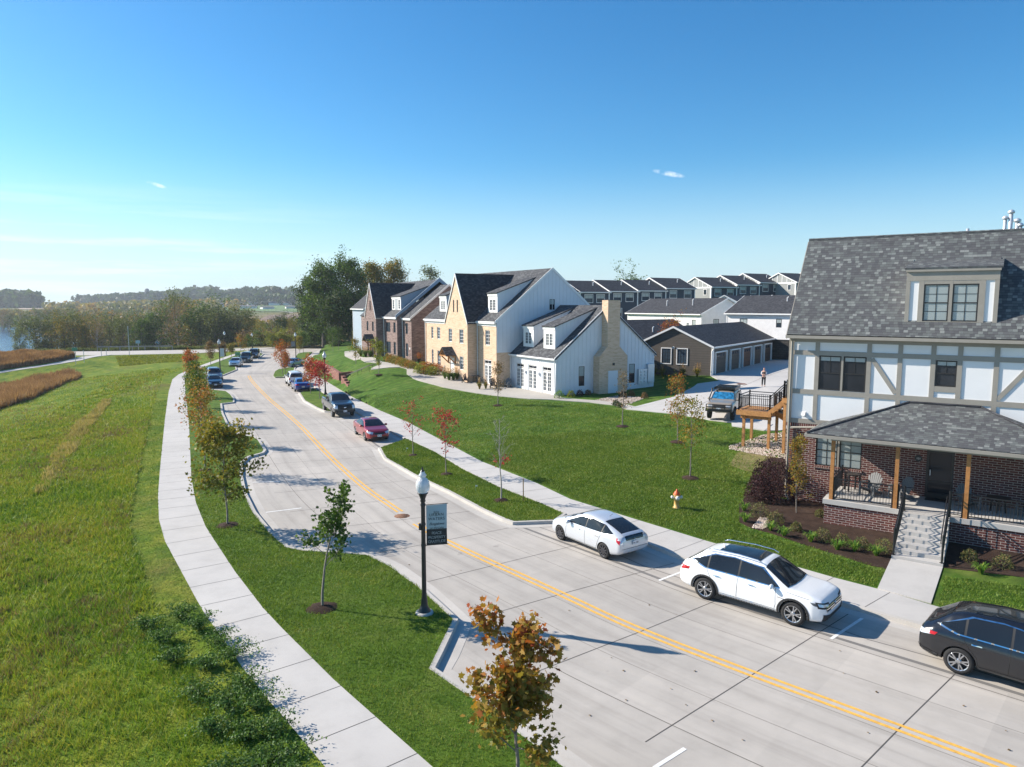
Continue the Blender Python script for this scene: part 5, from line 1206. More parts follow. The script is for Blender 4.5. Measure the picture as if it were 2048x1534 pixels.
class Car:
    def __init__(s, name, label, cat, S, mat, group=None):
        s.S = S; s.root = empty(name, (0, 0, 0)); tag(s.root, label, cat, group); s.mat = mat
        xs = sorted(set([p[0] for k in ('top', 'sh', 'w', 'wt', 'bot') for p in S[k]]) | set(np.linspace(S['top'][0][0], S['top'][-1][0], 30)))
        xs2 = [xs[0]]
        for x in xs[1:]:
            if x - xs2[-1] > .03: xs2.append(x)
        if xs2[-1] != xs[-1]: xs2[-1] = xs[-1]
        I = lambda k, x: float(np.interp(x, [p[0] for p in S[k]], [p[1] for p in S[k]]))
        rows = []
        for x in xs2:
            zb, zs, zt, w_, wt = I('bot', x), I('sh', x), I('top', x), I('w', x), I('wt', x); zt = max(zt, zs + .012); k = zt - zs; wt = min(wt, w_ - .05)
            hh = zs - zb
            rows.append([(0, zb), (w_ - .12, zb), (w_ - .025, zb + .06), (w_, zb + .30 * hh), (w_ + .0, zb + .62 * hh), (w_ - .012, zb + .86 * hh), (w_ - .05, zs),
                         ((w_ - .05) * .58 + wt * .42, zs + k * .45), (wt + .01, zs + k * .84), (wt - .07, zs + k * .955), (wt * .55, zt - .004), (0, zt)])
        n = len(rows[0]); V = []; F = []
        for x, r in zip(xs2, rows):
            V += [(x, y, z) for y, z in r] + [(x, -y, z) for y, z in r[1:-1]]
        m = 2 * n - 2; ring = list(range(n)) + [n + i for i in range(n - 2)][::-1]
        for i in range(len(xs2) - 1):
            for k in range(m):
                a, b = ring[k], ring[(k + 1) % m]; F.append((i * m + a, i * m + b, (i + 1) * m + b, (i + 1) * m + a))
        F.append(tuple(ring)); F.append(tuple((len(xs2) - 1) * m + a for a in ring[::-1]))
        me = bpy.data.meshes.new('body'); me.from_pydata(V, [], F); me.materials.append(mat); me.materials.append(M_trimb); me.update()
        bm = bmesh.new(); bm.from_mesh(me); bmesh.ops.recalc_face_normals(bm, faces=bm.faces); bm.to_mesh(me); bm.free()
        o = bpy.data.objects.new('tmp', me); COL.objects.link(o); md = o.modifiers.new('s', 'SUBSURF'); md.levels = 1; md.render_levels = 1
        cut = MB(); R_ = S['R'] + S.get('gap', .06)
        for x in S['axles']:
            for sg in (-1, 1):
                cut.tube([(x, sg * (S['hw'] - .30), S['R'] + S.get('lift', 0)), (x, sg * (S['hw'] + .3), S['R'] + S.get('lift', 0))], R_, 28)
        cm = bpy.data.meshes.new('c'); cm.from_pydata(cut.v, [], cut.f); cm.materials.append(mat); cm.materials.append(M_trimb); cm.polygons.foreach_set('material_index', [1] * len(cm.polygons)); cm.update()
        bm = bmesh.new(); bm.from_mesh(cm); bmesh.ops.recalc_face_normals(bm, faces=bm.faces); bm.to_mesh(cm); bm.free()
        co = bpy.data.objects.new('cut', cm); COL.objects.link(co)
        if S.get('bed'):
            b = S['bed']; bb = MB(); bb.box(WORLD, b[0], b[1], -b[2], b[2], b[3], 3)
            bmh = bpy.data.meshes.new('b'); bmh.from_pydata(bb.v, [], bb.f); bmh.materials.append(mat); bmh.materials.append(M_trimb); bmh.polygons.foreach_set('material_index', [1] * 6)
            bm = bmesh.new(); bm.from_mesh(bmh); bmesh.ops.recalc_face_normals(bm, faces=bm.faces); bm.to_mesh(bmh); bm.free()
            bo = bpy.data.objects.new('bedc', bmh); COL.objects.link(bo); md = o.modifiers.new('b2', 'BOOLEAN'); md.operation = 'DIFFERENCE'; md.object = bo; md.solver = 'EXACT'
        md = o.modifiers.new('b', 'BOOLEAN'); md.operation = 'DIFFERENCE'; md.object = co; md.solver = 'EXACT'
        dg = bpy.context.evaluated_depsgraph_get(); dg.update(); res = bpy.data.meshes.new_from_object(o.evaluated_get(dg))
        bpy.data.objects.remove(o); bpy.data.objects.remove(co)
        if S.get('bed'): bpy.data.objects.remove(bo)
        s.bvh = BVHTree.FromPolygons([v.co[:] for v in res.vertices], [tuple(p.vertices) for p in res.polygons])
        s.body = link('body', res, None, s.root, False)
        res.polygons.foreach_set('use_smooth', [True] * len(res.polygons))
        try: res.set_sharp_from_angle(angle=R(38))
        except Exception: pass
        s.mb_seam = MB()
    def proj(s, poly, axis, sgn, off=.006, sp=.09, mb=None):
        """lay a flat outline onto the body: axis 'y' (side), 'x' (ends), 'z' (top)"""
        mb = mb or MB(); V, F = tri2d(poly, sp); out = []; ok = []
        for a, b in V:
            if axis == 'y': o_, d = Vector((a, sgn * 3, b)), Vector((0, -sgn, 0))
            elif axis == 'x': o_, d = Vector((sgn * 4, a, b)), Vector((-sgn, 0, 0))
            else: o_, d = Vector((a, b, 4)), Vector((0, 0, -1))
            h = s.bvh.ray_cast(o_, d)
            if h[0] is None: out.append((0, 0, 0)); ok.append(False)
            else:
                n = h[1] if h[1].dot(d) < 0 else -h[1]
                out.append(tuple(h[0] + n * off)); ok.append(True)
        mb.add(out, [f for f in F if all(ok[i] for i in f)]); return mb
    def part(s, name, poly, axis, mat, sides=(1, -1), off=.006, sp=.09):
        for sg in sides:
            if axis == 'x' and len(sides) == 1: mb = s.proj(poly, axis, sg, off, sp)
            else: mb = s.proj(poly, axis, sg, off, sp)
            s.add(mb, name, mat)
    def add(s, mb, name, mat, smooth=True):
        if not mb.f: return None
        o = mb.build(name, mat, s.root, smooth); return o
    def sym(s, name, poly, axis, end, mat, off=.006, sp=.07):
        """left and right copies on the front (end=1) or rear (end=-1)"""
        for sg in (1, -1): s.add(s.proj([(sg * a, b) for a, b in poly][::sg], 'x', end, off, sp), name, mat)
    def seam(s, pts, w_=.012):
        for a, b in zip(pts[:-1], pts[1:]):
            a = Vector(a); b = Vector(b); d = (b - a).normalized(); n = Vector((-d.y, d.x)) * w_ / 2
            for sg in (1, -1): s.proj([tuple(a + n), tuple(a - n), tuple(b - n), tuple(b + n)], 'y', sg, .003, .1, s.mb_seam)
    def wheels(s, rim=M_rim, spokes=5, split=True, wd=.23):
        S = s.S; R_ = S['R']; rr = R_ * S.get('rimk', .70)
        for i, x in enumerate(S['axles']):
            for sg in (1, -1):
                Mx = Matrix.Translation((x, sg * (S['hw'] - wd / 2 - .015), R_)) @ Matrix.Rotation(-sg * math.pi / 2, 4, 'X')
                t = MB(); h = wd / 2
                t.lathe([(rr * .96, -h), (rr, -h), (R_ * .97, -h * .85), (R_, -h * .55), (R_, h * .55), (R_ * .97, h * .85), (rr + .01, h * .98), (rr - .01, h * .86), (rr * .9, h * .3), (rr * .88, -h)], 28, Mx)
                w_ = t.build('wheel', M_tyre, s.root, True)
                r = MB(); r.lathe([(rr - .012, h * .93), (rr * .93, h * .86), (rr * .90, h * .35), (0.0, h * .30)], 28, Mx)
                r2 = MB(); r2.lathe([(0, h * .98), (.045, h * .95), (.075, h * .8), (.08, h * .4)], 12, Mx)
                r2.lathe([(rr * .90, h * .88), (rr * .985, h * .97), (rr * .99, h * .8)], 28, Mx)
                for k in range(spokes):
                    for dd in ((-.13, .13) if split else (0,)):
                        a0 = 2 * math.pi * k / spokes; a1 = a0 + dd * 1.6; p = [Mx @ Vector((math.cos(a0) * .05, math.sin(a0) * .05, h * .86)), Mx @ Vector((math.cos(a1) * rr * .94, math.sin(a1) * rr * .94, h * .86))]
                        ax = (Mx.to_3x3() @ Vector((0, 0, 1))); r2.beam(p[0], p[1], .034 if split else .06, .03, up=tuple(ax))
                o = r.build('brake_disc', M_trimb, w_, True); o = r2.build('rim', rim, w_, False)
    def mirror(s, x, z, y):
        for sg in (1, -1):
            mb = MB(); mb.lathe([(0, -.11), (.06, -.10), (.085, -.03), (.08, .05), (.05, .10), (0, .11)], 10, Matrix.Translation((x, sg * (y + .09), z)) @ Matrix.Rotation(math.pi / 2, 4, 'X') @ Matrix.Scale(.75, 4, (1, 0, 0)))
            mb.beam((x, sg * (y - .06), z - .03), (x, sg * (y + .06), z - .02), .05, .03); s.add(mb, 'wing_mirror', s.mat)
    def plate(s, end, z, x):
        mb = MB(); mb.box(WORLD, x - .012 if end < 0 else x, x if end < 0 else x + .012, -.155, .155, z - .08, z + .08); o = s.add(mb, 'licence_plate', M_plate, False)
        t = MB()
        for k in range(7):
            if k == 3: continue
            y = -.12 + k * .04; xx = x - .014 if end < 0 else x + .014; t.box(WORLD, min(xx, x), max(xx, x), y - .011, y + .011, z - .03, z + .03)
        t.build('plate_marks', M_seam, o)
    def finish(s, loc, ang):
        if s.mb_seam.f: s.add(s.mb_seam, 'panel_gaps', M_seam)
        s.root.location = loc; s.root.rotation_euler = (0, 0, ang); return s.root
    def place(s, pa, pb, near, z=0.0):
        """pa front and pb rear wheel contact pixels on the near side (+1 left, -1 right)"""
        a = Vector(at(*pa, z)); b = Vector(at(*pb, z)); f = (a - b).normalized(); s.put((a + b) / 2, math.atan2(f.y, f.x), near, z)
    def put(s, mid, ang, near, z=0.0):
        f = Vector((math.cos(ang), math.sin(ang))); l = Vector((-f.y, f.x)); xm = sum(s.S['axles']) / 2
        c = Vector(mid[:2]) - l * near * (s.S['hw'] - .12) - f * xm; return s.finish((c.x, c.y, z), ang)
    def put_front(s, px, ang, near, z=0.0):
        a = Vector(at(*px, z)); f = Vector((math.cos(ang), math.sin(ang))); return s.put(a - f * (s.S['axles'][1] - s.S['axles'][0]) / 2, ang, near, z)
    def put_rear(s, px, ang, near, z=0.0):
        a = Vector(at(*px, z)); f = Vector((math.cos(ang), math.sin(ang))); return s.put(a + f * (s.S['axles'][1] - s.S['axles'][0]) / 2, ang, near, z)
SUV = dict(R=.385, hw=.985, axles=(-1.45, 1.53), gap=.05,
    top=[(-2.48, .70), (-2.46, .98), (-2.36, 1.12), (-2.2, 1.20), (-1.72, 1.56), (-1.45, 1.64), (-.7, 1.71), (0, 1.71), (.42, 1.665), (.62, 1.59), (1.34, 1.135), (1.5, 1.10), (2.0, 1.05), (2.32, .97), (2.44, .84), (2.49, .62)],
    sh=[(-2.48, .66), (-2.44, .95), (-2.1, 1.08), (-1.5, 1.07), (-.5, 1.03), (.6, 1.01), (1.3, 1.02), (2.0, .98), (2.35, .89), (2.45, .76), (2.49, .58)],
    w=[(-2.48, .78), (-2.42, .88), (-2.1, .955), (-1.45, .99), (-.6, .97), (.6, .97), (1.53, .99), (2.1, .945), (2.38, .84), (2.46, .74), (2.49, .62)],
    wt=[(-2.48, .6), (-2.3, .66), (-1.6, .63), (0, .67), (.5, .68), (1.3, .76), (2.0, .80), (2.35, .74), (2.49, .50)],
    bot=[(-2.48, .40), (-2.3, .30), (-1.9, .26), (1.9, .24), (2.3, .27), (2.49, .36)])
def side_glass(c, outer, splits, chrome=None):
    """one window per door, split at the pillars"""
    zs = [p[1] for p in outer]
    edges = [-9] + splits + [9]
    if chrome:
        from_ = outer; cx = sum(p[0] for p in outer) / len(outer); cz = sum(p[1] for p in outer) / len(outer)
        big = [(p[0] + (.05 if p[0] > cx else -.05), p[1] + (.028 if p[1] > cz else -.028)) for p in outer]
        c.part('window_trim', big, 'y', chrome, off=.005, sp=.05)
    c.part('window_pillar', outer, 'y', M_trimb, off=.008, sp=.05)
    def clip(poly, x, keep_right):
        out = []
        for i in range(len(poly)):
            a, b = poly[i], poly[(i + 1) % len(poly)]; ia = (a[0] >= x) == keep_right; ib = (b[0] >= x) == keep_right
            if ia: out.append(a)
            if ia != ib: t = (x - a[0]) / (b[0] - a[0]); out.append((x, a[1] + t * (b[1] - a[1])))
        return out
    for i in range(len(edges) - 1):
        p = clip(clip(outer, edges[i] + (.03 if i else 0), True), edges[i + 1] - (.03 if i < len(edges) - 2 else 0), False)
        if len(p) > 2: c.part('side_window', p, 'y', M_cglass, off=.012, sp=.05)
def white_suv():
    c = Car('parked_suv', 'white suv with dark glass roof panel parked nose right by the timbered house walk', 'car', SUV, paint('white_paint_car', (0.80, 0.81, 0.82), 0.0, .3))
    side_glass(c, [(-1.98, 1.27), (-1.45, 1.13), (.98, 1.085), (1.05, 1.10), (.42, 1.52), (-.5, 1.60), (-1.2, 1.555)], [-1.38, -.30], M_chrome)
    c.add(c.proj([(.52, -.66), (1.30, -.80), (1.36, -.4), (1.38, 0), (1.36, .4), (1.30, .80), (.52, .66), (.50, 0)], 'z', 1, .011, .05), 'windscreen', M_cglass)
    c.add(c.proj([(-2.25, -.66), (-1.74, -.56), (-1.74, .56), (-2.25, .66)], 'z', 1, .010, .05), 'rear_window', M_cglass)
    c.add(c.proj([(-1.2, -.46), (.28, -.5), (.28, .5), (-1.2, .46)], 'z', 1, .009), 'glass_roof', M_cglass)
    for sg in (1, -1):
        mb = MB(); mb.tube([(-1.5, sg * .60, 1.66), (-1.35, sg * .62, 1.72), (-.4, sg * .655, 1.765), (.25, sg * .665, 1.735), (.4, sg * .66, 1.67)], .018, 6); c.add(mb, 'roof_rail', M_chrome)
    # front
    c.add(c.proj([(-.72, .80), (.72, .80), (.66, .62), (-.66, .62)], 'x', 1, .010), 'grille', M_trimb)
    g = MB()
    for z in (.77, .71, .65): c.proj([(-.70, z - .012), (.70, z - .012), (.70, z + .012), (-.70, z + .012)], 'x', 1, .022, .1, g)
    c.add(g, 'grille_bars', M_chrome)
    c.sym('headlight_bezel', [(.43, .86), (.88, .92), (.88, .74), (.44, .70)], 'x', 1, M_trimb, .010)
    c.sym('headlight', [(.48, .82), (.86, .88), (.86, .80), (.50, .76)], 'x', 1, M_hl, .018)
    c.part('headlight_side', [(2.02, .90), (2.38, .87), (2.40, .77), (2.12, .82)], 'y', simple('smoked_lens', (.10, .11, .13), .1), off=.008)
    c.add(c.proj([(-.62, .50), (.62, .50), (.74, .34), (-.74, .34)], 'x', 1, .008), 'lower_grille', M_trimb)
    c.sym('fog_surround', [(.52, .52), (.80, .56), (.80, .36), (.58, .36)], 'x', 1, M_trimb, .014)
    e = MB(); e.lathe([(.075, 0), (.085, .01), (.075, .018), (.065, .01)], 20, Matrix.Translation((2.475, 0, .72)) @ Matrix.Rotation(math.pi / 2, 4, 'Y'))
    for a, b in (((-.05, .765), (0, .735)), ((0, .735), (.05, .765)), ((-.06, .735), (-.025, .665)), ((-.025, .665), (0, .715)), ((0, .715), (.025, .665)), ((.025, .665), (.06, .735))): e.beam((2.492, a[0], a[1]), (2.492, b[0], b[1]), .012, .012)
    c.add(e, 'emblem', M_chrome, False)
    # rear
    c.part('tail_light', [(-2.36, 1.0), (-2.02, 1.02), (-2.06, .93), (-2.38, .86)], 'y', M_tl, off=.008); c.sym('tail_light_rear', [(.45, 1.0), (.80, 1.0), (.80, .87), (.5, .87)], 'x', -1, M_tl, .01); c.plate(-1, .72, -2.50)
    # arches, sills, gaps, handles
    for x in c.S['axles']:
        ring = [(x + (.385 + .125) * math.cos(t), .385 + (.385 + .115) * math.sin(t)) for t in np.linspace(-.35, math.pi + .35, 22)] + [(x + .440 * math.cos(t), .385 + .438 * math.sin(t)) for t in np.linspace(math.pi + .3, -.3, 22)]
        for sg in (1, -1): c.add(c.proj(ring, 'y', sg, .012, .05), 'arch_trim', M_trimb)
    c.part('sill_trim', [(-1.0, .27), (1.05, .26), (1.05, .34), (-1.0, .35)], 'y', M_trimb, off=.010); c.part('sill_chrome', [(-.95, .40), (.98, .385), (.98, .40), (-.95, .418)], 'y', M_chrome, off=.010)
    c.seam([(.95, 1.07), (.98, .55), (.93, .36)]); c.seam([(-.30, 1.1), (-.33, .36)]); c.seam([(-1.42, 1.12), (-1.22, .80), (-1.05, .62), (-1.0, .40)]); c.seam([(1.32, 1.02), (2.0, .96)], .01)
    for x in (.18, -1.02): c.part('door_handle', [(x - .12, .93), (x + .12, .925), (x + .12, .955), (x - .12, .96)], 'y', M_chrome, off=.03)
    c.part('side_badge', [(1.02, .80), (1.3, .79), (1.3, .81), (1.02, .825)], 'y', M_chrome, off=.01)
    c.mirror(.85, 1.10, .93); c.wheels(M_rim, 5, True, .25)
    mb = MB(); mb.prism([(-1.28, 0, 1.66), (-1.12, 0, 1.66), (-1.26, 0, 1.76)], (0, .03, 0)); c.add(mb, 'antenna_fin', c.mat)
    c.place((1587, 1250), (1410, 1197), -1)
white_suv()
HAT = dict(R=.315, hw=.865, axles=(-1.30, 1.40), gap=.04,
    top=[(-2.22, .62), (-2.20, .92), (-2.12, 1.06), (-1.95, 1.12), (-1.5, 1.27), (-.95, 1.415), (-.35, 1.485), (.0, 1.48), (.30, 1.43), (1.30, 1.03), (1.6, .93), (2.0, .80), (2.18, .66), (2.24, .5)],
    sh=[(-2.22, .58), (-2.18, .90), (-1.8, .97), (-1.0, .95), (0, .90), (1.0, .87), (1.6, .83), (2.0, .72), (2.18, .60), (2.24, .46)],
    w=[(-2.22, .72), (-2.1, .80), (-1.3, .87), (0, .86), (1.4, .865), (2.0, .78), (2.2, .62), (2.24, .5)],
    wt=[(-2.22, .5), (-2.0, .56), (-1.2, .54), (0, .58), (.3, .59), (1.25, .68), (1.8, .66), (2.24, .4)],
    bot=[(-2.22, .42), (-2.0, .28), (-1.6, .2), (1.7, .18), (2.0, .2), (2.24, .28)])
def silver_hatch():
    c = Car('parked_hatchback', 'silver white hatchback with dark multi spoke wheels parked ahead of the white suv', 'car', HAT, paint('silver_paint', (0.62, 0.65, 0.69), 0.35, .28))
    side_glass(c, [(-1.72, 1.06), (-1.3, 1.0), (.95, .945), (1.02, .96), (.22, 1.30), (-.45, 1.36), (-1.15, 1.28)], [-1.12, -.18])
    c.add(c.proj([(.26, -.56), (1.22, -.72), (1.30, -.35), (1.32, 0), (1.30, .35), (1.22, .72), (.26, .56)], 'z', 1, .007), 'windscreen', M_cglass)
    c.add(c.proj([(-1.98, -.50), (-1.02, -.48), (-1.02, .48), (-1.98, .50)], 'z', 1, .007), 'rear_window', M_cglass)
    c.add(c.proj([(-.50, 1.05), (.50, 1.05), (.46, .88), (-.46, .88)], 'x', -1, .008), 'lower_rear_glass', M_cglass)
    mb = MB(); c.proj([(-2.12, -.55), (-1.98, -.57), (-1.98, .57), (-2.12, .55)], 'z', 1, .03, .1, mb); c.add(mb, 'spoiler', c.mat)
    c.sym('tail_light', [(.56, 1.02), (.72, .98), (.74, .74), (.60, .70)], 'x', -1, M_hl, .012, .05); c.part('tail_light_side', [(-2.14, 1.0), (-1.92, .98), (-1.98, .85), (-2.14, .75)], 'y', M_tl, off=.008)
    c.plate(-1, .76, -2.235); c.part('rear_bumper_line', [(-.7, .58), (.7, .58), (.7, .565), (-.7, .565)], 'x', M_seam, sides=(-1,))
    e = MB(); e.lathe([(.05, 0), (.06, .008), (.05, .014), (.042, .008)], 16, Matrix.Translation((-2.232, 0, .88)) @ Matrix.Rotation(-math.pi / 2, 4, 'Y')); c.add(e, 'emblem', M_chrome)
    c.sym('headlight', [(.40, .66), (.66, .78), (.72, .66), (.5, .58)], 'x', 1, M_hl, .01); c.part('headlight_side', [(1.72, .80), (2.12, .68), (2.10, .60), (1.8, .70)], 'y', M_hl, off=.008)
    c.seam([(.98, .92), (1.0, .45), (.9, .25)]); c.seam([(-.18, .98), (-.2, .24)]); c.seam([(-1.15, .98), (-.98, .6), (-.85, .25)]); c.seam([(-.98, .30), (1.0, .28)], .014)
    for x in (.2, -.9): c.part('door_handle', [(x - .1, .80), (x + .1, .795), (x + .1, .82), (x - .1, .825)], 'y', M_chrome, off=.025)
    c.mirror(.78, .98, .82); c.wheels(M_rimdk, 9, False, .20)
    mb = MB(); mb.tube([(-.75, 0, 1.44), (-.92, 0, 1.56)], .008, 5); c.add(mb, 'aerial', M_trimb)
    c.place((1123, 1079), (1210, 1116), 1)
silver_hatch()
def ang_px(a, b): a = at(*a); b = at(*b); return math.atan2(b[1] - a[1], b[0] - a[0])
def black_suv():
    S = dict(SUV); S['R'] = .37; c = Car('parked_suv', 'black suv at the right edge seen from its rear quarter with chrome window line', 'car', S, paint('black_paint', (0.012, 0.013, 0.017), 0.3, .25))
    side_glass(c, [(-1.98, 1.24), (-1.5, 1.12), (.98, 1.075), (1.05, 1.09), (.42, 1.52), (-.5, 1.60), (-1.2, 1.555)], [-1.34, -.30], M_chrome)
    c.add(c.proj([(.52, -.66), (1.30, -.80), (1.36, 0), (1.30, .80), (.52, .66)], 'z', 1, .007), 'windscreen', M_cglass); c.add(c.proj([(-2.25, -.66), (-1.74, -.56), (-1.74, .56), (-2.25, .66)], 'z', 1, .007), 'rear_window', M_cglass)
    c.add(c.proj([(-1.2, -.48), (.28, -.5), (.28, .5), (-1.2, .48)], 'z', 1, .009), 'glass_roof', M_cglass)
    c.part('tail_light', [(-2.42, .98), (-2.02, 1.0), (-2.08, .93), (-2.42, .86)], 'y', M_hl, off=.010); c.part('tail_light_red', [(-2.16, 1.005), (-1.98, 1.012), (-2.04, .93), (-2.18, .92)], 'y', M_tl, off=.014)
    c.sym('tail_light_rear', [(.40, .99), (.84, .99), (.84, .86), (.45, .90)], 'x', -1, M_hl, .012); c.plate(-1, .74, -2.50)
    c.part('rear_bumper', [(-.86, .52), (.86, .52), (.84, .36), (-.84, .36)], 'x', M_trimb, sides=(-1,), off=.012); c.part('bumper_side', [(-2.44, .50), (-1.95, .42), (-1.95, .30), (-2.40, .34)], 'y', M_trimb, off=.010)
    c.part('sill_trim', [(-1.0, .26), (1.05, .25), (1.05, .36), (-1.0, .37)], 'y', simple('grey_plastic', (.09, .095, .1), .5), off=.010)
    c.seam([(.95, 1.07), (.98, .55), (.93, .38)]); c.seam([(-.30, 1.1), (-.33, .38)]); c.seam([(-1.42, 1.12), (-1.22, .80), (-1.05, .62), (-1.0, .40)])
    for x in (.18, -1.05): c.part('door_handle', [(x - .12, .93), (x + .12, .925), (x + .12, .955), (x - .12, .96)], 'y', M_chrome, off=.03)
    c.mirror(.85, 1.10, .93); c.wheels(M_rim, 5, True, .25)
    c.put_rear((1916, 1346), ang_px((1760, 1224), (2048, 1305)) + .02, -1)
black_suv()
SED = dict(R=.325, hw=.90, axles=(-1.38, 1.42), gap=.04,
    top=[(-2.40, .62), (-2.38, .90), (-2.25, 1.02), (-1.75, 1.08), (-1.62, 1.10), (-.95, 1.38), (-.45, 1.44), (.1, 1.44), (.42, 1.38), (1.22, 1.0), (1.4, .96), (1.95, .87), (2.25, .76), (2.36, .62), (2.4, .5)],
    sh=[(-2.40, .58), (-2.36, .88), (-1.8, .96), (-1.0, .94), (0, .92), (1.2, .90), (1.9, .83), (2.25, .70), (2.36, .58), (2.4, .46)],
    w=[(-2.40, .74), (-2.2, .84), (-1.4, .90), (0, .89), (1.4, .90), (2.0, .84), (2.3, .70), (2.4, .56)],
    wt=[(-2.40, .6), (-1.8, .68), (-1.5, .62), (-.8, .56), (0, .58), (.4, .60), (1.2, .72), (2.0, .74), (2.4, .45)],
    bot=[(-2.40, .42), (-2.1, .25), (-1.6, .2), (1.7, .18), (2.1, .2), (2.4, .28)])
def sedan(label, col, metal=.3, coupe=False, group=None, S=SED, rim=M_rim):
    c = Car('parked_coupe' if coupe else 'parked_sedan', label, 'car', S, paint('paint_' + label.split()[0], col, metal, .28), group)
    side_glass(c, [(-1.45, 1.08), (-1.2, 1.0), (.98, .96), (1.03, .975), (.35, 1.27), (-.35, 1.33), (-.9, 1.28)], [-.5] if coupe else [-.95, -.10])
    c.add(c.proj([(.38, -.56), (1.15, -.74), (1.22, -.35), (1.24, 0), (1.22, .35), (1.15, .74), (.38, .56)], 'z', 1, .007), 'windscreen', M_cglass)
    c.add(c.proj([(-1.60, -.58), (-.98, -.50), (-.98, .50), (-1.60, .58)], 'z', 1, .007), 'rear_window', M_cglass)
    c.sym('headlight', [(.42, .72), (.74, .78), (.78, .64), (.5, .58)], 'x', 1, M_hl, .012); c.part('headlight_side', [(1.88, .80), (2.26, .70), (2.26, .60), (1.98, .68)], 'y', M_hl, off=.008)
    c.add(c.proj([(-.38, .66), (.38, .66), (.34, .54), (-.34, .54)], 'x', 1, .010), 'grille', M_trimb); c.add(c.proj([(-.6, .40), (.6, .40), (.6, .26), (-.6, .26)], 'x', 1, .010), 'lower_grille', M_trimb); c.plate(1, .47, 2.405)
    c.sym('tail_light', [(.44, .92), (.78, .92), (.80, .78), (.48, .76)], 'x', -1, M_tl, .012); c.part('tail_light_side', [(-2.32, .92), (-2.02, .93), (-2.1, .82), (-2.32, .80)], 'y', M_tl, off=.008); c.plate(-1, .62, -2.41)
    c.seam([(.98, .94), (1.0, .45), (.9, .25)]); c.seam([(-.5 if coupe else -.10, .98), (-.5 if coupe else -.12, .24)])
    if not coupe: c.seam([(-1.0, .98), (-.95, .6), (-.85, .25)])
    c.mirror(.78, 1.0, .84); c.wheels(rim, 5, False, .21); return c
dR = ang_px((812, 878), (645, 784))           # street direction along the right bays, away from the camera
c = sedan('red coupe with black soft roof glass parked behind the dark pickup', (0.30, 0.008, 0.018), .35, True, S=dict(SED, R=.32)); c.put_front((731.5, 881), dR + math.pi, -1)
# dark pickup
PIC = dict(R=.40, hw=1.0, axles=(-1.85, 1.83), gap=.06, bed=(-2.78, -1.02, .80, .75),
    top=[(-2.92, .70), (-2.90, 1.33), (-2.7, 1.36), (-1.0, 1.36), (-.96, 1.60), (-.82, 1.90), (-.2, 1.95), (.35, 1.93), (.62, 1.85), (1.38, 1.36), (1.6, 1.33), (2.5, 1.26), (2.78, 1.16), (2.9, .98), (2.93, .7)],
    sh=[(-2.92, .66), (-2.9, 1.28), (-1.0, 1.30), (0, 1.26), (1.4, 1.24), (2.5, 1.16), (2.8, 1.04), (2.9, .90), (2.93, .66)],
    w=[(-2.92, .94), (-2.7, .98), (0, .99), (1.8, 1.0), (2.5, .97), (2.85, .90), (2.93, .82)],
    wt=[(-2.92, .86), (-1.1, .88), (-.9, .72), (0, .72), (.6, .73), (1.4, .84), (2.5, .82), (2.93, .7)],
    bot=[(-2.92, .58), (-2.5, .50), (2.4, .45), (2.93, .48)])
c = Car('parked_pickup', 'dark charcoal pickup truck facing the camera under the red tree', 'pickup truck', PIC, paint('charcoal_paint', (0.035, 0.045, 0.055), .5, .28))
side_glass(c, [(-.92, 1.40), (-.9, 1.34), (1.05, 1.32), (1.12, 1.35), (.52, 1.74), (-.2, 1.80), (-.78, 1.76)], [.12])
c.add(c.proj([(.60, -.70), (1.30, -.84), (1.38, 0), (1.30, .84), (.60, .70)], 'z', 1, .007), 'windscreen', M_cglass)
c.add(c.proj([(-.6, 1.12), (.6, 1.12), (.55, .72), (-.55, .72)], 'x', 1, .012), 'grille', M_trimb)
mb = MB(); c.proj([(-.62, 1.0), (.62, 1.0), (.62, .96), (-.62, .96)], 'x', 1, .024, .1, mb); c.proj([(-.62, .86), (.62, .86), (.62, .82), (-.62, .82)], 'x', 1, .024, .1, mb); c.add(mb, 'grille_bars', M_trimb)
c.sym('headlight', [(.62, 1.12), (.88, 1.10), (.88, .82), (.66, .80)], 'x', 1, M_hl, .012); c.part('headlight_side', [(2.55, 1.08), (2.84, 1.02), (2.84, .86), (2.62, .88)], 'y', M_hl, off=.008)
c.part('bumper', [(-.88, .68), (.88, .68), (.86, .50), (-.86, .50)], 'x', M_trimb, sides=(1,), off=.03); c.plate(1, .60, 2.955)
e = MB(); e.lathe([(0, .012), (.10, .010), (.115, 0)], 16, Matrix.Translation((2.93, 0, .92)) @ Matrix.Rotation(math.pi / 2, 4, 'Y') @ Matrix.Scale(.45, 4, (1, 0, 0))); c.add(e, 'emblem', M_chrome)
c.seam([(1.1, 1.3), (1.1, .6)]); c.seam([(.12, 1.32), (.12, .55)]); c.seam([(-.9, 1.3), (-.9, .55)])
for x in (.3, -.7): c.part('door_handle', [(x - .12, 1.14), (x + .12, 1.14), (x + .12, 1.18), (x - .12, 1.18)], 'y', M_trimb, off=.03)
c.mirror(1.0, 1.38, 1.0); c.wheels(M_rim, 6, False, .27); c.put_front((665.5, 833.5), dR + math.pi, -1)
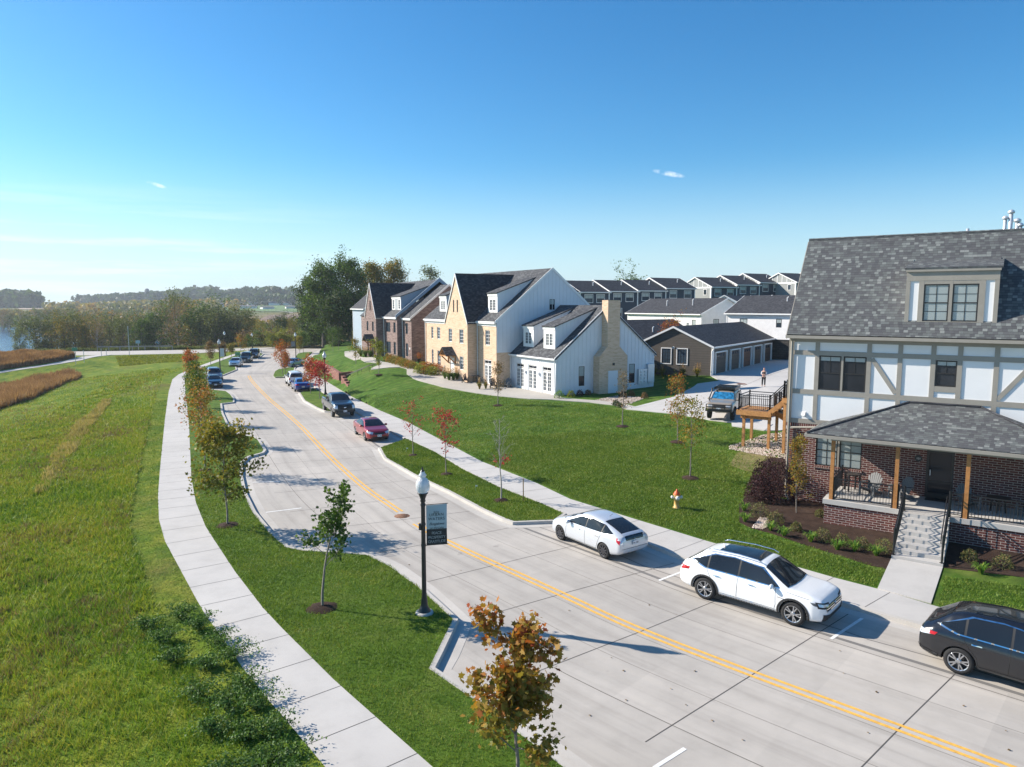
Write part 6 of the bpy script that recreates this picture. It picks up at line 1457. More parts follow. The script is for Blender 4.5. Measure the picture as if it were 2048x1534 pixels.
# smaller cars farther along
c = sedan('royal blue sedan seen from behind, parked next to the orange tree', (0.006, 0.035, 0.25), .5); c.put_rear((590.5, 783), ang_px((645, 784), (592, 745)), 1)
BOX = dict(SUV, R=.37, hw=.95, axles=(-1.35, 1.42), top=[(-2.35, .7), (-2.33, 1.15), (-2.25, 1.60), (-2.05, 1.74), (-1.0, 1.78), (.2, 1.76), (.5, 1.66), (1.15, 1.14), (1.3, 1.10), (2.1, 1.02), (2.3, .9), (2.38, .65)],
    sh=[(-2.35, .66), (-2.32, 1.04), (-1.0, 1.05), (1.2, 1.02), (2.1, .94), (2.3, .82), (2.38, .6)], w=[(-2.35, .86), (-2.2, .92), (0, .95), (1.4, .955), (2.1, .9), (2.38, .7)], wt=[(-2.35, .72), (-2.2, .70), (0, .70), (.5, .69), (1.2, .78), (2.1, .76), (2.38, .5)],
    bot=[(-2.35, .42), (-2.0, .30), (1.9, .28), (2.38, .36)])
def boxsuv(label, col, metal=.3, S=BOX, group=None):
    c = Car('parked_suv', label, 'car', S, paint('paint_' + label.split()[0] + label.split()[1], col, metal, .3), group)
    side_glass(c, [(-2.0, 1.16), (-1.9, 1.12), (.95, 1.08), (1.0, 1.10), (.42, 1.56), (-1.0, 1.64), (-1.95, 1.58)], [-1.1, -.10])
    c.add(c.proj([(.52, -.62), (1.08, -.76), (1.14, 0), (1.08, .76), (.52, .62)], 'z', 1, .007), 'windscreen', M_cglass)
    c.add(c.proj([(-.62, 1.60), (.62, 1.60), (.70, 1.16), (-.70, 1.16)], 'x', -1, .008), 'rear_window', M_cglass)
    c.sym('headlight', [(.46, .88), (.78, .90), (.80, .74), (.5, .70)], 'x', 1, M_hl, .012); c.add(c.proj([(-.44, .86), (.44, .86), (.42, .62), (-.42, .62)], 'x', 1, .010), 'grille', M_trimb); c.plate(1, .52, 2.39)
    c.sym('tail_light', [(.72, 1.14), (.87, 1.10), (.87, .82), (.72, .82)], 'x', -1, M_tl, .012); c.plate(-1, .86, -2.37)
    c.part('rear_bumper', [(-.84, .62), (.84, .62), (.84, .44), (-.84, .44)], 'x', M_trimb, sides=(-1,), off=.012)
    c.seam([(.98, 1.04), (1.0, .45)]); c.seam([(-.10, 1.08), (-.12, .34)]); c.seam([(-1.1, 1.08), (-1.0, .7)])
    for x in (.2, -.9): c.part('door_handle', [(x - .1, .93), (x + .1, .93), (x + .1, .96), (x - .1, .96)], 'y', M_trimb, off=.025)
    c.mirror(.8, 1.14, .92); c.wheels(M_rim, 5, False, .24); return c
c = boxsuv('white suv seen from behind, parked beyond the blue sedan', (0.72, 0.73, 0.74), 0); c.put_rear((577.5, 772), ang_px((645, 784), (592, 745)), 1)
dL = ang_px((410, 778), (421, 748))
c = sedan('black sedan facing the camera, nearer of the two cars in the left bay', (0.015, 0.018, 0.022), .4); c.put_front((416, 776), dL + math.pi + .12, -1)
c = boxsuv('slate blue suv facing the camera, directly behind the black sedan', (0.10, 0.14, 0.20), .5); c.put_front((416.5, 764.5), dL + math.pi + .12, -1)
dL2 = ang_px((470, 735), (500, 714))
c = sedan('white sedan facing the camera at the near end of the far left bay', (0.74, 0.75, 0.76), .1); c.put_front((459.5, 734), dL2 + math.pi, -1)
c = boxsuv('dark teal suv between the white sedan and another dark suv', (0.03, 0.06, 0.07), .5); c.put_front((480.5, 725.5), dL2 + math.pi, -1)
c = boxsuv('dark grey suv last in the far left bay', (0.05, 0.055, 0.065), .5); c.put_front((497, 717.5), dL2 + math.pi, -1)
c = sedan('pale silver blue car behind the orange tree at the side drive', (0.35, 0.45, 0.52), .5); c.put_front((568, 735), dR + math.pi / 2 + .9, -1)
# bull-barred four wheel drive in the car park
CRU = dict(SUV, R=.43, hw=.97, axles=(-1.42, 1.43), gap=.10, top=[(-2.35, .9), (-2.33, 1.35), (-2.28, 1.78), (-2.1, 1.93), (-1.0, 1.98), (.15, 1.97), (.45, 1.90), (.98, 1.36), (1.15, 1.33), (2.0, 1.27), (2.22, 1.18), (2.28, .9)],
    sh=[(-2.35, .86), (-2.32, 1.24), (-1.0, 1.26), (1.0, 1.24), (2.0, 1.18), (2.22, 1.06), (2.28, .86)], w=[(-2.35, .90), (-2.2, .94), (0, .96), (1.4, .97), (2.1, .93), (2.28, .86)], wt=[(-2.35, .76), (0, .76), (.45, .75), (1.0, .84), (2.1, .82), (2.28, .72)],
    bot=[(-2.35, .66), (-2.0, .56), (1.9, .55), (2.28, .62)])
c = Car('parked_offroader', 'tan four wheel drive with bull bar, roof rack and blue windscreen shade', 'car', CRU, paint('tan_paint', (0.30, 0.25, 0.19), .1, .4))
side_glass(c, [(-2.05, 1.34), (-1.98, 1.30), (.82, 1.28), (.88, 1.31), (.38, 1.78), (-1.0, 1.84), (-2.0, 1.80)], [-1.15, -.15])
c.add(c.proj([(.48, -.66), (.92, -.78), (.97, 0), (.92, .78), (.48, .66)], 'z', 1, .007, .07), 'windscreen', simple('sun_shade', (0.03, 0.22, 0.42), 0.3, .3, var=.6, vs=6))
c.add(c.proj([(-.40, 1.12), (.40, 1.12), (.40, .92), (-.40, .92)], 'x', 1, .012), 'grille', M_trimb); c.sym('headlight', [(.46, 1.12), (.80, 1.12), (.80, .94), (.46, .94)], 'x', 1, M_hl, .014)
mb = MB()
for z in (.72, .80): mb.beam((2.42, -.92, z), (2.42, .92, z), .16, .10)
for z in (1.0, 1.16): mb.tube([(2.40, -.88, z), (2.42, -.4, z), (2.42, .4, z), (2.40, .88, z)], .03, 8)
for y in (-.88, -.42, .42, .88): mb.tube([(2.42, y, .72), (2.42, y, 1.17)], .03, 8)
c.add(mb, 'bull_bar', M_blackm, False); c.plate(1, .86, 2.47)
mb = MB(); mb.box(WORLD, -1.9, .35, -.72, .72, 2.06, 2.12); mb.box(WORLD, -1.95, .40, -.76, -.70, 2.0, 2.18); mb.box(WORLD, -1.95, .40, .70, .76, 2.0, 2.18)
for k in range(7): mb.box(WORLD, -1.9 + k * .36, -1.84 + k * .36, -.76, .76, 2.12, 2.15)
mb.box(WORLD, .05, .3, -.6, -.2, 2.15, 2.26); mb.box(WORLD, .1, .32, .1, .5, 2.15, 2.24); c.add(mb, 'roof_rack', M_blackm, False)
mb = MB(); mb.tube([(1.15, -.92, 1.30), (.95, -.95, 1.45), (.45, -.86, 1.98), (.45, -.84, 2.08), (.58, -.84, 2.10)], .05, 8); c.add(mb, 'snorkel', M_blackm)
c.part('flare', [(1.43 + .57 * math.cos(t), .45 + .55 * math.sin(t)) for t in np.linspace(0.1, math.pi - .1, 14)] + [(1.43 + .52 * math.cos(t), .45 + .50 * math.sin(t)) for t in np.linspace(math.pi - .1, .1, 14)], 'y', M_trimb, off=.03, sp=.06)
c.seam([(.9, 1.24), (.9, .65)]); c.seam([(-.15, 1.26), (-.15, .6)]); c.mirror(.72, 1.38, .94); c.wheels(M_rimdk, 6, False, .28)
pz = on(1466, 841, 1.6); aC = math.atan2(-.89, -.45); f = Vector((math.cos(aC), math.sin(aC))); m_ = Vector(pz[:2]) - f * 1.42; c.put(m_, aC, 1, pz.z + .05)
# ================================================================ trees and plants
def leaf_mat(name, stops, trans=0.35, rough=0.6):
    m = NM(name); a = m.attr('rnd'); c = m.ramp(a, stops); m.t.nodes.remove(m.b)
    d = m.n('ShaderNodeBsdfPrincipled'); d.inputs['Roughness'].default_value = rough; d.inputs['Specular IOR Level'].default_value = 0.3; m.l(c, d.inputs['Base Color'])
    t = m.n('ShaderNodeBsdfTranslucent'); tc_ = m.mix(1.0, c, (1.25, 1.2, 0.7), 'MULTIPLY'); m.l(tc_, t.inputs['Color'])
    mx_ = m.n('ShaderNodeMixShader'); mx_.inputs[0].default_value = trans; m.l(d.outputs[0], mx_.inputs[1]); m.l(t.outputs[0], mx_.inputs[2]); m.l(mx_.outputs[0], m.t.nodes['Material Output'].inputs['Surface']); return m.m
L_green = leaf_mat('green_leaves', [(0, (0.025, 0.06, 0.010)), (.5, (0.06, 0.12, 0.018)), (1, (0.14, 0.21, 0.035))])
L_olive = leaf_mat('olive_gold_leaves', [(0, (0.06, 0.09, 0.012)), (.35, (0.14, 0.15, 0.02)), (.7, (0.26, 0.21, 0.03)), (1, (0.38, 0.20, 0.03))])
L_gold = leaf_mat('gold_orange_leaves', [(0, (0.10, 0.12, 0.015)), (.35, (0.24, 0.20, 0.03)), (.65, (0.36, 0.20, 0.035)), (.85, (0.42, 0.13, 0.03)), (1, (0.32, 0.06, 0.02))])
L_orange = leaf_mat('orange_leaves', [(0, (0.14, 0.12, 0.02)), (.35, (0.36, 0.17, 0.03)), (.7, (0.42, 0.10, 0.02)), (1, (0.34, 0.04, 0.02))])
L_red = leaf_mat('red_leaves', [(0, (0.22, 0.02, 0.02)), (.5, (0.36, 0.03, 0.035)), (1, (0.48, 0.08, 0.06))])
L_brown = leaf_mat('rusty_leaves', [(0, (0.10, 0.07, 0.035)), (.5, (0.19, 0.125, 0.06)), (1, (0.30, 0.20, 0.10))])
L_willow = leaf_mat('willow_leaves', [(0, (0.055, 0.08, 0.025)), (.5, (0.11, 0.14, 0.045)), (1, (0.20, 0.22, 0.08))])
L_yell = leaf_mat('yellow_green_leaves', [(0, (0.10, 0.14, 0.02)), (.5, (0.20, 0.24, 0.03)), (1, (0.32, 0.30, 0.05))])
L_dark = leaf_mat('dark_green_leaves', [(0, (0.015, 0.035, 0.008)), (.5, (0.035, 0.07, 0.014)), (1, (0.08, 0.12, 0.025))])
L_purple = leaf_mat('purple_leaves', [(0, (0.020, 0.008, 0.012)), (.6, (0.05, 0.018, 0.022)), (1, (0.11, 0.04, 0.04))], .2)
L_straw = leaf_mat('straw_plumes', [(0, (0.22, 0.13, 0.06)), (1, (0.50, 0.35, 0.20))])
L_reed = leaf_mat('russet_reeds', [(0, (0.15, 0.09, 0.05)), (.6, (0.30, 0.17, 0.09)), (1, (0.46, 0.31, 0.18))])
M_bark = simple('grey_bark', (0.20, 0.175, 0.15), 0.9, var=.3, vs=12)
M_barkd = simple('dark_bark', (0.085, 0.07, 0.058), 0.9, var=.3, vs=6)
M_bark_dead = simple('weathered_bark', (0.33, 0.30, 0.27), 0.9, var=.2, vs=3)
M_mulch = grass_mat('mulch', (0.030, 0.018, 0.014), (0.075, 0.045, 0.035), (0.10, 0.07, 0.055), .5, None, 30)
MAPLE = [(0, -.5), (.18, -.28), (.5, -.34), (.36, -.02), (.58, .22), (.26, .22), (0, .62), (-.26, .22), (-.58, .22), (-.36, -.02), (-.5, -.34), (-.18, -.28)]
RHOMB = [(0, -.5), (.28, 0), (0, .55), (-.28, 0)]
BLADE = [(-.5, 0), (.5, 0), (0.1, 1)]
def leaf_mesh(name, P, size, mat, parent, rs, shape=RHOMB, up=.35, col=None):
    """P (n,3) anchor points; one leaf polygon each"""
    n = len(P); q = rs.normal(size=(n, 3)); q[:, 2] += up; q /= np.linalg.norm(q, axis=1)[:, None]
    a = rs.normal(size=(n, 3)); a -= q * (a * q).sum(1)[:, None]; a /= np.linalg.norm(a, axis=1)[:, None]; b = np.cross(q, a)
    s = size * rs.uniform(.65, 1.3, n); k = len(shape)
    V = np.concatenate([(P + a * (x * s)[:, None] + b * (y * s)[:, None])[:, None, :] for x, y in shape], 1).reshape(-1, 3)
    c = rs.uniform(0, 1, n) if col is None else np.clip(col + rs.normal(size=n) * .16, 0, 1)
    return np_mesh(name, V, np.arange(n * k), k, mat, parent, c)
def skeleton(rs, h, base, prof, n1=14, rise=(.5, 1.0), tr=.06, lean=(0, 0), wob=.03, sub=3, droop=0.0, fork=0):
    """returns tube list [(pts, radii)] and twig anchor points with weights"""
    tubes = []; tw = []; K = 9
    ts = np.linspace(0, 1, K); tx = lean[0] * ts ** 2 + np.cumsum(rs.normal(size=K)) * wob * h * .15; ty = lean[1] * ts ** 2 + np.cumsum(rs.normal(size=K)) * wob * h * .15; tx[0] = ty[0] = 0
    tp = np.column_stack([tx, ty, ts * h]); tubes.append((tp, [tr * (1 - .88 * t) + .004 for t in ts]))
    g = rs.uniform(0, 6.28)
    for i in range(n1):
        t = base + (0.97 - base) * (i + rs.uniform(.1, .9)) / n1; o = np.array([np.interp(t, ts, tp[:, k]) for k in range(3)])
        g += 2.4 + rs.normal() * .3; L_ = prof((t - base) / (1 - base)) * rs.uniform(.7, 1.15)
        if L_ < .05: continue
        el = rs.uniform(*rise); d = np.array([math.cos(g) * math.cos(el), math.sin(g) * math.cos(el), math.sin(el)]); L2 = L_ / max(.35, math.cos(el))
        pts = [o]
        for k in range(1, 5): d = d + rs.normal(size=3) * .10 + np.array([0, 0, .05 - droop]); d /= np.linalg.norm(d); pts.append(pts[-1] + d * L2 / 4)
        pts = np.array(pts); r0 = tr * (1 - .8 * t) * .5; tubes.append((pts, [r0, r0 * .75, r0 * .5, r0 * .3, r0 * .12 + .002]))
        tw += [pts[k] for k in (2, 3, 4)]
        for _ in range(sub):
            k = rs.randint(1, 4); d2 = d + rs.normal(size=3) * .65; d2[2] += .15 - droop; d2 /= np.linalg.norm(d2); l2 = L2 * rs.uniform(.3, .6)
            m_ = pts[k] + d2 * l2 * .5 + rs.normal(size=3) * .03 * L2; e_ = pts[k] + d2 * l2; tubes.append((np.array([pts[k], m_, e_]), [r0 * .4, r0 * .25, .003])); tw += [m_, e_, (m_ + e_) / 2]
    return tubes, np.array(tw), tp
def make_tree(name, label, h, rad, base, leaves, size, lmat, seed=1, prof=None, bark=None, n1=14, rise=(.45, 1.0), tr=.05, spread=.16, shape=RHOMB, lean=(0, 0), sub=3, group=None, cat='tree', loc=(0, 0, 0), keep=None, droop=0, colf=None, wob=.03, seg=5, up=.35, minr=0.0):
    rs = np.random.RandomState(seed); prof = prof or (lambda t: rad * (math.sin(math.pi * min(1, (t * .82 + .18))) ** .7 + .05))
    tubes, tw, tp = skeleton(rs, h, base, prof, n1, rise, tr, lean, wob, sub, droop)
    t = empty(name, loc); tag(t, label, cat, group); mb = MB()
    for pts, r in tubes:
        mb.tube([tuple(p) for p in pts], [max(x, minr * .4) for x in r], seg if r[0] > .015 else 4, cap=False)
    mb.build('trunk', bark or M_bark, t, True)
    if leaves:
        if keep is not None: tw = np.array([p for p in tw if keep(p)])
        if len(tw):
            idx = rs.randint(0, len(tw), leaves); P = tw[idx] + rs.normal(size=(leaves, 3)) * spread
            cc = None
            if colf is not None: cc = colf(P, rs)
            leaf_mesh('crown', P, size, lmat, t, rs, shape, up, cc)
    return t
def mulch_ring(loc, r=.55):
    mb = MB(); mb.lathe([(r, .0), (r * .8, .05), (r * .4, .10), (0.01, .10)], 16, Matrix.Translation((loc[0], loc[1], loc[2]))); 
    rs = np.random.RandomState(int(abs(loc[0] * 100)) % 1000); mb.v = [(x + rs.normal() * .03, y + rs.normal() * .03, z) for x, y, z in mb.v]
    o = mb.build('mulch', M_mulch, None, True); tag(o, kind='stuff'); return o
def top_z(u, vt, y): return atd(u, vt, y)[2]
def tree_at(u, vb, vt, halfw, z=None, **k):
    """young tree by photo measure: base pixel, top row, half crown width in pixels"""
    p = Vector((*at(u, vb, ZV), ZV)) if z is None else on(u, vb, z)
    h = (top_z(u, vt, p.y) - p.z) * k.pop('hk', .925); r = halfw * p.y / F_PX
    k.setdefault('tr', .045); nm = k.pop('name', 'young_tree'); lb = k.pop('label'); ring = k.pop('ring', .5)
    t = make_tree(nm, lb, h, r, k.pop('base', .28), k.pop('leaves', 900), k.pop('size', .11), k.pop('lmat'), loc=tuple(p), **k)
    if ring: mulch_ring(p, ring)
    return t
colgrad = lambda lo, hi: (lambda P, rs: (P[:, 2] - P[:, 2].min()) / (np.ptp(P[:, 2]) + 1e-6) * (hi - lo) + lo)
# near and left-hand verge trees
p = at(1034, 1592, ZV)
tree_at(1034, 1592, 1222, 86, hk=.86, base=.27, leaves=3300, size=.115, lmat=L_gold, seed=11, shape=MAPLE, n1=18, spread=.12, label='nearest young maple with orange and green leaves at the bottom of the picture', sub=3, rise=(.3, .9), prof=lambda t: 1.0 * (1 - .5 * t) * (.75 + .35 * math.sin(t * 9)), colf=colgrad(.25, .75), up=.5)
tree_at(645, 1216, 975, 46, base=.36, leaves=1300, size=.105, lmat=L_green, seed=5, n1=15, spread=.085, lean=(.75, .1), label='young green tree whose thin top leans right over the road', rise=(.6, 1.1), prof=lambda t: .92 * (1 - .78 * t ** .6) + .1, wob=.01, colf=lambda P, rs: .25 + .45 * rs.uniform(size=len(P)), sub=4, shape=MAPLE)
tree_at(455, 1051, 846, 57, base=.28, leaves=3400, size=.12, lmat=L_olive, seed=8, n1=20, spread=.17, label='full olive and gold young tree in the left verge, second along the row', rise=(.35, .9), shape=MAPLE, colf=colgrad(.2, .6))
lab = ['third', 'fourth', 'fifth', 'sixth', 'seventh', 'eighth', 'ninth']
for i, (u, vb, vt, hw, m_, ld) in enumerate([(410, 941, 768, 36, L_gold, 'golden'), (404, 884, 756, 27, L_olive, 'olive'), (398, 845, 742, 22, L_green, 'green'), (394, 816, 728, 19, L_olive, 'olive green'), (391, 795, 722, 17, L_green, 'dark green'), (385, 772, 708, 14, L_orange, 'red orange'), (381, 757, 700, 12, L_orange, 'small rusty')]):
    tree_at(u, vb, vt, hw, base=.24, leaves=2000 - 130 * i, size=.13 + .012 * i, lmat=m_, seed=20 + i, n1=16, spread=.17, label='%s young tree, %s along the left verge row' % (ld, lab[i]), group='young trees in the left verge', ring=.45 if i < 3 else 0, rise=(.4, .95))
for i, (u, vb, vt, hw, m_, lb) in enumerate([(422, 731, 681, 8, L_brown, 'thin rusty tree just left of the far street lamp'), (446, 721, 686, 9, L_brown, 'small brown tree behind the white sedan'), (463, 713, 690, 8, L_olive, 'small olive tree beside the far left bay'), (482, 706, 673, 12, L_gold, 'orange tree near the crossing street'), (497, 702, 672, 9, L_green, 'green tree near the crossing street'),
    (565.5, 749, 684, 16, L_orange, 'orange and green young tree on its own small island'), (571, 746, 706, 8, L_orange, 'low orange sapling directly behind the island tree'), (607, 706, 664, 10, L_green, 'dark green young tree on the far right verge'), (600, 707, 672, 8, L_olive, 'slim olive tree left of the dark green one'),
    (621.7, 787, 712, 13, L_orange, 'orange young tree left of the red one'), (640, 797, 724, 20, L_red, 'bright red young maple beside a street lamp')]):
    tree_at(u, vb, vt, hw, base=.26, leaves=1500, size=.17, lmat=m_, seed=50 + i, n1=15, spread=.2, label=lb, ring=0, rise=(.4, 1.0), prof=None if i < 9 else (lambda t, r=hw * 75 / F_PX: r * math.sin(math.pi * min(1, t * .75 + .22)) ** .6 + .05))
for i, (u, vb, vt, hw, m_, lb, nl, z) in enumerate([(666, 703, 654, 10, L_green, 'green tree, left of two on the upper lawn', 1500, 1.3), (677.5, 701, 655, 11, L_dark, 'dark green tree, right of two on the upper lawn', 1800, 1.5), (712, 729, 676, 10, L_olive, 'small reddish green tree before the brick house grasses', 900, 2), (757, 749.5, 680, 10, L_yell, 'narrow yellow green tree beside the handrail', 1500, 2),
    (996, 811, 722, 11, L_brown, 'narrow rusty tree before the french doors', 900, 1.3), (1245, 853, 733, 14, L_brown, 'thin nearly bare tree before the tan chimney', 330, 1.2), (1355, 884, 745, 22, L_gold, 'gold green tree by the car park, behind the pinkish one', 1300, 1.2), (1380, 956, 792, 32, L_olive, 'sparse olive and pink tree on the open lawn', 1150, .6)]):
    cyl = i in (3, 4); tree_at(u, vb, vt, hw, z=z, base=.26 if i != 7 else .38, leaves=nl, size=.12 + (.03 if i < 4 else 0), lmat=m_, seed=70 + i, n1=16, spread=.13 if cyl else .17, label=lb, ring=.5 if i > 2 else 0, rise=(.7, 1.25) if cyl else (.4, 1.0), tr=.04)
# thin maples on the right verge
tree_at(826.5, 911, 802, 20, base=.33, leaves=260, size=.12, lmat=L_red, seed=90, n1=13, spread=.12, label='thin maple with sparse dull red leaves on the right verge', rise=(.5, 1.1), ring=.35, tr=.035, minr=.006)
tree_at(893, 949, 816, 25, base=.36, leaves=620, size=.125, lmat=L_red, seed=91, n1=14, spread=.14, label='young maple with crimson leaves, middle of three on the right verge', rise=(.5, 1.1), ring=.4, tr=.035, minr=.006)
tree_at(1002.5, 1001, 826, 22, base=.36, leaves=46, size=.12, lmat=L_red, seed=92, n1=17, spread=.10, label='bare grey sapling with a few red leaves low down', rise=(.7, 1.1), ring=.4, tr=.042, keep=lambda p: p[2] < 2.1, minr=.012, sub=4, prof=lambda t: .75 * (1 - .5 * t), bark=M_bark_dead)
pz = at(1047, 1003, ZV); mb = MB(); mb.beam((pz[0], pz[1], .1), (pz[0] - .02, pz[1], 1.32), .05, .05); tag(mb.build('tree_stake', M_cedar2, None, origin=(pz[0], pz[1], .13)), 'plain brown wooden stake standing beside the bare sapling', 'stake')
# columnar tree at the timbered house and its beds
pz = on(1593, 1026, .2); hh = top_z(1597, 881, pz.y) - pz.z
make_tree('columnar_tree', 'narrow columnar tree with olive red leaves against the brick wall', hh, .42, .16, 2300, .085, L_gold, 33, prof=lambda t: .33 * (1 - .45 * t) + .05, n1=22, rise=(.9, 1.35), tr=.03, spread=.10, loc=tuple(pz), colf=lambda P, rs: .15 + .5 * rs.uniform(size=len(P)))
def bed(nm, pts, mat, off=.02, sp=.8):
    o = region(nm, pts, h_all, sp, mat, off, .08, kind='structure'); return o
bed('planting_bed', [tuple(on(u, v, .2)[:2]) for u, v in [(1500, 985), (1478, 1008), (1478, 1044), (1500, 1056), (1545, 1068), (1600, 1087), (1680, 1112), (1740, 1131), (1786, 1141)]] + [tuple(F1.W(a, n)[:2]) for a, n in ((-3.05, -30.6), (-3.05, -33.6), (-6.05, -33.6), (-6.05, -36.35), (-8.5, -36.35), (-8.7, -42.5), (-9.8, -43))] + [tuple(on(1540, 915, .6)[:2])], M_mulch)
bed('planting_bed', [tuple(F1.W(a, n)[:2]) for a, n in ((-1.28, -33.6), (2.6, -33.6), (6, -34), (6, -31.2), (2.3, -31.1), (-1.28, -30.35))], M_mulch)
region('front_walk', [tuple(F1.W(-3.02, -30.36)[:2]), tuple(F1.W(-1.3, -30.36)[:2]), at(1862, 1208, ZV), at(1755, 1178, ZV)], h_all, 1.0, M_walk, .035, .2)
M_rock = cell_mat('river_rock', .12, .10, [(0, (0.35, 0.26, 0.20)), (.5, (0.55, 0.44, 0.36)), (1, (0.72, 0.64, 0.56))], (0.10, 0.07, 0.05), .012)
def rocks(name, poly, n, r0, seed):
    rs = np.random.RandomState(seed); q = np.array(poly); P = []
    while len(P) < n:
        c = rs.uniform(q.min(0), q.max(0), (n, 2)); P += [tuple(x) for x in c[inside(c, poly)]]
    P = np.array(P[:n]); Z = h_all(P); base = np.array([(1, 0, 0), (0, 1, 0), (-1, 0, 0), (0, -1, 0), (0, 0, .8), (0, 0, -.5)]); Fc = [(0, 1, 4), (1, 2, 4), (2, 3, 4), (3, 0, 4), (1, 0, 5), (2, 1, 5), (3, 2, 5), (0, 3, 5)]
    V = []; F = []
    for i, (x, y) in enumerate(P):
        a = rs.uniform(0, 6.3); s = r0 * rs.uniform(.5, 1.3); c_, s_ = math.cos(a), math.sin(a); e = rs.uniform(.6, 1.2)
        V += [(x + (b[0] * c_ * e - b[1] * s_) * s, y + (b[0] * s_ * e + b[1] * c_) * s, Z[i] + .03 + b[2] * s) for b in base]; F += [[6 * i + k for k in f] for f in Fc]
    o = np_mesh(name, V, F, 3, M_rock2, None, rs.uniform(0, 1, len(F))); tag(o, kind='stuff'); return o
M_rock2 = leaf_mat('pebbles', [(0, (0.30, 0.22, 0.17)), (.5, (0.50, 0.40, 0.33)), (1, (0.70, 0.63, 0.56))], 0.0, .85)
rocks('river_rocks', [tuple(on(u, v, .2)[:2]) for u, v in [(1520, 1036), (1504, 1057), (1528, 1060), (1540, 1050), (1536, 1038)]], 500, .045, 1)
rocks('gravel', [tuple(F1.W(a, n)[:2]) for a, n in ((-13.9, -44.4), (-13.6, -43.7), (-10, -42.9), (-9, -43.6), (-8.8, -47.4), (-11.5, -48.4), (-12.6, -47.4))], 3400, .055, 2)
rocks('gravel', [tuple(on(u, v, 1.4)[:2]) for u, v in [(1190, 801), (1235, 792), (1292, 796), (1262, 808), (1225, 806)]], 1500, .06, 3)
M_dead = grass_mat('worn_grass', (0.10, 0.12, 0.03), (0.30, 0.24, 0.12), (0.36, 0.27, 0.16), .8)
bed('worn_patch', [tuple(on(u, v, .8)[:2]) for u, v in [(1458, 930), (1475, 905), (1492, 897), (1530, 905), (1556, 915), (1548, 930), (1520, 935), (1500, 945), (1480, 938)]], M_dead, .015)
def shrub(name, label, loc, r, h, lmat, n=700, size=.07, seed=1, group=None, cat='shrub', up=.4):
    rs = np.random.RandomState(seed); t = empty(name, tuple(loc)); tag(t, label, cat, group)
    mb = MB(); tips = []
    for k in range(9):
        a = rs.uniform(0, 6.3); e = rs.uniform(.5, 1.4); L_ = h * rs.uniform(.7, 1.0); q = np.array([math.cos(a) * math.cos(e) * r * .9, math.sin(a) * math.cos(e) * r * .9, L_ * math.sin(e) * .9]); mb.tube([(0, 0, 0), tuple(q * .5), tuple(q)], [.014, .009, .003], 4, False); tips += [q, q * .75]
    mb.build('stems', M_barkd, t)
    d = rs.normal(size=(n, 3)); d /= np.linalg.norm(d, axis=1)[:, None]; d[:, 2] = np.abs(d[:, 2]); rr = rs.uniform(.55, 1.0, n) ** .5 * (1 + .14 * np.sin(d[:, 0] * 7 + seed) * np.sin(d[:, 1] * 6))
    P = d * rr[:, None] * np.array([r, r, h * .95]) + np.array([0, 0, .04]); leaf_mesh('foliage', P, size, lmat, t, rs, RHOMB, up); return t
def clump(name, label, loc, r, h, lmat, n=90, seed=1, group=None, wd=.028, plume=None):
    """arching blades from one crown"""
    rs = np.random.RandomState(seed); t = empty(name, tuple(loc)); tag(t, label, 'grass clump', group)
    V = []; F = []
    for i in range(n):
        a = rs.uniform(0, 6.3); L_ = h * rs.uniform(.6, 1.1); o = r * rs.uniform(.3, 1.1); d = np.array([math.cos(a), math.sin(a)]); s = np.array([-d[1], d[0]]) * wd / 2; b = d * rs.uniform(0, .06)
        pts = [(b, 0), (b + d * o * .35, L_ * .65), (b + d * o * .8, L_ * .95), (b + d * o * 1.15, L_ * .72)]; k = len(V)
        for j, (q, z) in enumerate(pts): w_ = (1, 1, .7, .15)[j]; V += [(q[0] - s[0] * w_, q[1] - s[1] * w_, z), (q[0] + s[0] * w_, q[1] + s[1] * w_, z)]
        F += [(k + 2 * j, k + 2 * j + 1, k + 2 * j + 3, k + 2 * j + 2) for j in range(3)]
    np_mesh('blades', V, F, 4, lmat, t, np.repeat(rs.uniform(0, 1, n), 3))
    if plume:
        P = []; 
        for i in range(plume): a = rs.uniform(0, 6.3); o = r * rs.uniform(0, .8); zz = h * rs.uniform(1.1, 1.75); P += [(math.cos(a) * o + rs.normal() * .02, math.sin(a) * o + rs.normal() * .02, zz - k * .05) for k in range(9)]
        leaf_mesh('plumes', np.array(P), .09, L_straw, t, rs)
    return t
LY = leaf_mat('daylily', [(0, (0.05, 0.14, 0.02)), (.6, (0.12, 0.26, 0.03)), (1, (0.30, 0.36, 0.06))])
LSH = leaf_mat('shrub_leaves', [(0, (0.05, 0.07, 0.02)), (.5, (0.13, 0.15, 0.045)), (.85, (0.24, 0.22, 0.08)), (1, (0.30, 0.14, 0.07))], .25)
G1 = 'low rounded shrubs in the beds round the timbered house'
names = ['leftmost, beside the purple bush', 'second from the left, by the pale river rocks', 'third from the left, alone in the mulch', 'at the brick corner of the porch base', 'second along the porch base', 'third along the porch base', 'fullest, right beside the steps', 'tucked in the corner between wall and porch', 'right of the steps in their shade', 'last on the right, reddish']
for i, (u, v, rp, z) in enumerate([(1519, 1034, 22, .2), (1551, 1047, 18, .2), (1592, 1062, 13, .2), (1645, 1082, 19, .2), (1684, 1090, 17, .2), (1723, 1097, 17, .2), (1768, 1106, 22, .2), (1640, 1034, 11, .2), (1939, 1122, 17, .2), (2006, 1136, 20, .2)]):
    p = on(u, v, z); r = rp * p.y / F_PX; shrub('round_shrub', 'low green shrub %s' % names[i], p, r, r * 1.45, LSH, 900, .05, 100 + i, G1)
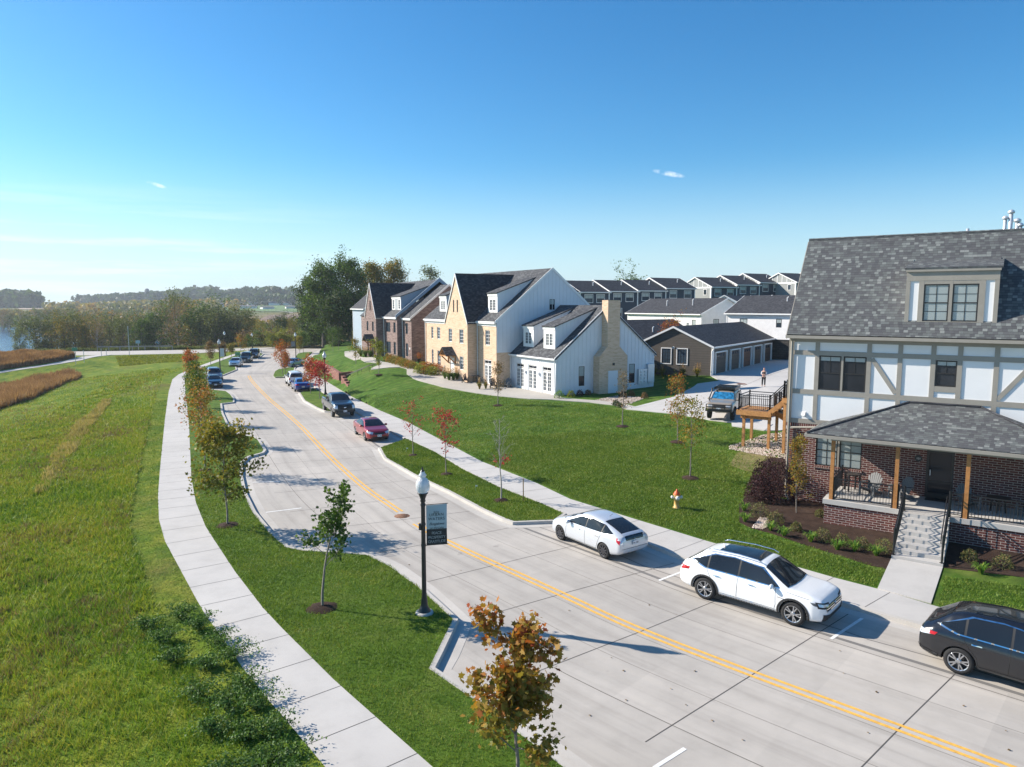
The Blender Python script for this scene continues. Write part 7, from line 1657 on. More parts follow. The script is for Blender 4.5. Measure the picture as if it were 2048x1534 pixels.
names = ['left of the purple bush, upper of two', 'left of the purple bush, lower of two', 'in front of the river rocks', 'between the rocks and the porch corner', 'before the porch corner shrub', 'before the second porch shrub', 'before the third porch shrub', 'yellowing, beside the fullest shrub', 'right of the steps']
for i, (u, v) in enumerate([(1488, 1022), (1490, 1044), (1541, 1062), (1568, 1073), (1621, 1084), (1674, 1100), (1709, 1103), (1752, 1112), (1962, 1148)]):
    p = on(u, v, .2); clump('daylily', 'bright green daylily clump %s' % names[i], p, .34, .42, LY, 80, 130 + i, 'daylily clumps along the lawn edge')
p = on(1548, 1000, .3); shrub('purple_bush', 'tall dark purple barberry bush against the house corner', p, 1.05, 2.25, L_purple, 5200, .075, 3)
for i, (u, v) in enumerate([(1518, 1000), (1530, 968)]):
    p = on(u, v, .4); shrub('purple_bush', ['dark purple bush, lower left of the tall one', 'dark purple bush, upper left of the tall one'][i], p, .75, 1.4, L_purple, 2600, .075, 4 + i)
# planting round the clubhouse and the brick houses
G2 = 'small shrubs by the clubhouse and car park'
for i, (u, v, rp, m_, lb) in enumerate([(1118, 797, 13, LY, 'yellow green clump at the clubhouse corner'), (1142, 794, 10, L_yell, 'yellow green shrub second from the clubhouse corner'), (1133, 788, 9, L_purple, 'dark airy bush under the clubhouse window'), (1160, 792, 9, L_purple, 'dark red bush between the clubhouse window and chimney'), (1176, 790, 8, L_brown, 'rusty shrub left of the chimney base'), (1192, 786, 8, L_purple, 'dark low shrub at the chimney base'),
    (1246, 795, 10, L_purple, 'dark red shrub behind the bare tree'), (1263, 793, 9, L_brown, 'brown shrub on the gravel edge'), (1289, 797, 9, L_brown, 'brown shrub nearest the car park'), (1232, 812, 9, L_dark, 'low dark shrub in the mulch patch'), (1241, 815, 7, L_dark, 'low dark shrub right of the other in the mulch patch')]):
    p = on(u, v, 1.4); r = rp * p.y / F_PX * .85; shrub('bed_shrub', lb, p, r, r * 1.6, m_, 500, .09, 160 + i, G2)
k = 0
for (ua, va, ub, vb, n_, mats, zz, nm) in [(776, 722, 826, 738, 9, (L_olive, L_gold, L_olive), 2.3, 'brick house front bed'), (838, 746, 868, 750, 5, (L_yell, L_yell, L_gold), 1.9, 'bed at the tan house corner'), (846, 739, 875, 744, 5, (L_gold, L_orange, L_brown), 2.1, 'bed against the tan house')]:
    for i in range(n_):
        t_ = i / (n_ - 1); p = on(ua + (ub - ua) * t_, va + (vb - va) * t_, zz); shrub('bed_shrub', '%s shrub in the %s' % (['first', 'second', 'third', 'fourth', 'fifth', 'sixth', 'seventh', 'eighth', 'ninth'][i] + ' from the left', nm), p, .75, 1.0, mats[i % 3], 600, .13, 200 + k, nm); k += 1
names = ['leftmost', 'second', 'third', 'rightmost']
for i, (u, v) in enumerate([(890, 758), (898, 761), (907, 761), (914, 760)]): p = on(u, v, 1.7); clump('ornamental_grass', '%s ornamental grass with straw plumes before the tan house door' % names[i], p, .55, .85, L_green, 130, 240 + i, 'plumed grasses at the tan house', .05, 26)
for i, (u, v) in enumerate([(722, 713), (731, 714), (741, 714)]): p = on(u, v, 2.4); clump('ornamental_grass', '%s ornamental grass with rusty plumes before the brick house' % ['left', 'middle', 'right'][i], p, .7, .95, L_green, 130, 250 + i, 'plumed grasses at the brick house', .06, 34)
for i, (u, v) in enumerate([(959, 779), (971.5, 778)]): p = on(u, v, 1.5); clump('ornamental_grass', '%s small grass tuft at the patio door' % ['left', 'right'][i], p, .3, .75, L_olive, 70, 255 + i, 'tufts at the patio door', .05, 12)
for i, (a, n) in enumerate([(-31.5, -73.4), (-30.5, -73.2), (-28.2, -73.3), (-26.6, -73.4)]): p = F1.W(a, n); p.z = hz(p.x, p.y); clump('ornamental_grass', '%s plumed grass along the brown garage end wall' % names[i], p, .5, .9, L_olive, 100, 260 + i, 'grasses at the garage wall', .05, 24)
for i, (u, v, lm, lb) in enumerate([(1334, 682, L_orange, 'thin rusty tree rising behind the brown garage roof, left'), (1352, 682, L_orange, 'second rusty tree behind the brown garage roof, right')]):
    p = Vector((*atd(u, 600, 84)[:2], 2.6)); make_tree('young_tree', lb, 5.0 if i == 0 else 5.3, .8, .4, 700, .16, lm, 270 + i, loc=tuple(p), tr=.04, rise=(.8, 1.2))
# ================================================================ street lamps, hydrant, deck, person, furniture, walls
M_globe = NM('lamp_globe'); M_globe.col((0.80, 0.83, 0.86)); M_globe.rough(0.12); M_globe.b.inputs['Transmission Weight'].default_value = 0.35; M_globe = M_globe.m
def lamp_post(label, loc, h=4.83, group=None, scale=1.0, banner=None, bdir=0.0):
    t = empty('street_lamp', tuple(loc)); tag(t, label, 'street lamp', group)
    gh = .80; mb = MB(); n = 14
    mb.lathe([(.21, 0), (.215, .05), (.20, .09), (.13, .22), (.11, .30), (.10, .45), (.085, .55), (.075, .7), (.072, 1.6), (.066, h - gh - .45), (.07, h - gh - .42), (.062, h - gh - .38), (.062, h - gh - .30), (.09, h - gh - .26), (.075, h - gh - .20), (.13, h - gh - .05), (.175, h - gh), (.165, h - gh + .02), (0, h - gh + .02)], n)
    mb.build('post', M_blackm, t, True)
    mb = MB(); z = h - gh; mb.lathe([(.155, z + .02), (.21, z + .12), (.225, z + .24), (.205, z + .36), (.155, z + .45), (.10, z + .50), (.095, z + .53), (.125, z + .56), (.115, z + .60), (.075, z + .64), (.07, z + .70)], 20)
    mb.build('globe', M_globe, t, True)
    mb = MB(); mb.lathe([(.075, z + .69), (.05, z + .73), (.02, z + .75), (.035, z + .78), (.012, z + .83), (0, z + .86)], 10); mb.build('finial', M_blackm, t, True)
    mb = MB(); mb.lathe([(.05, z + .04), (.055, z + .1), (.045, z + .4), (0, z + .42)], 10); mb.build('lamp_core', M_whtrim, t, True)
    return t
mul = lambda o, p: p
p = Vector((*at(849, 1226, ZV), ZV)); lp = lamp_post('near black street lamp with clear globe and hanging grey and black banner', p, 4.75)
mb = MB(); mb.lathe([(.30, -.02), (.28, .05), (.24, .07), (0, .07)], 16); mb.build('footing', M_kerb, lp, True)
# banner on two short arms
bx0, bx1, bz0, bz1 = .10, .76, 2.25, 3.55
bfr = Fr(0, 0, -3)
mb = MB(); rows_, cols_b = 10, 8
def bpt(i, j):
    s = bx0 + (bx1 - bx0) * i / cols_b; z = bz0 + (bz1 - bz0) * j / rows_; return bfr.W(s, .05 * math.sin(math.pi * j / rows_) * (i / cols_b) + .02 * math.sin(3 * i / cols_b), z + .07 * (i / cols_b) * (1 if j > 5 else 1))
for i in range(cols_b):
    for j in range(rows_): b = len(mb.v); mb.v += [tuple(bpt(i, j)), tuple(bpt(i + 1, j)), tuple(bpt(i + 1, j + 1)), tuple(bpt(i, j + 1))]; mb.f.append((b, b + 1, b + 2, b + 3)); mb.mi.append(1 if j < 4 else 0)
bn_ = mb.build('banner', [simple('banner_grey', (0.36, 0.44, 0.47), .7, var=.03), simple('banner_black', (0.025, 0.027, 0.03), .7)], lp)
mb = MB()
for z in (bz0 - .01, bz1 + .01): mb.tube([bfr.W(.03, 0, z), bfr.W(bx1 + .04, .0, z + .075)], .012, 6)
for z in (bz0 - .04, bz1 - .02, 2.9): mb.lathe([(.075, z), (.082, z + .02), (.082, z + .06), (.075, z + .08)], 12)
mb.box(bfr, -.14, -.06, -.06, .04, 2.75, 2.95); mb.build('banner_arm', M_blackm, lp)
M_ink = simple('dark_ink', (0.05, 0.07, 0.08), .7); M_pale = simple('pale_ink', (0.50, 0.56, 0.58), .7)
c = (bx0 + bx1) / 2
def btxt(s, z, size, mat, shear=0, space=1.0, nm='lettering'):
    sl = Fr(bfr.o[0], bfr.o[1], math.degrees(bfr.a)); o = txt(sl, s, c, .085, z, size, mat, None, nm, .001, 'CENTER', shear, space); o.parent = lp
    for v in o.data.vertices:   # follow the cloth
        q = v.co; s_ = q.x * bfr.U[0] + q.y * bfr.U[1]; f_ = (s_ - bx0) / (bx1 - bx0); j = (q.z - bz0) / (bz1 - bz0); nn = .05 * math.sin(math.pi * min(1, max(0, j))) * f_ + .02 * math.sin(3 * f_) + .006
        w_ = bfr.W(s_, nn, q.z + .07 * f_); v.co = w_
btxt('URBAN', 3.19, .13, M_ink, 0, 1.15); btxt('WATERS', 3.06, .13, M_ink, 0, 1.1); btxt('Bungalows', 2.90, .125, M_ink, .45, .9, 'script_lettering'); btxt('on the Lake', 2.775, .105, M_ink, .45, .9, 'script_lettering')
btxt('PEACE', 2.60, .125, M_pale, 0, .85); btxt('PROSPERITY', 2.46, .125, M_pale, 0, .8); btxt('GRATITUDE', 2.32, .125, M_pale, 0, .8)
mb = MB()
for k in range(3): mb.tube([bfr.W(c - .09 + .02 * math.cos(a) + k * .06 + .04, .10, 3.37 + .025 * math.sin(a)) for a in np.linspace(.2, 5.9, 8)], .006, 4)
mb.tube([bfr.W(c - .09, .10, 3.33), bfr.W(c + .11, .10, 3.33)], .006, 4); mb.build('crest', M_ink, lp)
G3 = 'street lamps farther down the street'
for u, vb, lb in [(651, 789, 'black street lamp with white globe in front of the red tree'), (440.5, 743, 'black street lamp with a small banner beside the left bays'), (450.5, 712, 'black street lamp farther back on the left near the crossing street'), (592, 717, 'black street lamp with a sign board at the far right corner'), (505, 697.5, 'farthest thin street sign post at the crossing street')]:
    q = Vector((*at(u, vb, ZV), ZV)); t = lamp_post(lb, q, 4.83 if u != 505 else 3.6, G3)
    if u in (440.5, 592):
        mb = MB(); s_ = -1 if u == 592 else 1; mb.box(bfr, *( (.1, .7) if s_ > 0 else (-.8, -.1)), -.01, .01, 2.2, 3.4 if s_ > 0 else 3.1); mb.build('sign_panel', M_bark_w if s_ > 0 else simple('grey_sign', (.18, .19, .2), .6), t)
# hydrant
p = on(1353, 1016, .2); t = empty('fire_hydrant', tuple(p)); tag(t, 'yellow fire hydrant with orange bonnet and white side caps on the lawn', 'hydrant')
My = simple('hydrant_yellow', (0.62, 0.38, 0.12), .5); Mo = simple('hydrant_orange', (0.62, 0.10, 0.02), .5)
mb = MB(); mb.lathe([(.19, 0), (.19, .04), (.13, .05), (.12, .38), (.15, .40), (.15, .44), (.13, .46), (.135, .62), (.17, .64), (.17, .67), (0, .67)], 16); mb.build('barrel', My, t, True)
mb = MB(); mb.lathe([(.17, .67), (.165, .70), (.11, .80), (.04, .86), (.04, .92), (0, .93)], 14); mb.build('bonnet', Mo, t, True)
for a, r_ in ((0, .075), (math.pi, .075), (-math.pi / 2, .10)):
    mb = MB(); mb.lathe([(r_ * .8, .10), (r_ * .8, .20), (r_, .20), (r_, .26), (r_ * .4, .27), (0, .30)], 12, Matrix.Rotation(a, 4, 'Z') @ Matrix.Translation((0, 0, .54)) @ Matrix.Rotation(math.pi / 2, 4, 'Y')); mb.build('outlet_cap', M_whtrim, t, True)
# manhole, grates
x, y = at(804, 1032); mb = MB(); mb.lathe([(0, .012), (.30, .012), (.31, .006), (.36, .006), (.37, .002)], 28, Matrix.Translation((x, y, 0))); 
for k in range(6): mb.beam((x - .25, y - .25 + k * .1, .014), (x + .25, y - .25 + k * .1, .014), .03, .006)
tag(mb.build('manhole_cover', simple('rusty_iron', (0.22, 0.11, 0.06), .8, var=.3, vs=10), None, True, origin=(x, y, 0)), 'rust brown manhole cover between the yellow lines', 'manhole')
p = on(1486, 769, 2.4); mb = MB(); mb.box(Fr(p.x, p.y, -34), -.55, .55, -.45, .45, p.z + .06, p.z + .075); tag(mb.build('drain_grate', simple('rusty_grate', (0.16, 0.07, 0.045), .8), None, origin=tuple(p)), 'rusty square drain grate in the car park', 'drain')
# small white utility flags and leaves on the verge
for i, (u, v) in enumerate([(813, 904), (951, 981), (973, 964)]):
    x, y = at(u, v, ZV); mb = MB(); mb.tube([(x, y, ZV), (x, y, ZV + .3)], .004, 4); mb.add([(x, y, ZV + .3), (x + .11, y + .03, ZV + .29), (x + .10, y + .03, ZV + .21), (x, y, ZV + .22)], [(0, 1, 2, 3)])
    tag(mb.build('marker_flag', M_whtrim, None, origin=(x, y, ZV)), 'tiny white marker flag in the verge, %s of three' % ['leftmost', 'middle', 'rightmost'][i], 'flag', 'white marker flags')
# adirondack chairs and tables
M_chg = simple('weathered_grey_board', (0.14, 0.145, 0.15), .6); M_chb = simple('dark_brown_board', (0.035, 0.028, 0.025), .6)
def chair(label, loc, ang, group, mat=None):
    mat = mat or M_chg; t = empty('adirondack_chair', tuple(loc), ang); tag(t, label, 'chair', group); f = WORLD
    mb = MB()
    for k in range(6): mb.beam((.30 - k * .10, -.27, .36 - k * .032), (.30 - k * .10, .27, .36 - k * .032), .085, .02)
    mb.build('seat', mat, t)
    mb = MB()
    for k in range(7):
        a = (k - 3) * .085; L_ = .80 - abs(k - 3) ** 2 * .022; mb.beam((-.26, a * .8, .22), (-.26 - L_ * .36, a * 1.15, .22 + L_ * .93), .02, .075, up=(0, 1, 0))
    mb.beam((-.36, -.3, .45), (-.36, .3, .45), .05, .025); mb.build('backrest', mat, t)
    for s in (-1, 1):
        mb = MB(); mb.beam((.36, s * .33, .56), (-.42, s * .33, .56), .12, .022); mb.build('armrest', mat, t)
        mb = MB(); mb.beam((.30, s * .30, 0), (.30, s * .30, .55), .09, .025); mb.build('leg', mat, t)
        mb = MB(); mb.beam((.34, s * .27, .35), (-.55, s * .27, .03), .03, .12); mb.build('leg', mat, t)
    return t
def table(label, loc, r=.45, h=.62, mat=None):
    t = empty('round_table', tuple(loc)); tag(t, label, 'table'); mat = mat or M_chb
    mb = MB(); mb.lathe([(0, h - .03), (r, h - .03), (r, h), (0, h)], 20); mb.build('table_top', mat, t, False)
    for k in range(4): a = math.pi / 4 + k * math.pi / 2; mb = MB(); mb.beam((r * .6 * math.cos(a), r * .6 * math.sin(a), 0), (r * .5 * math.cos(a), r * .5 * math.sin(a), h - .03), .05, .05); mb.build('leg', mat, t)
    return t
aN = math.atan2(F1.N[1], F1.N[0]); aU = math.atan2(F1.U[1], F1.U[0])
GP = 'adirondack chairs on the timbered house porch'
chair('grey adirondack chair on the porch, under the window', F1.W(-4.55, -35.35, 1.34), aN - .35, GP); chair('grey adirondack chair on the porch, just left of the door', F1.W(-3.35, -35.4, 1.34), aN - .7, GP)
chair('grey adirondack chair on the porch, just right of the door', F1.W(-.75, -35.3, 1.34), aN + .5, GP); chair('grey adirondack chair on the porch beyond the round table', F1.W(1.35, -35.2, 1.34), aN - .9, GP)
table('dark round table between porch chairs right of the door', F1.W(.3, -35.4, 1.34))
mb = MB(); q = F1.W(-5.35, -35.7, 1.34); t = empty('plant_stand', tuple(q)); tag(t, 'dark slatted stand in the left porch corner', 'stand')
for a in (-.25, .25):
    for b in (-.2, .2): mb = MB(); mb.beam((a, b, 0), (a, b, .75), .06, .06); mb.build('leg', M_chb, t)
mb = MB(); mb.box(WORLD, -.3, .3, -.25, .25, .75, .79); mb.build('top', M_chb, t)
GC = 'adirondack chairs on the clubhouse terrace'
aF2 = math.atan2(F2.N[1], F2.N[0])
for u, v, a, lb in [(931, 766, aF2 + .9, 'dark adirondack chair on the terrace at the pointed gable corner'), (961, 766, aF2 + .3, 'grey backed adirondack chair beside the terrace table'), (986, 777, aF2 + 1.2, 'dark low adirondack chair right of the patio door'), (1013, 776, aF2 + .5, 'adirondack chair against the brick corner by the clubhouse'), (881, 748, aF2 - .2, 'adirondack chair farther left before the tan house')]:
    p = on(u, v, 1.6); p.z += .05; chair(lb, p, a, GC, M_chb if 'dark' in lb else M_chg)
p = on(950, 766, 1.6); p.z += .05; table('dark terrace table with pale top between two chairs', p, .5, .72)
p = on(838, 725, 2.4); t = empty('potted_plant', tuple(p)); tag(t, 'black pot with a red orange plant by the brick house wall', 'potted plant'); mb = MB(); mb.lathe([(.16, 0), (.26, .5), (.28, .52), (.22, .5), (0, .48)], 14); mb.build('pot', M_blackm, t, True)
rs = np.random.RandomState(4); leaf_mesh('foliage', rs.normal(size=(260, 3)) * .2 + np.array([0, 0, .85]), .12, L_orange, t, rs)
# block retaining walls beside the stairs
M_block = cell_mat('red_block', .42, .2, [(0, (0.17, 0.075, 0.06)), (.5, (0.25, 0.11, 0.085)), (1, (0.32, 0.16, 0.12))], (0.09, 0.045, 0.04), .012)
def blockwall(label, pts, thick=.32):
    mb = MB()
    for (a, za), (b, zb) in zip(pts[:-1], pts[1:]):
        a = Vector((a[0], a[1], 0)); b = Vector((b[0], b[1], 0)); d = (b - a).normalized(); n = Vector((-d.y, d.x, 0)) * thick / 2
        mb.prism([a + n + Vector((0, 0, -.3)), b + n + Vector((0, 0, -.3)), b + n + Vector((0, 0, zb)), a + n + Vector((0, 0, za))], -2 * n)
    c0 = pts[0][0]; o = mb.build('retaining_wall', M_block, None, origin=(c0[0], c0[1], 0)); add_uv(o); tag(o, label, 'wall', None); return o
wl = [at(681, 769, ZV), at(664, 757, ZV), at(648, 745, ZV), at(636, 735, ZV)]
blockwall('long red block retaining wall beside the walk left of the stairs', [(wl[0], 1.62), (wl[1], 1.66), (wl[2], 1.5), (wl[3], 1.1)])
blockwall('red block wall running up the slope along the garden stairs', [(wl[0], 1.62), (at(742, 741, 1.75), 1.85)])
w0, w1 = at(686, 774, ZV), at(707, 787, ZV)
sw = [(w0, 1.5)]
for k in range(1, 6):
    f = k / 5; q = (w0[0] + (w1[0] - w0[0]) * f, w0[1] + (w1[1] - w0[1]) * f)
    sw.append((q, 1.5 - .22 * k + .0)); 
mb = MB()
for k in range(6):
    f0, f1 = k / 6, (k + 1) / 6; a = Vector((w0[0] + (w1[0] - w0[0]) * f0, w0[1] + (w1[1] - w0[1]) * f0, 0)); b = Vector((w0[0] + (w1[0] - w0[0]) * f1, w0[1] + (w1[1] - w0[1]) * f1, 0)); d = (b - a).normalized(); n = Vector((-d.y, d.x, 0)) * .2; zt = 1.5 - .2 * k
    mb.prism([a + n + Vector((0, 0, -.3)), b + n + Vector((0, 0, -.3)), b + n + Vector((0, 0, zt)), a + n + Vector((0, 0, zt))], -2 * n)
o = add_uv(mb.build('retaining_wall', M_block, None, origin=(w0[0], w0[1], 0))); tag(o, 'short stepped red block wall on the near side of the garden stairs', 'wall')
q0 = Vector((*at(683, 771, ZV), .13)); q1 = Vector((*on(742, 741, 1.7)[:2], 1.78)); mb = MB(); nS = 10; d = (q1 - q0); hd_ = Vector((d.x, d.y, 0)).normalized(); sd_ = Vector((-hd_.y, hd_.x, 0)) * .75
for k in range(nS):
    a = q0.lerp(q1, k / nS); b = q0.lerp(q1, (k + 1) / nS); z = .13 + (1.78 - .13) * (k + 1) / nS
    mb.prism([Vector((a.x, a.y, 0)) + sd_, Vector((a.x, a.y, 0)) - sd_, Vector((b.x, b.y, 0)) - sd_, Vector((b.x, b.y, 0)) + sd_], (0, 0, z))
tag(mb.build('garden_stairs', M_walk, None, origin=tuple(q0)), 'pale concrete garden stairs climbing between the red block walls', 'stairs')
for sgn in (-1, 1):
    t = MB(); a = q0.lerp(q1, .25) + sd_ * sgn * .85; b = q1 + sd_ * sgn * .85; up = Vector((0, 0, .95)); t.tube([a + up, b + up, b + up + hd_ * .5], .03, 6)
    for f in (0, .5, 1): m_ = a.lerp(b, f); t.tube([m_ - Vector((0, 0, .3)), m_ + up], .028, 6)
    tag(t.build('stair_handrail', M_blackm, None, origin=tuple(a)), 'black pipe handrail on the %s side of the garden stairs' % ('near' if sgn < 0 else 'far'), 'handrail')
p = on(736, 716, 2.3)
# timber deck with stairs beside the timbered house
def deck():
    fr = F1; t = empty('timber_deck', tuple(fr.W(-12.3, -45.5, .9))); P = Pfac(t); tag(t, 'orange brown timber stair deck with black railings left of the timbered house', 'deck')
    PZ, LZ = 3.38, 4.42
    for a, n, zt in ((-13.1, -44.75, PZ - .25), (-13.1, -46.5, PZ - .25), (-11.55, -44.75, PZ - .25), (-11.5, -46.4, PZ - .25), (-10.45, -43.95, LZ - .25), (-10.4, -45.6, LZ - .25), (-8.8, -45.6, LZ - .25), (-8.8, -43.95, LZ - .25)):
        q = fr.W(a, n); P(boxpart(fr, 'deck_post', M_cedar2, None, (a - .08, a + .08, n - .08, n + .08, hz(q.x, q.y) - .1, zt)))
    mb = MB()
    for k in range(14): mb.box(fr, -13.45 + k * .143, -13.45 + k * .143 + .133, -46.85, -44.5, PZ - .04, PZ)
    mb.box(fr, -13.45, -11.45, -44.5, -44.44, PZ - .3, PZ + .0); mb.box(fr, -13.45, -11.45, -46.91, -46.85, PZ - .3, PZ); mb.box(fr, -13.51, -13.45, -46.91, -44.44, PZ - .3, PZ); mb.box(fr, -11.45, -11.39, -46.91, -44.44, PZ - .3, PZ)
    for n in (-44.75, -46.45): mb.box(fr, -13.35, -11.45, n - .11, n - .085, PZ - .55, PZ - .3)
    P(mb.build('platform', M_cedar2, None))
    mb = MB()
    for k in range(13): mb.box(fr, -10.35 + k * .143, -10.35 + k * .143 + .133, -45.9, -43.75, LZ - .04, LZ)
    mb.box(fr, -10.6, -8.4, -43.75, -43.69, LZ - .3, LZ); mb.box(fr, -10.6, -10.54, -45.9, -43.75, LZ - .3, LZ); P(mb.build('landing', M_cedar2, None))
    mb = MB(); n_ = 6; r_ = (LZ - PZ) / n_
    for k in range(n_): a = -11.42 + k * .17; mb.box(fr, a, a + .22, -45.6, -44.5, PZ + r_ * (k + 1) - .04, PZ + r_ * (k + 1))
    for n in (-44.5, -45.6): mb.beam(fr.W(-11.5, n, PZ - .05), fr.W(-10.4, n, LZ - .08), .05, .28)
    P(mb.build('upper_flight', M_cedar2, None))
    mb = MB(); n_ = 10; g_ = 1.55
    for k in range(n_): a = -11.35 + k * .27; z = PZ - (PZ - g_) * (k + 1) / n_; mb.box(fr, a, a + .29, -46.85, -45.75, z - .04, z)
    for n in (-45.75, -46.3, -46.85): mb.beam(fr.W(-11.4, n, PZ - .2), fr.W(-8.6, n, g_ - .05), .05, .3)
    P(mb.build('lower_flight', M_cedar2, None))
    def rail(a, b, h=.95):
        a = fr.W(*a); b = fr.W(*b); mb = MB(); L_ = (b - a).length; n = max(2, int(L_ / .12))
        up = lambda p, z: p + Vector((0, 0, z))
        mb.beam(up(a, h), up(b, h), .05, .05); mb.beam(up(a, .1), up(b, .1), .035, .035); mb.beam(up(a, h - .16), up(b, h - .16), .03, .03)
        for i in range(1, n): q = a.lerp(b, i / n); mb.beam(up(q, .1), up(q, h - .16), .018, .018)
        for q in (a, b): mb.beam(q, up(q, h + .1), .075, .075)
        P(mb.build('deck_railing', M_blackm, None))
    rail((-13.38, -44.55, PZ), (-11.5, -44.55, PZ)); rail((-13.38, -44.55, PZ), (-13.38, -46.8, PZ)); rail((-13.38, -46.8, PZ), (-11.5, -46.8, PZ))
    rail((-11.5, -44.55, PZ), (-10.5, -44.55, LZ)); rail((-11.5, -45.62, PZ), (-10.5, -45.62, LZ)); rail((-11.4, -46.85, PZ), (-8.6, -46.85, 1.6)); rail((-11.4, -45.75, PZ), (-8.6, -45.75, 1.6))
    rail((-10.5, -43.8, LZ), (-8.7, -43.8, LZ)); rail((-10.5, -43.8, LZ), (-10.5, -44.45, LZ))
deck()
p = F1.W(-9.2, -44.1, 4.42); t = empty('flower_pot', tuple(p)); tag(t, 'pot of orange red flowers on the timber landing', 'potted plant'); mb = MB(); mb.lathe([(.13, 0), (.18, .3), (0, .28)], 12); mb.build('pot', M_blackm, t, True); rs = np.random.RandomState(2); leaf_mesh('flowers', rs.normal(size=(160, 3)) * .14 + np.array([0, 0, .48]), .09, L_orange, t, rs)
p = on(1568, 706, 3.2)
mb = MB(); bm = bmesh.new(); bmesh.ops.create_icosphere(bm, subdivisions=2, radius=.55)
for v in bm.verts: v.co *= 1 + .18 * math.sin(v.co.x * 9 + v.co.y * 5); v.co.z *= .75
me = bpy.data.meshes.new('boulder'); bm.to_mesh(me); bm.free(); o = link('boulder', me, simple('sandstone', (0.42, 0.25, 0.17), .9, var=.2)); q = F1.W(-19.5, -99); o.location = (q.x, q.y, hz(q.x, q.y) + .3); tag(o, 'pinkish boulder at the back of the car park', 'boulder')
# concrete pad under the deck stairs
region('walk_pad', [tuple(on(u, v, 1.5)[:2]) for u, v in [(1464, 853), (1484, 843), (1520, 843), (1545, 850), (1530, 862), (1500, 858)]], h_all, 1.2, M_walk, .07, .1)
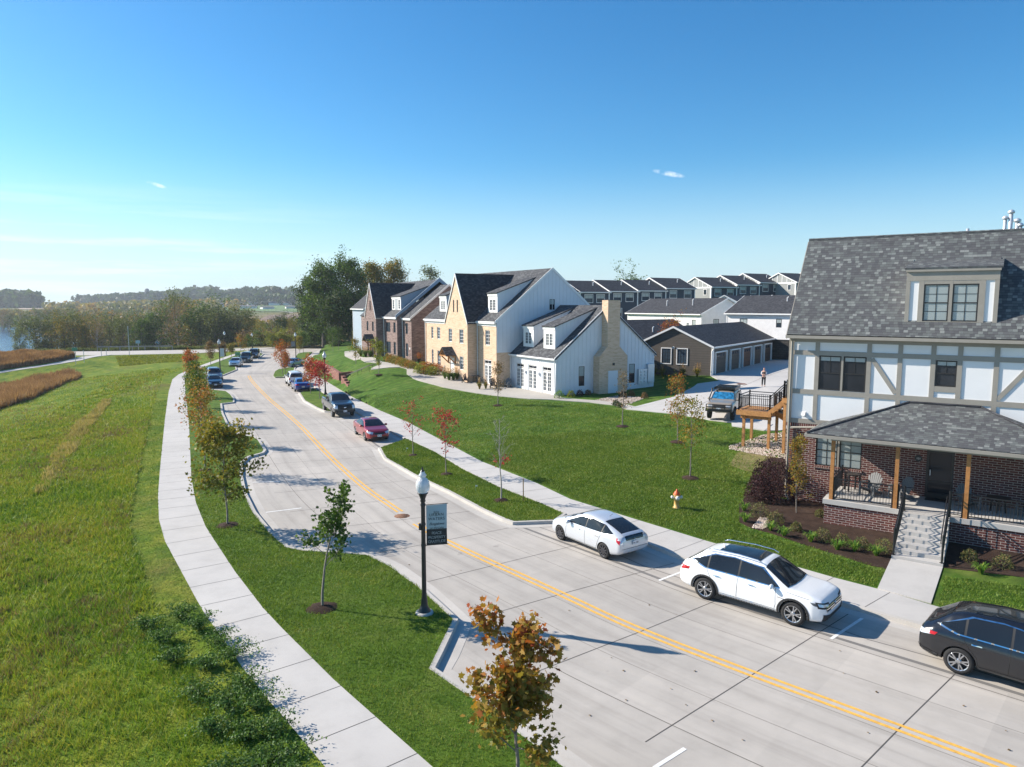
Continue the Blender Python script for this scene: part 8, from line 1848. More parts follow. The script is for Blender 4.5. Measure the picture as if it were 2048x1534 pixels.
# person standing in the car park with folded arms
def person():
    p = on(1527, 774, 2.4); p.z += .05; t = empty('person', tuple(p), math.atan2(-p.y, -p.x) - .15); tag(t, 'person in a black vest over a white shirt, dark trousers, arms folded', 'person')
    def skin(nm, J, E, mat, sub=2):
        me = bpy.data.meshes.new(nm); me.from_pydata([j[0] for j in J], E, []); o = bpy.data.objects.new('tmp', me); COL.objects.link(o)
        md = o.modifiers.new('k', 'SKIN'); md.use_smooth_shade = True
        for i, j in enumerate(J): me.skin_vertices[0].data[i].radius = (j[1], j[1] if len(j) < 3 else j[2])
        me.skin_vertices[0].data[0].use_root = True; md = o.modifiers.new('s', 'SUBSURF'); md.levels = sub; md.render_levels = sub
        dg = bpy.context.evaluated_depsgraph_get(); dg.update(); r = bpy.data.meshes.new_from_object(o.evaluated_get(dg)); bpy.data.objects.remove(o); r.materials.clear(); return link(nm, r, mat, t, True)
    Msk = simple('skin', (0.55, 0.32, 0.24), .6); Mb = simple('black_cloth', (0.012, 0.013, 0.016), .8); Mw = simple('white_cloth', (0.70, 0.70, 0.70), .8); Mh = simple('auburn_hair', (0.16, 0.035, 0.02), .6)
    # x forward, y left. One continuous body: pelvis, spine, neck, head, legs, arms, hands
    J = [((0, 0, .92), .12), ((0, 0, 1.10), .115), ((0, 0, 1.30), .135), ((0, 0, 1.42), .09), ((.0, 0, 1.48), .05), ((.01, 0, 1.56), .078), ((.01, 0, 1.66), .082), ((0, 0, 1.72), .05),
         ((0, .09, .86), .088), ((.02, .10, .50), .062), ((0, .10, .10), .042), ((.12, .11, .04), .035), ((0, -.09, .86), .088), ((.01, -.12, .50), .062), ((-.02, -.13, .10), .042), ((.10, -.14, .04), .035),
         ((0, .18, 1.38), .056), ((.02, .24, 1.14), .044), ((.20, .08, 1.16), .034), ((.22, -.05, 1.19), .026), ((0, -.18, 1.38), .056), ((.02, -.24, 1.14), .044), ((.17, -.08, 1.10), .034), ((.20, .06, 1.11), .026)]
    E = [(0, 1), (1, 2), (2, 3), (3, 4), (4, 5), (5, 6), (6, 7), (0, 8), (8, 9), (9, 10), (10, 11), (0, 12), (12, 13), (13, 14), (14, 15), (3, 16), (16, 17), (17, 18), (18, 19), (3, 20), (20, 21), (21, 22), (22, 23)]
    skin('body', J, E, Msk)
    skin('trousers', [((0, 0, .93), .135), ((0, .09, .84), .105), ((.02, .10, .50), .078), ((0, .10, .12), .066), ((0, -.09, .84), .105), ((.01, -.12, .50), .078), ((-.02, -.13, .12), .066)], [(0, 1), (1, 2), (2, 3), (0, 4), (4, 5), (5, 6)], Mb)
    skin('vest', [((0, 0, .98), .135), ((0, 0, 1.12), .13), ((0, 0, 1.30), .155), ((0, 0, 1.40), .11)], [(0, 1), (1, 2), (2, 3)], Mb)
    for s in (1, -1): skin('sleeve', [((0, s * .17, 1.39), .066), ((.01, s * .21, 1.26), .062), ((.03, s * .235, 1.15), .056), ((.10, s * .17, 1.15), .048)], [(0, 1), (1, 2), (2, 3)], Mw)
    for s in (1, -1): skin('shoe', [((-.02, s * .115, .05), .05), ((.06, s * .12, .045), .046), ((.14, s * .125, .035), .036)], [(0, 1), (1, 2)], Mb, 1)
    skin('hair', [((-.02, 0, 1.74), .075), ((-.045, 0, 1.66), .092), ((-.06, 0, 1.56), .08), ((-.06, 0, 1.46), .06)], [(0, 1), (1, 2), (2, 3)], Mh)
    for s, h_ in ((1, 1.19), (-1, 1.11)):      # fingers resting over the opposite forearm
        for k in range(4):
            L_ = (.05, .058, .055, .042)[k]; y0 = -.06 * s; skin('finger', [((.235, y0, h_ + .022 - k * .015), .009), ((.25, y0 - s * L_ * .6, h_ + .018 - k * .015), .0085), ((.235, y0 - s * L_, h_ + .012 - k * .015), .007)], [(0, 1), (1, 2)], Msk, 1)
        skin('thumb', [((.215, -.03 * s, h_ + .02), .010), ((.225, -.055 * s, h_ + .045), .008)], [(0, 1)], Msk, 1)
    M_eye = simple('eye', (.02, .015, .01), .2); f = MB()
    for s in (1, -1): f.lathe([(0, .008), (.010, .004), (.012, 0)], 8, Matrix.Translation((.082, s * .030, 1.625)) @ Matrix.Rotation(math.pi / 2, 4, 'Y'))
    f.build('eyes', M_eye, t); m_ = MB(); m_.beam((.080, -.024, 1.555), (.080, .024, 1.555), .010, .008); m_.build('mouth', simple('lips', (.40, .10, .09), .5), t)
    n_ = MB(); n_.prism([(.083, -.012, 1.585), (.083, .012, 1.585), (.088, 0, 1.62)], (.016, 0, -.004)); n_.build('nose', Msk, t)
    for s in (1, -1): e = MB(); e.lathe([(0, -.008), (.022, -.006), (.026, .004), (0, .008)], 8, Matrix.Translation((0, s * .082, 1.61)) @ Matrix.Rotation(math.pi / 2, 4, 'X') @ Matrix.Scale(1.3, 4, (0, 1, 0))); e.build('ear', Msk, t)
person()
# ================================================================ country beyond the crossing street
PROT = {}
def proto(key, **k):
    if key not in PROT:
        t = make_tree(k.pop('name'), 'x', k.pop('h'), k.pop('rad'), k.pop('base'), k.pop('leaves'), k.pop('size'), k.pop('lmat'), loc=(0, 0, 0), **k); PROT[key] = [t, False]
    return PROT[key]
cr = lambda r, a=.55, b=.1: (lambda t: r * (math.sin(math.pi * min(1, t * .85 + .12)) ** a) + b)
SPEC = dict(
    willow_a=dict(name='willow', h=8, rad=3.2, base=.12, leaves=4200, size=.30, lmat=L_willow, seed=301, prof=cr(3.2), n1=20, rise=(.3, 1.1), tr=.22, spread=.5, bark=M_barkd),
    willow_b=dict(name='willow', h=8, rad=2.8, base=.15, leaves=3800, size=.29, lmat=L_olive, seed=302, prof=cr(2.8), n1=18, rise=(.3, 1.1), tr=.2, spread=.5, bark=M_barkd),
    dark_a=dict(name='tree', h=8, rad=3, base=.15, leaves=4200, size=.30, lmat=L_green, seed=303, prof=cr(3), n1=20, rise=(.3, 1.1), tr=.22, spread=.45, bark=M_barkd),
    dark_b=dict(name='tree', h=8, rad=2.6, base=.12, leaves=4200, size=.29, lmat=L_dark, seed=304, prof=cr(2.7), n1=18, rise=(.4, 1.1), tr=.2, spread=.45, bark=M_barkd),
    rust=dict(name='tree', h=8, rad=2.4, base=.2, leaves=1100, size=.28, lmat=L_brown, seed=305, prof=cr(2.4), n1=20, rise=(.5, 1.2), tr=.18, spread=.5, bark=M_bark_dead),
    yel=dict(name='bush', h=4, rad=2, base=.05, leaves=1500, size=.32, lmat=L_yell, seed=306, prof=cr(2), n1=14, rise=(.3, 1.1), tr=.1, spread=.4, bark=M_barkd),
    gbush=dict(name='bush', h=4, rad=2.2, base=.05, leaves=1600, size=.32, lmat=L_green, seed=307, prof=cr(2.2), n1=14, rise=(.3, 1.1), tr=.1, spread=.4, bark=M_barkd),
    bbush=dict(name='bush', h=3.4, rad=2.2, base=.05, leaves=1000, size=.30, lmat=L_brown, seed=308, prof=cr(2.2), n1=14, rise=(.3, 1.1), tr=.1, spread=.4, bark=M_barkd),
    dead=dict(name='drowned_tree', h=9, rad=1.6, base=.3, leaves=260, size=.4, lmat=L_brown, seed=309, prof=cr(1.6), n1=12, rise=(.6, 1.2), tr=.16, spread=.4, bark=M_bark_dead, minr=.05),
    dead2=dict(name='drowned_tree', h=9, rad=2.2, base=.35, leaves=700, size=.45, lmat=L_willow, seed=310, prof=cr(2), n1=12, rise=(.5, 1.2), tr=.18, spread=.6, bark=M_bark_dead, minr=.05))
CACHE = {}
PN = dict(willow_a='pale green willow', willow_b='olive willow', dark_a='green tree', dark_b='dark green tree', rust='rust brown tree', yel='bright yellow green bush', gbush='green bush', bbush='brown bush', dead='grey drowned tree', dead2='drowned tree with a thin crown')
def put(key, u, D, vt, group, where, wide=1.0, zb=None, seed=0):
    t, used = proto(key, **dict(SPEC[key])); x = (u - 1024) / F_PX * D; y = D; z = hz(x, y) if zb is None else zb
    h = max(1.2, top_z(u, vt, y) - z); base_h = SPEC[key]['h']; s = h / base_h
    if used:
        if key not in CACHE: CACHE[key] = [c for c in bpy.data.objects if c.parent == t]
        o = t.copy(); COL.objects.link(o)
        for c in CACHE[key]: d = c.copy(); COL.objects.link(d); d.parent = o
    else: o = t; PROT[key][1] = True
    o.location = (x, y, z - .1); o.scale = (s * wide, s * wide, s); o.rotation_euler = (0, 0, seed * 2.399)
    tag(o, (PN[key] + ' ' + where)[:110], 'bush' if 'bush' in key or key == 'yel' else 'tree', group); return o
rs = np.random.RandomState(7)
ORD = ['leftmost'] + [w + ' from the left' for w in 'second third fourth fifth sixth seventh eighth ninth tenth eleventh twelfth thirteenth fourteenth fifteenth sixteenth seventeenth eighteenth nineteenth twentieth'.split()] + ['sixth from the right', 'fifth from the right', 'fourth from the right', 'third from the right', 'second from the right', 'rightmost']
# shoreline row: willows and brush, left to right
row1 = [(40, 'willow_a', 665, 190, .8), (72, 'willow_a', 651, 186, 1.2), (104, 'willow_a', 650, 188, 1.1), (128, 'willow_b', 648, 184, 1.0), (150, 'willow_a', 644, 192, 1.2), (172, 'willow_b', 650, 188, .9), (196, 'rust', 654, 184, 1.0), (222, 'willow_a', 648, 195, 1.1), (246, 'willow_a', 652, 190, .9), (284, 'dark_a', 650, 186, 1.0), (310, 'dark_a', 640, 190, 1.2), (334, 'rust', 640, 195, 1.0), (356, 'rust', 632, 200, 1.1),
        (352, 'willow_a', 610, 225, 1.0), (382, 'willow_b', 632, 205, 1.1), (404, 'dark_a', 628, 200, 1.3), (430, 'willow_a', 634, 196, 1.2), (452, 'dark_b', 636, 205, 1.0), (476, 'willow_a', 632, 200, 1.2), (500, 'willow_b', 640, 205, .8), (262, 'rust', 655, 205, .8), (524, 'willow_b', 660, 190, 1.0), (546, 'rust', 655, 196, 1.1), (566, 'dark_b', 640, 200, 1.3), (586, 'willow_b', 650, 185, 1.1), (606, 'dark_b', 655, 180, 1.0)]
for i, (u, k, vt, D, w_) in enumerate(row1):
    lm = ['at the lake', 'behind the street', 'by the lake path', 'before the field'][min(3, i // 7)]
    put(k, u, D, vt, 'shoreline trees beyond the crossing street', '%s, shoreline tree %s' % (lm, ORD[i]), w_, seed=i)
n_ = 0
for i in range(64):   # second line and scrub
    u = 120 + rs.uniform(0, 500); D = rs.uniform(205, 300); k = ['dark_b', 'willow_b', 'willow_a', 'dark_a', 'bbush', 'gbush'][rs.randint(6)]
    if u < 330 and D > 235: continue
    n_ += 1; put(k, u, D, rs.uniform(648, 664), 'scrub and trees behind the shoreline row', 'in the loose scrub behind the shoreline row', rs.uniform(.9, 1.6), seed=i)
for i in range(58):   # thicket along the street, right part
    u = 500 + rs.uniform(0, 225); D = rs.uniform(166, 192); k = ['gbush', 'bbush', 'yel', 'bbush', 'willow_b', 'gbush'][rs.randint(6)]
    put(k, u, D, rs.uniform(664, 684), 'thicket along the far side of the crossing street', 'in the thicket across the street', rs.uniform(1.0, 1.8), seed=i)
for i, (u, vt) in enumerate([(545, 674), (555, 670), (572, 672), (655, 655), (640, 662), (628, 668), (690, 662)]): put('yel' if i < 3 else 'gbush', u, 164, vt, 'bright bushes at the street edge', 'at the far kerb, %s' % ['left of three', 'middle of three', 'right of three', 'largest right one', 'beside the largest', 'low one', 'last before the houses'][i], 1.2, seed=i)
# far shore: drowned trees standing in the water
for i in range(95):
    u = rs.uniform(-30, 300); D = rs.uniform(400, 455) if u < 240 else rs.uniform(300, 420); put('dead' if rs.uniform() < .45 else 'dead2', u, D, rs.uniform(622, 634) + (5 if u > 240 else 0), 'drowned trees along the far shore', 'standing in the lake along the far shore', rs.uniform(.8, 1.5), zb=-5.2, seed=i)
# cottonwoods behind the brick houses
cot = dict(n1=24, rise=(.25, .95), tr=.5, spread=.62, bark=M_barkd, sub=5, wob=.035, seg=7)
def cottonwood(label, u, D, vt, rad, seed, lmat, leaves, base=.2, z=.5):
    x = (u - 1024) / F_PX * D; h = (top_z(u, vt, D) - z) * .93
    return make_tree('cottonwood', label, h, rad, base, leaves, .40, lmat, seed, prof=lambda t: rad * (.35 + .65 * math.sin(math.pi * min(1, t * .75 + .15))) * (.8 + .2 * math.sin(t * 11 + seed)) * (1 - .55 * t ** 3) * .8, loc=(x, D, z), group='big cottonwoods behind the brick houses', **cot)
cottonwood('big spreading dark cottonwood, left of the brick house', 648, 158, 530, 7.0, 401, L_green, 14000)
cottonwood('tall dark cottonwood with forked trunk rising over the gable', 700, 162, 515, 7.5, 402, L_green, 15000)
cottonwood('broad green cottonwood low on the left of the group', 625, 166, 552, 5.0, 403, L_dark, 8000, .1)
cottonwood('tall paler cottonwood right behind the dark gable', 745, 172, 520, 6.5, 404, L_olive, 11000)
cottonwood('gold green cottonwood right of the tall pale one', 790, 176, 517, 6.5, 405, L_olive, 9000)
cottonwood('thin pale cottonwood, rightmost above the brick roof', 858, 180, 530, 5.5, 406, L_willow, 4000)
cottonwood('dark low tree filling behind the blue grey house', 675, 150, 590, 5.0, 407, L_dark, 9000, .05)
p = atd(1264, 566, 210); make_tree('tree', 'round green tree top peeping over the navy row houses', 10.5, 5, .2, 2600, .5, L_green, 410, prof=cr(6), loc=(p[0], p[1], p[2] - 11.8), n1=18, spread=.6, tr=.25, bark=M_barkd)
# far woods: one mass of crowns on the hills
def wood(name, label, spec, lmat, seed, q=46):
    rs = np.random.RandomState(seed); C = []; Sz = []
    for (u0, u1, D0, D1, n, hmin, hmax) in spec:
        u = rs.uniform(u0, u1, n); D = rs.uniform(D0, D1, n); x = (u - 1024) / F_PX * D; z = h_all(np.column_stack([x, D])); h = rs.uniform(hmin, hmax, n)
        C.append(np.column_stack([x, D, z + h * .5])); Sz.append(h)
    C = np.concatenate(C); Sz = np.concatenate(Sz); n = len(C)
    d = rs.normal(size=(n, q, 3)); d /= np.linalg.norm(d, axis=2)[..., None]; r = rs.uniform(.6, 1, (n, q, 1)) ** .4
    P = C[:, None, :] + d * r * (Sz[:, None, None] * np.array([.55, .55, .5])); P = P.reshape(-1, 3); s = np.repeat(Sz * .30, q)
    a = rs.normal(size=(len(P), 3)); a /= np.linalg.norm(a, axis=1)[:, None]; b = np.cross(a, rs.normal(size=(len(P), 3))); b /= np.linalg.norm(b, axis=1)[:, None]
    V = np.concatenate([(P + a * (x * s)[:, None] + b * (y * s)[:, None])[:, None, :] for x, y in ((0, -.6), (.5, 0), (0, .6), (-.5, 0))], 1).reshape(-1, 3)
    col = np.clip(np.repeat(rs.uniform(0, 1, n), q) * .7 + rs.uniform(0, .3, len(P)), 0, 1)
    o = np_mesh(name, V, np.arange(len(V)), 4, lmat, None, col); tag(o, label, None, None, 'stuff'); return o
wood('far_wood', 'dark wooded ridge along the horizon', [(300, 600, 1250, 1500, 260, 12, 22), (180, 420, 1300, 1600, 170, 10, 19), (150, 300, 1350, 1450, 60, 12, 20), (-40, 80, 1000, 1150, 60, 14, 26), (430, 600, 1000, 1150, 110, 9, 16), (600, 760, 700, 1200, 90, 9, 16), (430, 600, 1150, 1500, 60, 16, 27), (380, 440, 1400, 1500, 20, 20, 30)], L_dark, 1, 60)
wood('far_scrub', 'autumn brush and hedges across the far fields', [(150, 330, 480, 620, 150, 3, 6), (300, 620, 300, 420, 110, 2, 5), (-60, 230, 520, 700, 260, 3.5, 7.5), (100, 480, 700, 1000, 160, 6, 12), (330, 420, 800, 900, 40, 5, 9), (330, 440, 560, 640, 50, 4, 8), (270, 500, 900, 1100, 90, 6, 11)], L_olive, 2, 46)
wood('far_scrub', 'dull green hedges behind the lake', [(-60, 300, 470, 520, 150, 3, 6), (300, 420, 330, 400, 40, 2.5, 5), (480, 640, 230, 330, 60, 1.5, 3)], L_green, 3, 46)
# farm and estate buildings far off
Mfw = simple('far_white', (0.80, 0.80, 0.78), .7); Mfr = simple('far_roof', (0.16, 0.15, 0.15), .8)
for i, (u, v, D, L_, h_, lb) in enumerate([(372, 612, 900, 26, 5, 'long low white farm shed far off, leftmost'), (408, 611, 900, 50, 7, 'long pale barn far off beside the white shed'), (512, 606, 1000, 15, 7, 'white house far off on the wooded ridge'), (552, 606, 1000, 16, 6, 'pale house far off right of the white one'), (500, 611, 860, 20, 5, 'low pale building below the ridge houses'), (540, 612, 840, 14, 4, 'small pale shed beside the far road'), (572, 605, 1000, 18, 6, 'rightmost pale house far off on the ridge'), (585, 612, 860, 12, 4, 'small white building at the edge of the cottonwoods')]):
    x = (u - 1024) / F_PX * D; fr = Fr(x, D, 10 + 17 * (i % 3)); z = hz(x, D)
    t = empty('far_building', (x, D, z)); tag(t, lb, 'building', 'far buildings'); P = Pfac(t); mb = MB(); mb.box(fr, -L_ / 2, L_ / 2, -8, 0, z - 1, z + h_ * .62); P(mb.build('wall', Mfw, None))
    mb = MB(); gable_roof(mb, fr, -L_ / 2, L_ / 2, 0, -8, z + h_ * .62, .5 if h_ > 5 else .3, .3, .4, .2); P(mb.build('roof', Mfr, None))
x = (300 - 1024) / F_PX * 1300; z = hz(x, 1300); mb = MB(); mb.lathe([(4, z), (4, z + 22), (3, z + 25), (0, z + 26)], 14, Matrix.Translation((x, 1300, 0))); tag(mb.build('silo', simple('silo_grey', (.10, .12, .14), .7), None, True, origin=(x, 1300, z)), 'dark silo standing above the distant tree line', 'silo')
# pale road climbing through the far trees, seen between the willows
region('lake_path', [((258 - 1024) / F_PX * 188, 188), ((268 - 1024) / F_PX * 188, 188), ((270 - 1024) / F_PX * 250, 250), ((263 - 1024) / F_PX * 250, 250)], h_all, 8, M_walk, .25, 0)
mb = MB(); tp = [(x, y) for x, y in ((-160, 600), (-120, 640))]
region('far_road', [((560 - 1024) / F_PX * 760, 760), ((585 - 1024) / F_PX * 700, 700), ((590 - 1024) / F_PX * 705, 705), ((545 - 1024) / F_PX * 800, 800)], h_all, 30, M_walk, .7, 0)
# guard rail, posts and signs at the crossing street
for i, (u, vb, vt, lb, c_) in enumerate([(151, 718, 694, 'small green sign on a post at the path junction, left', (0.05, .25, .15)), (168, 717, 700, 'plain post beside the green path sign', None), (259, 712, 652, 'tall thin grey pole behind the crossing', None), (277, 699, 680, 'pale blue sign board beyond the crossing', (.25, .42, .45)), (203, 712, 697, 'low grey post right of the footpath', None), (213, 711, 698, 'second low grey post right of the footpath', None), (476, 716, 703, 'small street sign behind the parked suvs', (.1, .3, .15))]):
    x, y = at(u, vb, 0); z = hz(x, y); h = top_z(u, vt, y) - z; t = empty('sign_post', (x, y, z)); tag(t, lb, 'sign' if c_ else 'post'); mb = MB(); mb.tube([(0, 0, 0), (0, 0, h)], .05, 6); mb.build('post', M_galv, t)
    if c_: mb = MB(); mb.box(WORLD, -.5, .5, -.08, -.055, h - .75, h - .1); mb.build('sign_board', simple('sign_%d' % i, c_, .5), t)
t = empty('guard_rail', tuple((*at(300, 702), 0))); tag(t, 'low weathered guard rail along the lake side of the crossing street', 'fence'); P = Pfac(t)
gl = [at(u, v - 1.5, 0) for u, v in ((195, 702), (240, 701.5), (290, 701), (345, 700.3))]; mb = MB()
for a, b in zip(gl[:-1], gl[1:]): mb.beam((*a, .75), (*b, .75), .08, .25)
P(mb.build('rail', M_bark_dead, None))
for q in densify(gl, 4.0, False): mb = MB(); mb.beam((*q, -.4), (*q, .8), .16, .16); P(mb.build('rail_post', M_bark_dead, None))
# ---------------------------------------------------------------- grasses
def blades(name, label, poly, n, hmin, hmax, mat, seed, wd=.02, bend=.5, clumpy=0, colfun=None, mask=None, zoff=0.0):
    rs = np.random.RandomState(seed); q = np.array(poly); P = []
    c = rs.uniform(q.min(0), q.max(0), (int(n * 2.6), 2)); c = c[inside(c, poly)][:n]
    if clumpy: cc = c[rs.randint(0, len(c), len(c) // clumpy)]; c = cc[rs.randint(0, len(cc), len(c))] + rs.normal(size=c.shape) * .13; c = c[inside(c, poly)]
    if mask is not None: c = c[mask(c, rs)]
    # farther blades are made wider so the cover reads the same
    D = np.hypot(c[:, 0], c[:, 1]); wf = np.clip(D / 18, 1, 3.2); m = len(c)
    z = h_all(c) + zoff; a = rs.uniform(0, 6.283, m); h = rs.uniform(hmin, hmax, m) * (1 + .25 * vn(c, 1.7, seed)); w_ = wd * wf * rs.uniform(.6, 1.2, m); b = rs.uniform(.1, bend, m) * h; bd = rs.uniform(0, 6.283, m)
    dx, dy = np.cos(a) * w_ / 2, np.sin(a) * w_ / 2
    PATCH = np.clip(.5 + .5 * vn(c, 1.1, seed) + .3 * vn(c, .35, seed + 2), 0, 1)
    V = np.stack([np.column_stack([c[:, 0] - dx, c[:, 1] - dy, z]), np.column_stack([c[:, 0] + dx, c[:, 1] + dy, z]), np.column_stack([c[:, 0] + np.cos(bd) * b, c[:, 1] + np.sin(bd) * b, z + h])], 1).reshape(-1, 3)
    col = rs.uniform(0, 1, m) * .6 + .4 * (colfun(c) if colfun else PATCH)
    o = np_mesh(name, V, np.arange(3 * m), 3, mat, None, np.clip(col, 0, 1)); tag(o, label, None, None, 'stuff'); return o
L_turf = leaf_mat('turf_blades', [(0, (0.045, 0.10, 0.010)), (.35, (0.10, 0.18, 0.018)), (.6, (0.16, 0.24, 0.03)), (.85, (0.24, 0.28, 0.05)), (1, (0.36, 0.34, 0.12))], .3)
L_meadow = leaf_mat('meadow_blades', [(0, (0.06, 0.15, 0.014)), (.3, (0.14, 0.25, 0.022)), (.5, (0.28, 0.34, 0.035)), (.72, (0.36, 0.34, 0.06)), (.88, (0.26, 0.18, 0.08)), (1, (0.48, 0.40, 0.20))], .3)
near = lambda d0, d1: (lambda c, rs: rs.uniform(size=len(c)) < 1 - sst(np.hypot(c[:, 0], c[:, 1]), d0, d1))
vp = LVS[:20] + P_SWR[:12][::-1]
blades('grass', 'mown grass of the left verge', vp, 230000, .035, .10, L_turf, 1, .017, 1.0, mask=near(22, 55), zoff=0)
lawn_near = [at(u, v, .3) for u, v in [(2048, 1262), (1860, 1209), (1760, 1179), (1671, 1156), (1405, 1079.6), (1279, 1041), (1140, 998), (963, 923), (1000, 880), (1200, 880), (1450, 930), (1500, 985), (1478, 1008), (1480, 1050), (1545, 1069), (1640, 1099), (1786, 1142), (1757, 1176), (1860, 1206), (1890, 1145), (2048, 1165)]]
lawn_all = P_RSF[:17] + [tuple(on(u, v, 1.5)[:2]) for u, v in [(680, 800), (760, 790), (840, 775), (920, 784), (1060, 801), (1200, 810), (1253, 822), (1355, 831), (1440, 850), (1525, 866)]] + [tuple(F1.W(-12.5, -43.2)[:2]), tuple(F1.W(-10, -42)[:2])] + [tuple(on(u, v, .3)[:2]) for u, v in [(1500, 985), (1478, 1008), (1480, 1050), (1545, 1069), (1640, 1099), (1786, 1142), (1757, 1176)]] + P_RSF[3:0:-1]
def lawn_mask(c, rs):
    d, s_ = seg_dist(c, P_RSF); return (d > .13) & (s_ < 0) & (rs.uniform(size=len(c)) < 1 - .9 * sst(np.hypot(c[:, 0], c[:, 1]), 25, 85)) & ~inside(c, [tuple(F1.W(a, n)[:2]) for a, n in ((-3.1, -36), (-1.2, -36), (-1.2, -24), (-3.1, -24))])
blades('grass', 'mown grass of the right lawn', lawn_near, 120000, .035, .09, L_turf, 2, .018, 1.0, mask=lawn_mask)
blades('grass', 'mown grass of the whole right slope', lawn_all, 420000, .035, .09, L_turf, 22, .02, 1.0, mask=lawn_mask)
blades('grass', 'mown grass of the right verge', A(RV1, ZV), 60000, .035, .09, L_turf, 3, .016, .8)
bp = [tuple(p) for p in P_SWL[:17]] + [(-52, 112), (-75, 112), (-80, 60), (-40, 12), (-14, 4), (-3, 4)]
def bankcol(c):
    d, _ = seg_dist(c, P_SWL); return np.clip(.45 + .45 * vn(c, 4.5, 2) + .3 * vn(c, 1.3, 4), 0, 1)
def off_edge(c, rs):
    d, _ = seg_dist(c, P_SWL); return (d > 1.15 + .12 * vn(c, .8, 1)) & (rs.uniform(size=len(c)) < 1 - .96 * sst(np.hypot(c[:, 0], c[:, 1]), 22, 95))
blades('meadow_grass', 'long unmown grass of the left bank', bp, 1100000, .10, .26, L_meadow, 4, .022, 1.1, 14, bankcol, off_edge)
blades('meadow_grass', 'loose long grass of the left bank', bp, 500000, .07, .20, L_meadow, 14, .022, 1.3, 0, bankcol, off_edge)
def patchy(lo, s, seed): return lambda c, rs: off_edge(c, rs) & (vn(c, s, seed) + .5 * vn(c, s * .3, seed + 1) > lo)
L_brownb = leaf_mat('brown_stalks', [(0, (0.12, 0.08, 0.04)), (.6, (0.24, 0.16, 0.08)), (1, (0.42, 0.33, 0.20))], .2)
blades('dry_grass', 'brown seeded stalks scattered through the left bank', bp, 230000, .12, .30, L_brownb, 15, .02, 1.0, 10, None, patchy(.15, 4.0, 5))
blades('dry_grass', 'dull brown growth low on the bank beside the reeds', [tuple(on(u, v, -3)[:2]) for u, v in [(-60, 905), (0, 880), (60, 850), (150, 800), (230, 760), (340, 735), (330, 750), (230, 795), (120, 870), (40, 930), (-60, 980)]], 16000, .08, .24, L_meadow, 16, .05, 1.0, 12)
blades('grass', 'short grass strip between walk and bank', [tuple(p) for p in P_SWL[:16]] + [(p[0] - 1.35, p[1] - .35) for p in P_SWL[:16][::-1]], 60000, .03, .09, L_turf, 5, .016, .9)
# straw-coloured seed heads drawn out as a long streak, rusty reeds in the hollow
stk = [tuple(on(u, v, -1)[:2]) for u, v in [(70, 990), (95, 985), (150, 905), (195, 840), (225, 800), (205, 802), (150, 850), (105, 910)]]
blades('dry_grass', 'streak of straw coloured grass along the bank', stk, 26000, .2, .38, leaf_mat('dry_blades', [(0, (0.26, 0.22, 0.06)), (1, (0.50, 0.40, 0.18))], .3), 6, .03, .9, 8)
rd = [tuple(on(u, v, -3.5)[:2]) for u, v in [(-80, 850), (0, 820), (60, 800), (110, 777), (150, 762), (163, 752), (140, 745), (70, 757), (0, 775), (-80, 795)]]
blades('reeds', 'rusty reed bed in the hollow', rd, 60000, .45, 1.2, L_reed, 7, .05, .5)
rd = [tuple(on(u, v, -3)[:2]) for u, v in [(-80, 748), (0, 740), (60, 731), (110, 724), (150, 716), (120, 711.5), (60, 711), (-80, 714)]]
blades('reeds', 'dark brown reeds beyond the footpath', rd, 60000, .5, 1.3, L_reed, 8, .07, .5)
far_g = [tuple(on(u, v, -1)[:2]) for u, v in [(240, 733), (330, 725), (372, 724), (400, 710), (330, 710), (230, 713)]]
blades('meadow_grass', 'green weeds on the low bank by the crossing street', far_g, 9000, .08, .26, L_yell, 9, .09, .9)
strip_ = [((u - 1024) / F_PX * D, D) for u, D in ((60, 168), (300, 168), (500, 172), (640, 176), (640, 186), (300, 184), (60, 178))]
blades('tall_grass', 'tall green and rusty grass beyond the crossing street', strip_, 60000, .6, 1.3, L_willow, 10, .12, .6)
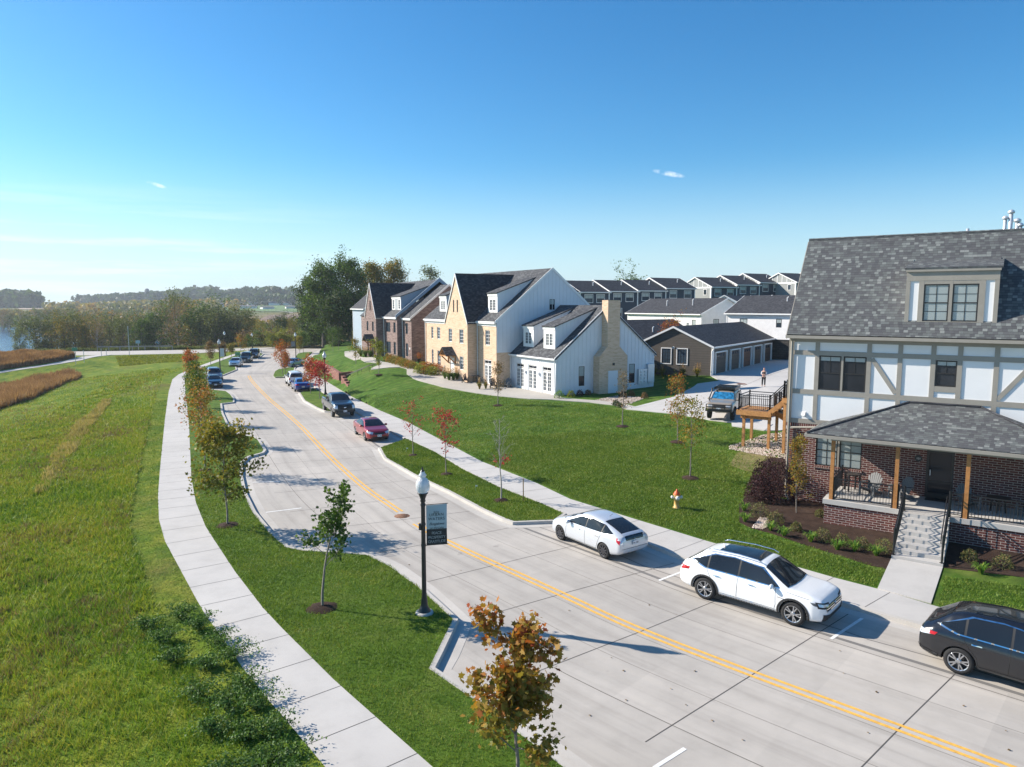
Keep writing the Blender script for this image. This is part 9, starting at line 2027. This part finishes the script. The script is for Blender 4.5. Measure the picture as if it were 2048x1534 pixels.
# feathery weeds spilling over the walk, near left
def weeds():
    rs = np.random.RandomState(12); out = []; P0 = [(395, 1240), (430, 1262), (470, 1290), (330, 1262), (360, 1290), (500, 1320), (455, 1340), (520, 1380), (560, 1420), (500, 1420), (590, 1470), (540, 1480), (620, 1525), (570, 1540), (470, 1470), (430, 1400), (640, 1580), (560, 1600), (380, 1330), (500, 1560)]
    pts = []
    for i, (u, v) in enumerate(P0):
        p = on(u, v, .1); r = .42 + .25 * rs.uniform(); h = .38 + .25 * rs.uniform()
        for k in range(34):
            a = rs.uniform(0, 6.3); L_ = h * .62 * rs.uniform(.5, 1.2); o = r * 1.25 * rs.uniform(.2, 1.1)
            for j in range(34): f = rs.uniform(.05, 1); pts.append((p.x - .55 + math.cos(a) * o * f + rs.normal() * .07, p.y + .1 + math.sin(a) * o * f + rs.normal() * .07, p.z + L_ * math.sin(f * 2.1) * .9 + abs(rs.normal()) * .04))
    Pn = np.array(pts); o = leaf_mesh('weeds', Pn, .05, leaf_mat('feathery_weeds', [(0, (0.04, 0.095, 0.02)), (.7, (0.09, 0.18, 0.035)), (1, (0.18, 0.27, 0.07))], .3), None, rs, BLADE, .5); tag(o, 'feathery green weeds spilling over the walk edge', None, None, 'stuff')
weeds()
# fallen leaves on street and walks
rs = np.random.RandomState(5); c = np.array([at(u, v, 0) for u, v in zip(rs.uniform(500, 2040, 70), rs.uniform(900, 1530, 70))]); m_ = inside(c, street_poly) & ~inside(c, LVS + P_SWR[::-1]); c = c[m_]
o = leaf_mesh('fallen_leaves', np.column_stack([c, np.full(len(c), .02)]), .055, L_brown, None, rs, MAPLE, 6); tag(o, 'scattered fallen leaves on the street', None, None, 'stuff')
# ---------------------------------------------------------------- the air
hb_ = MB(); hb_.box(WORLD, -1500, 1500, -40, 2550, -30, 75)
hm = bpy.data.materials.new('haze'); hm.use_nodes = True; nt_ = hm.node_tree; nt_.nodes.remove(nt_.nodes['Principled BSDF']); pv = nt_.nodes.new('ShaderNodeVolumePrincipled'); pv.inputs['Density'].default_value = HAZE; pv.inputs['Color'].default_value = (0.80, 0.88, 0.97, 1); pv.inputs['Anisotropy'].default_value = 0.2
nt_.links.new(pv.outputs[0], nt_.nodes['Material Output'].inputs['Volume'])
hz_o = hb_.build('haze', hm); tag(hz_o, kind='stuff')
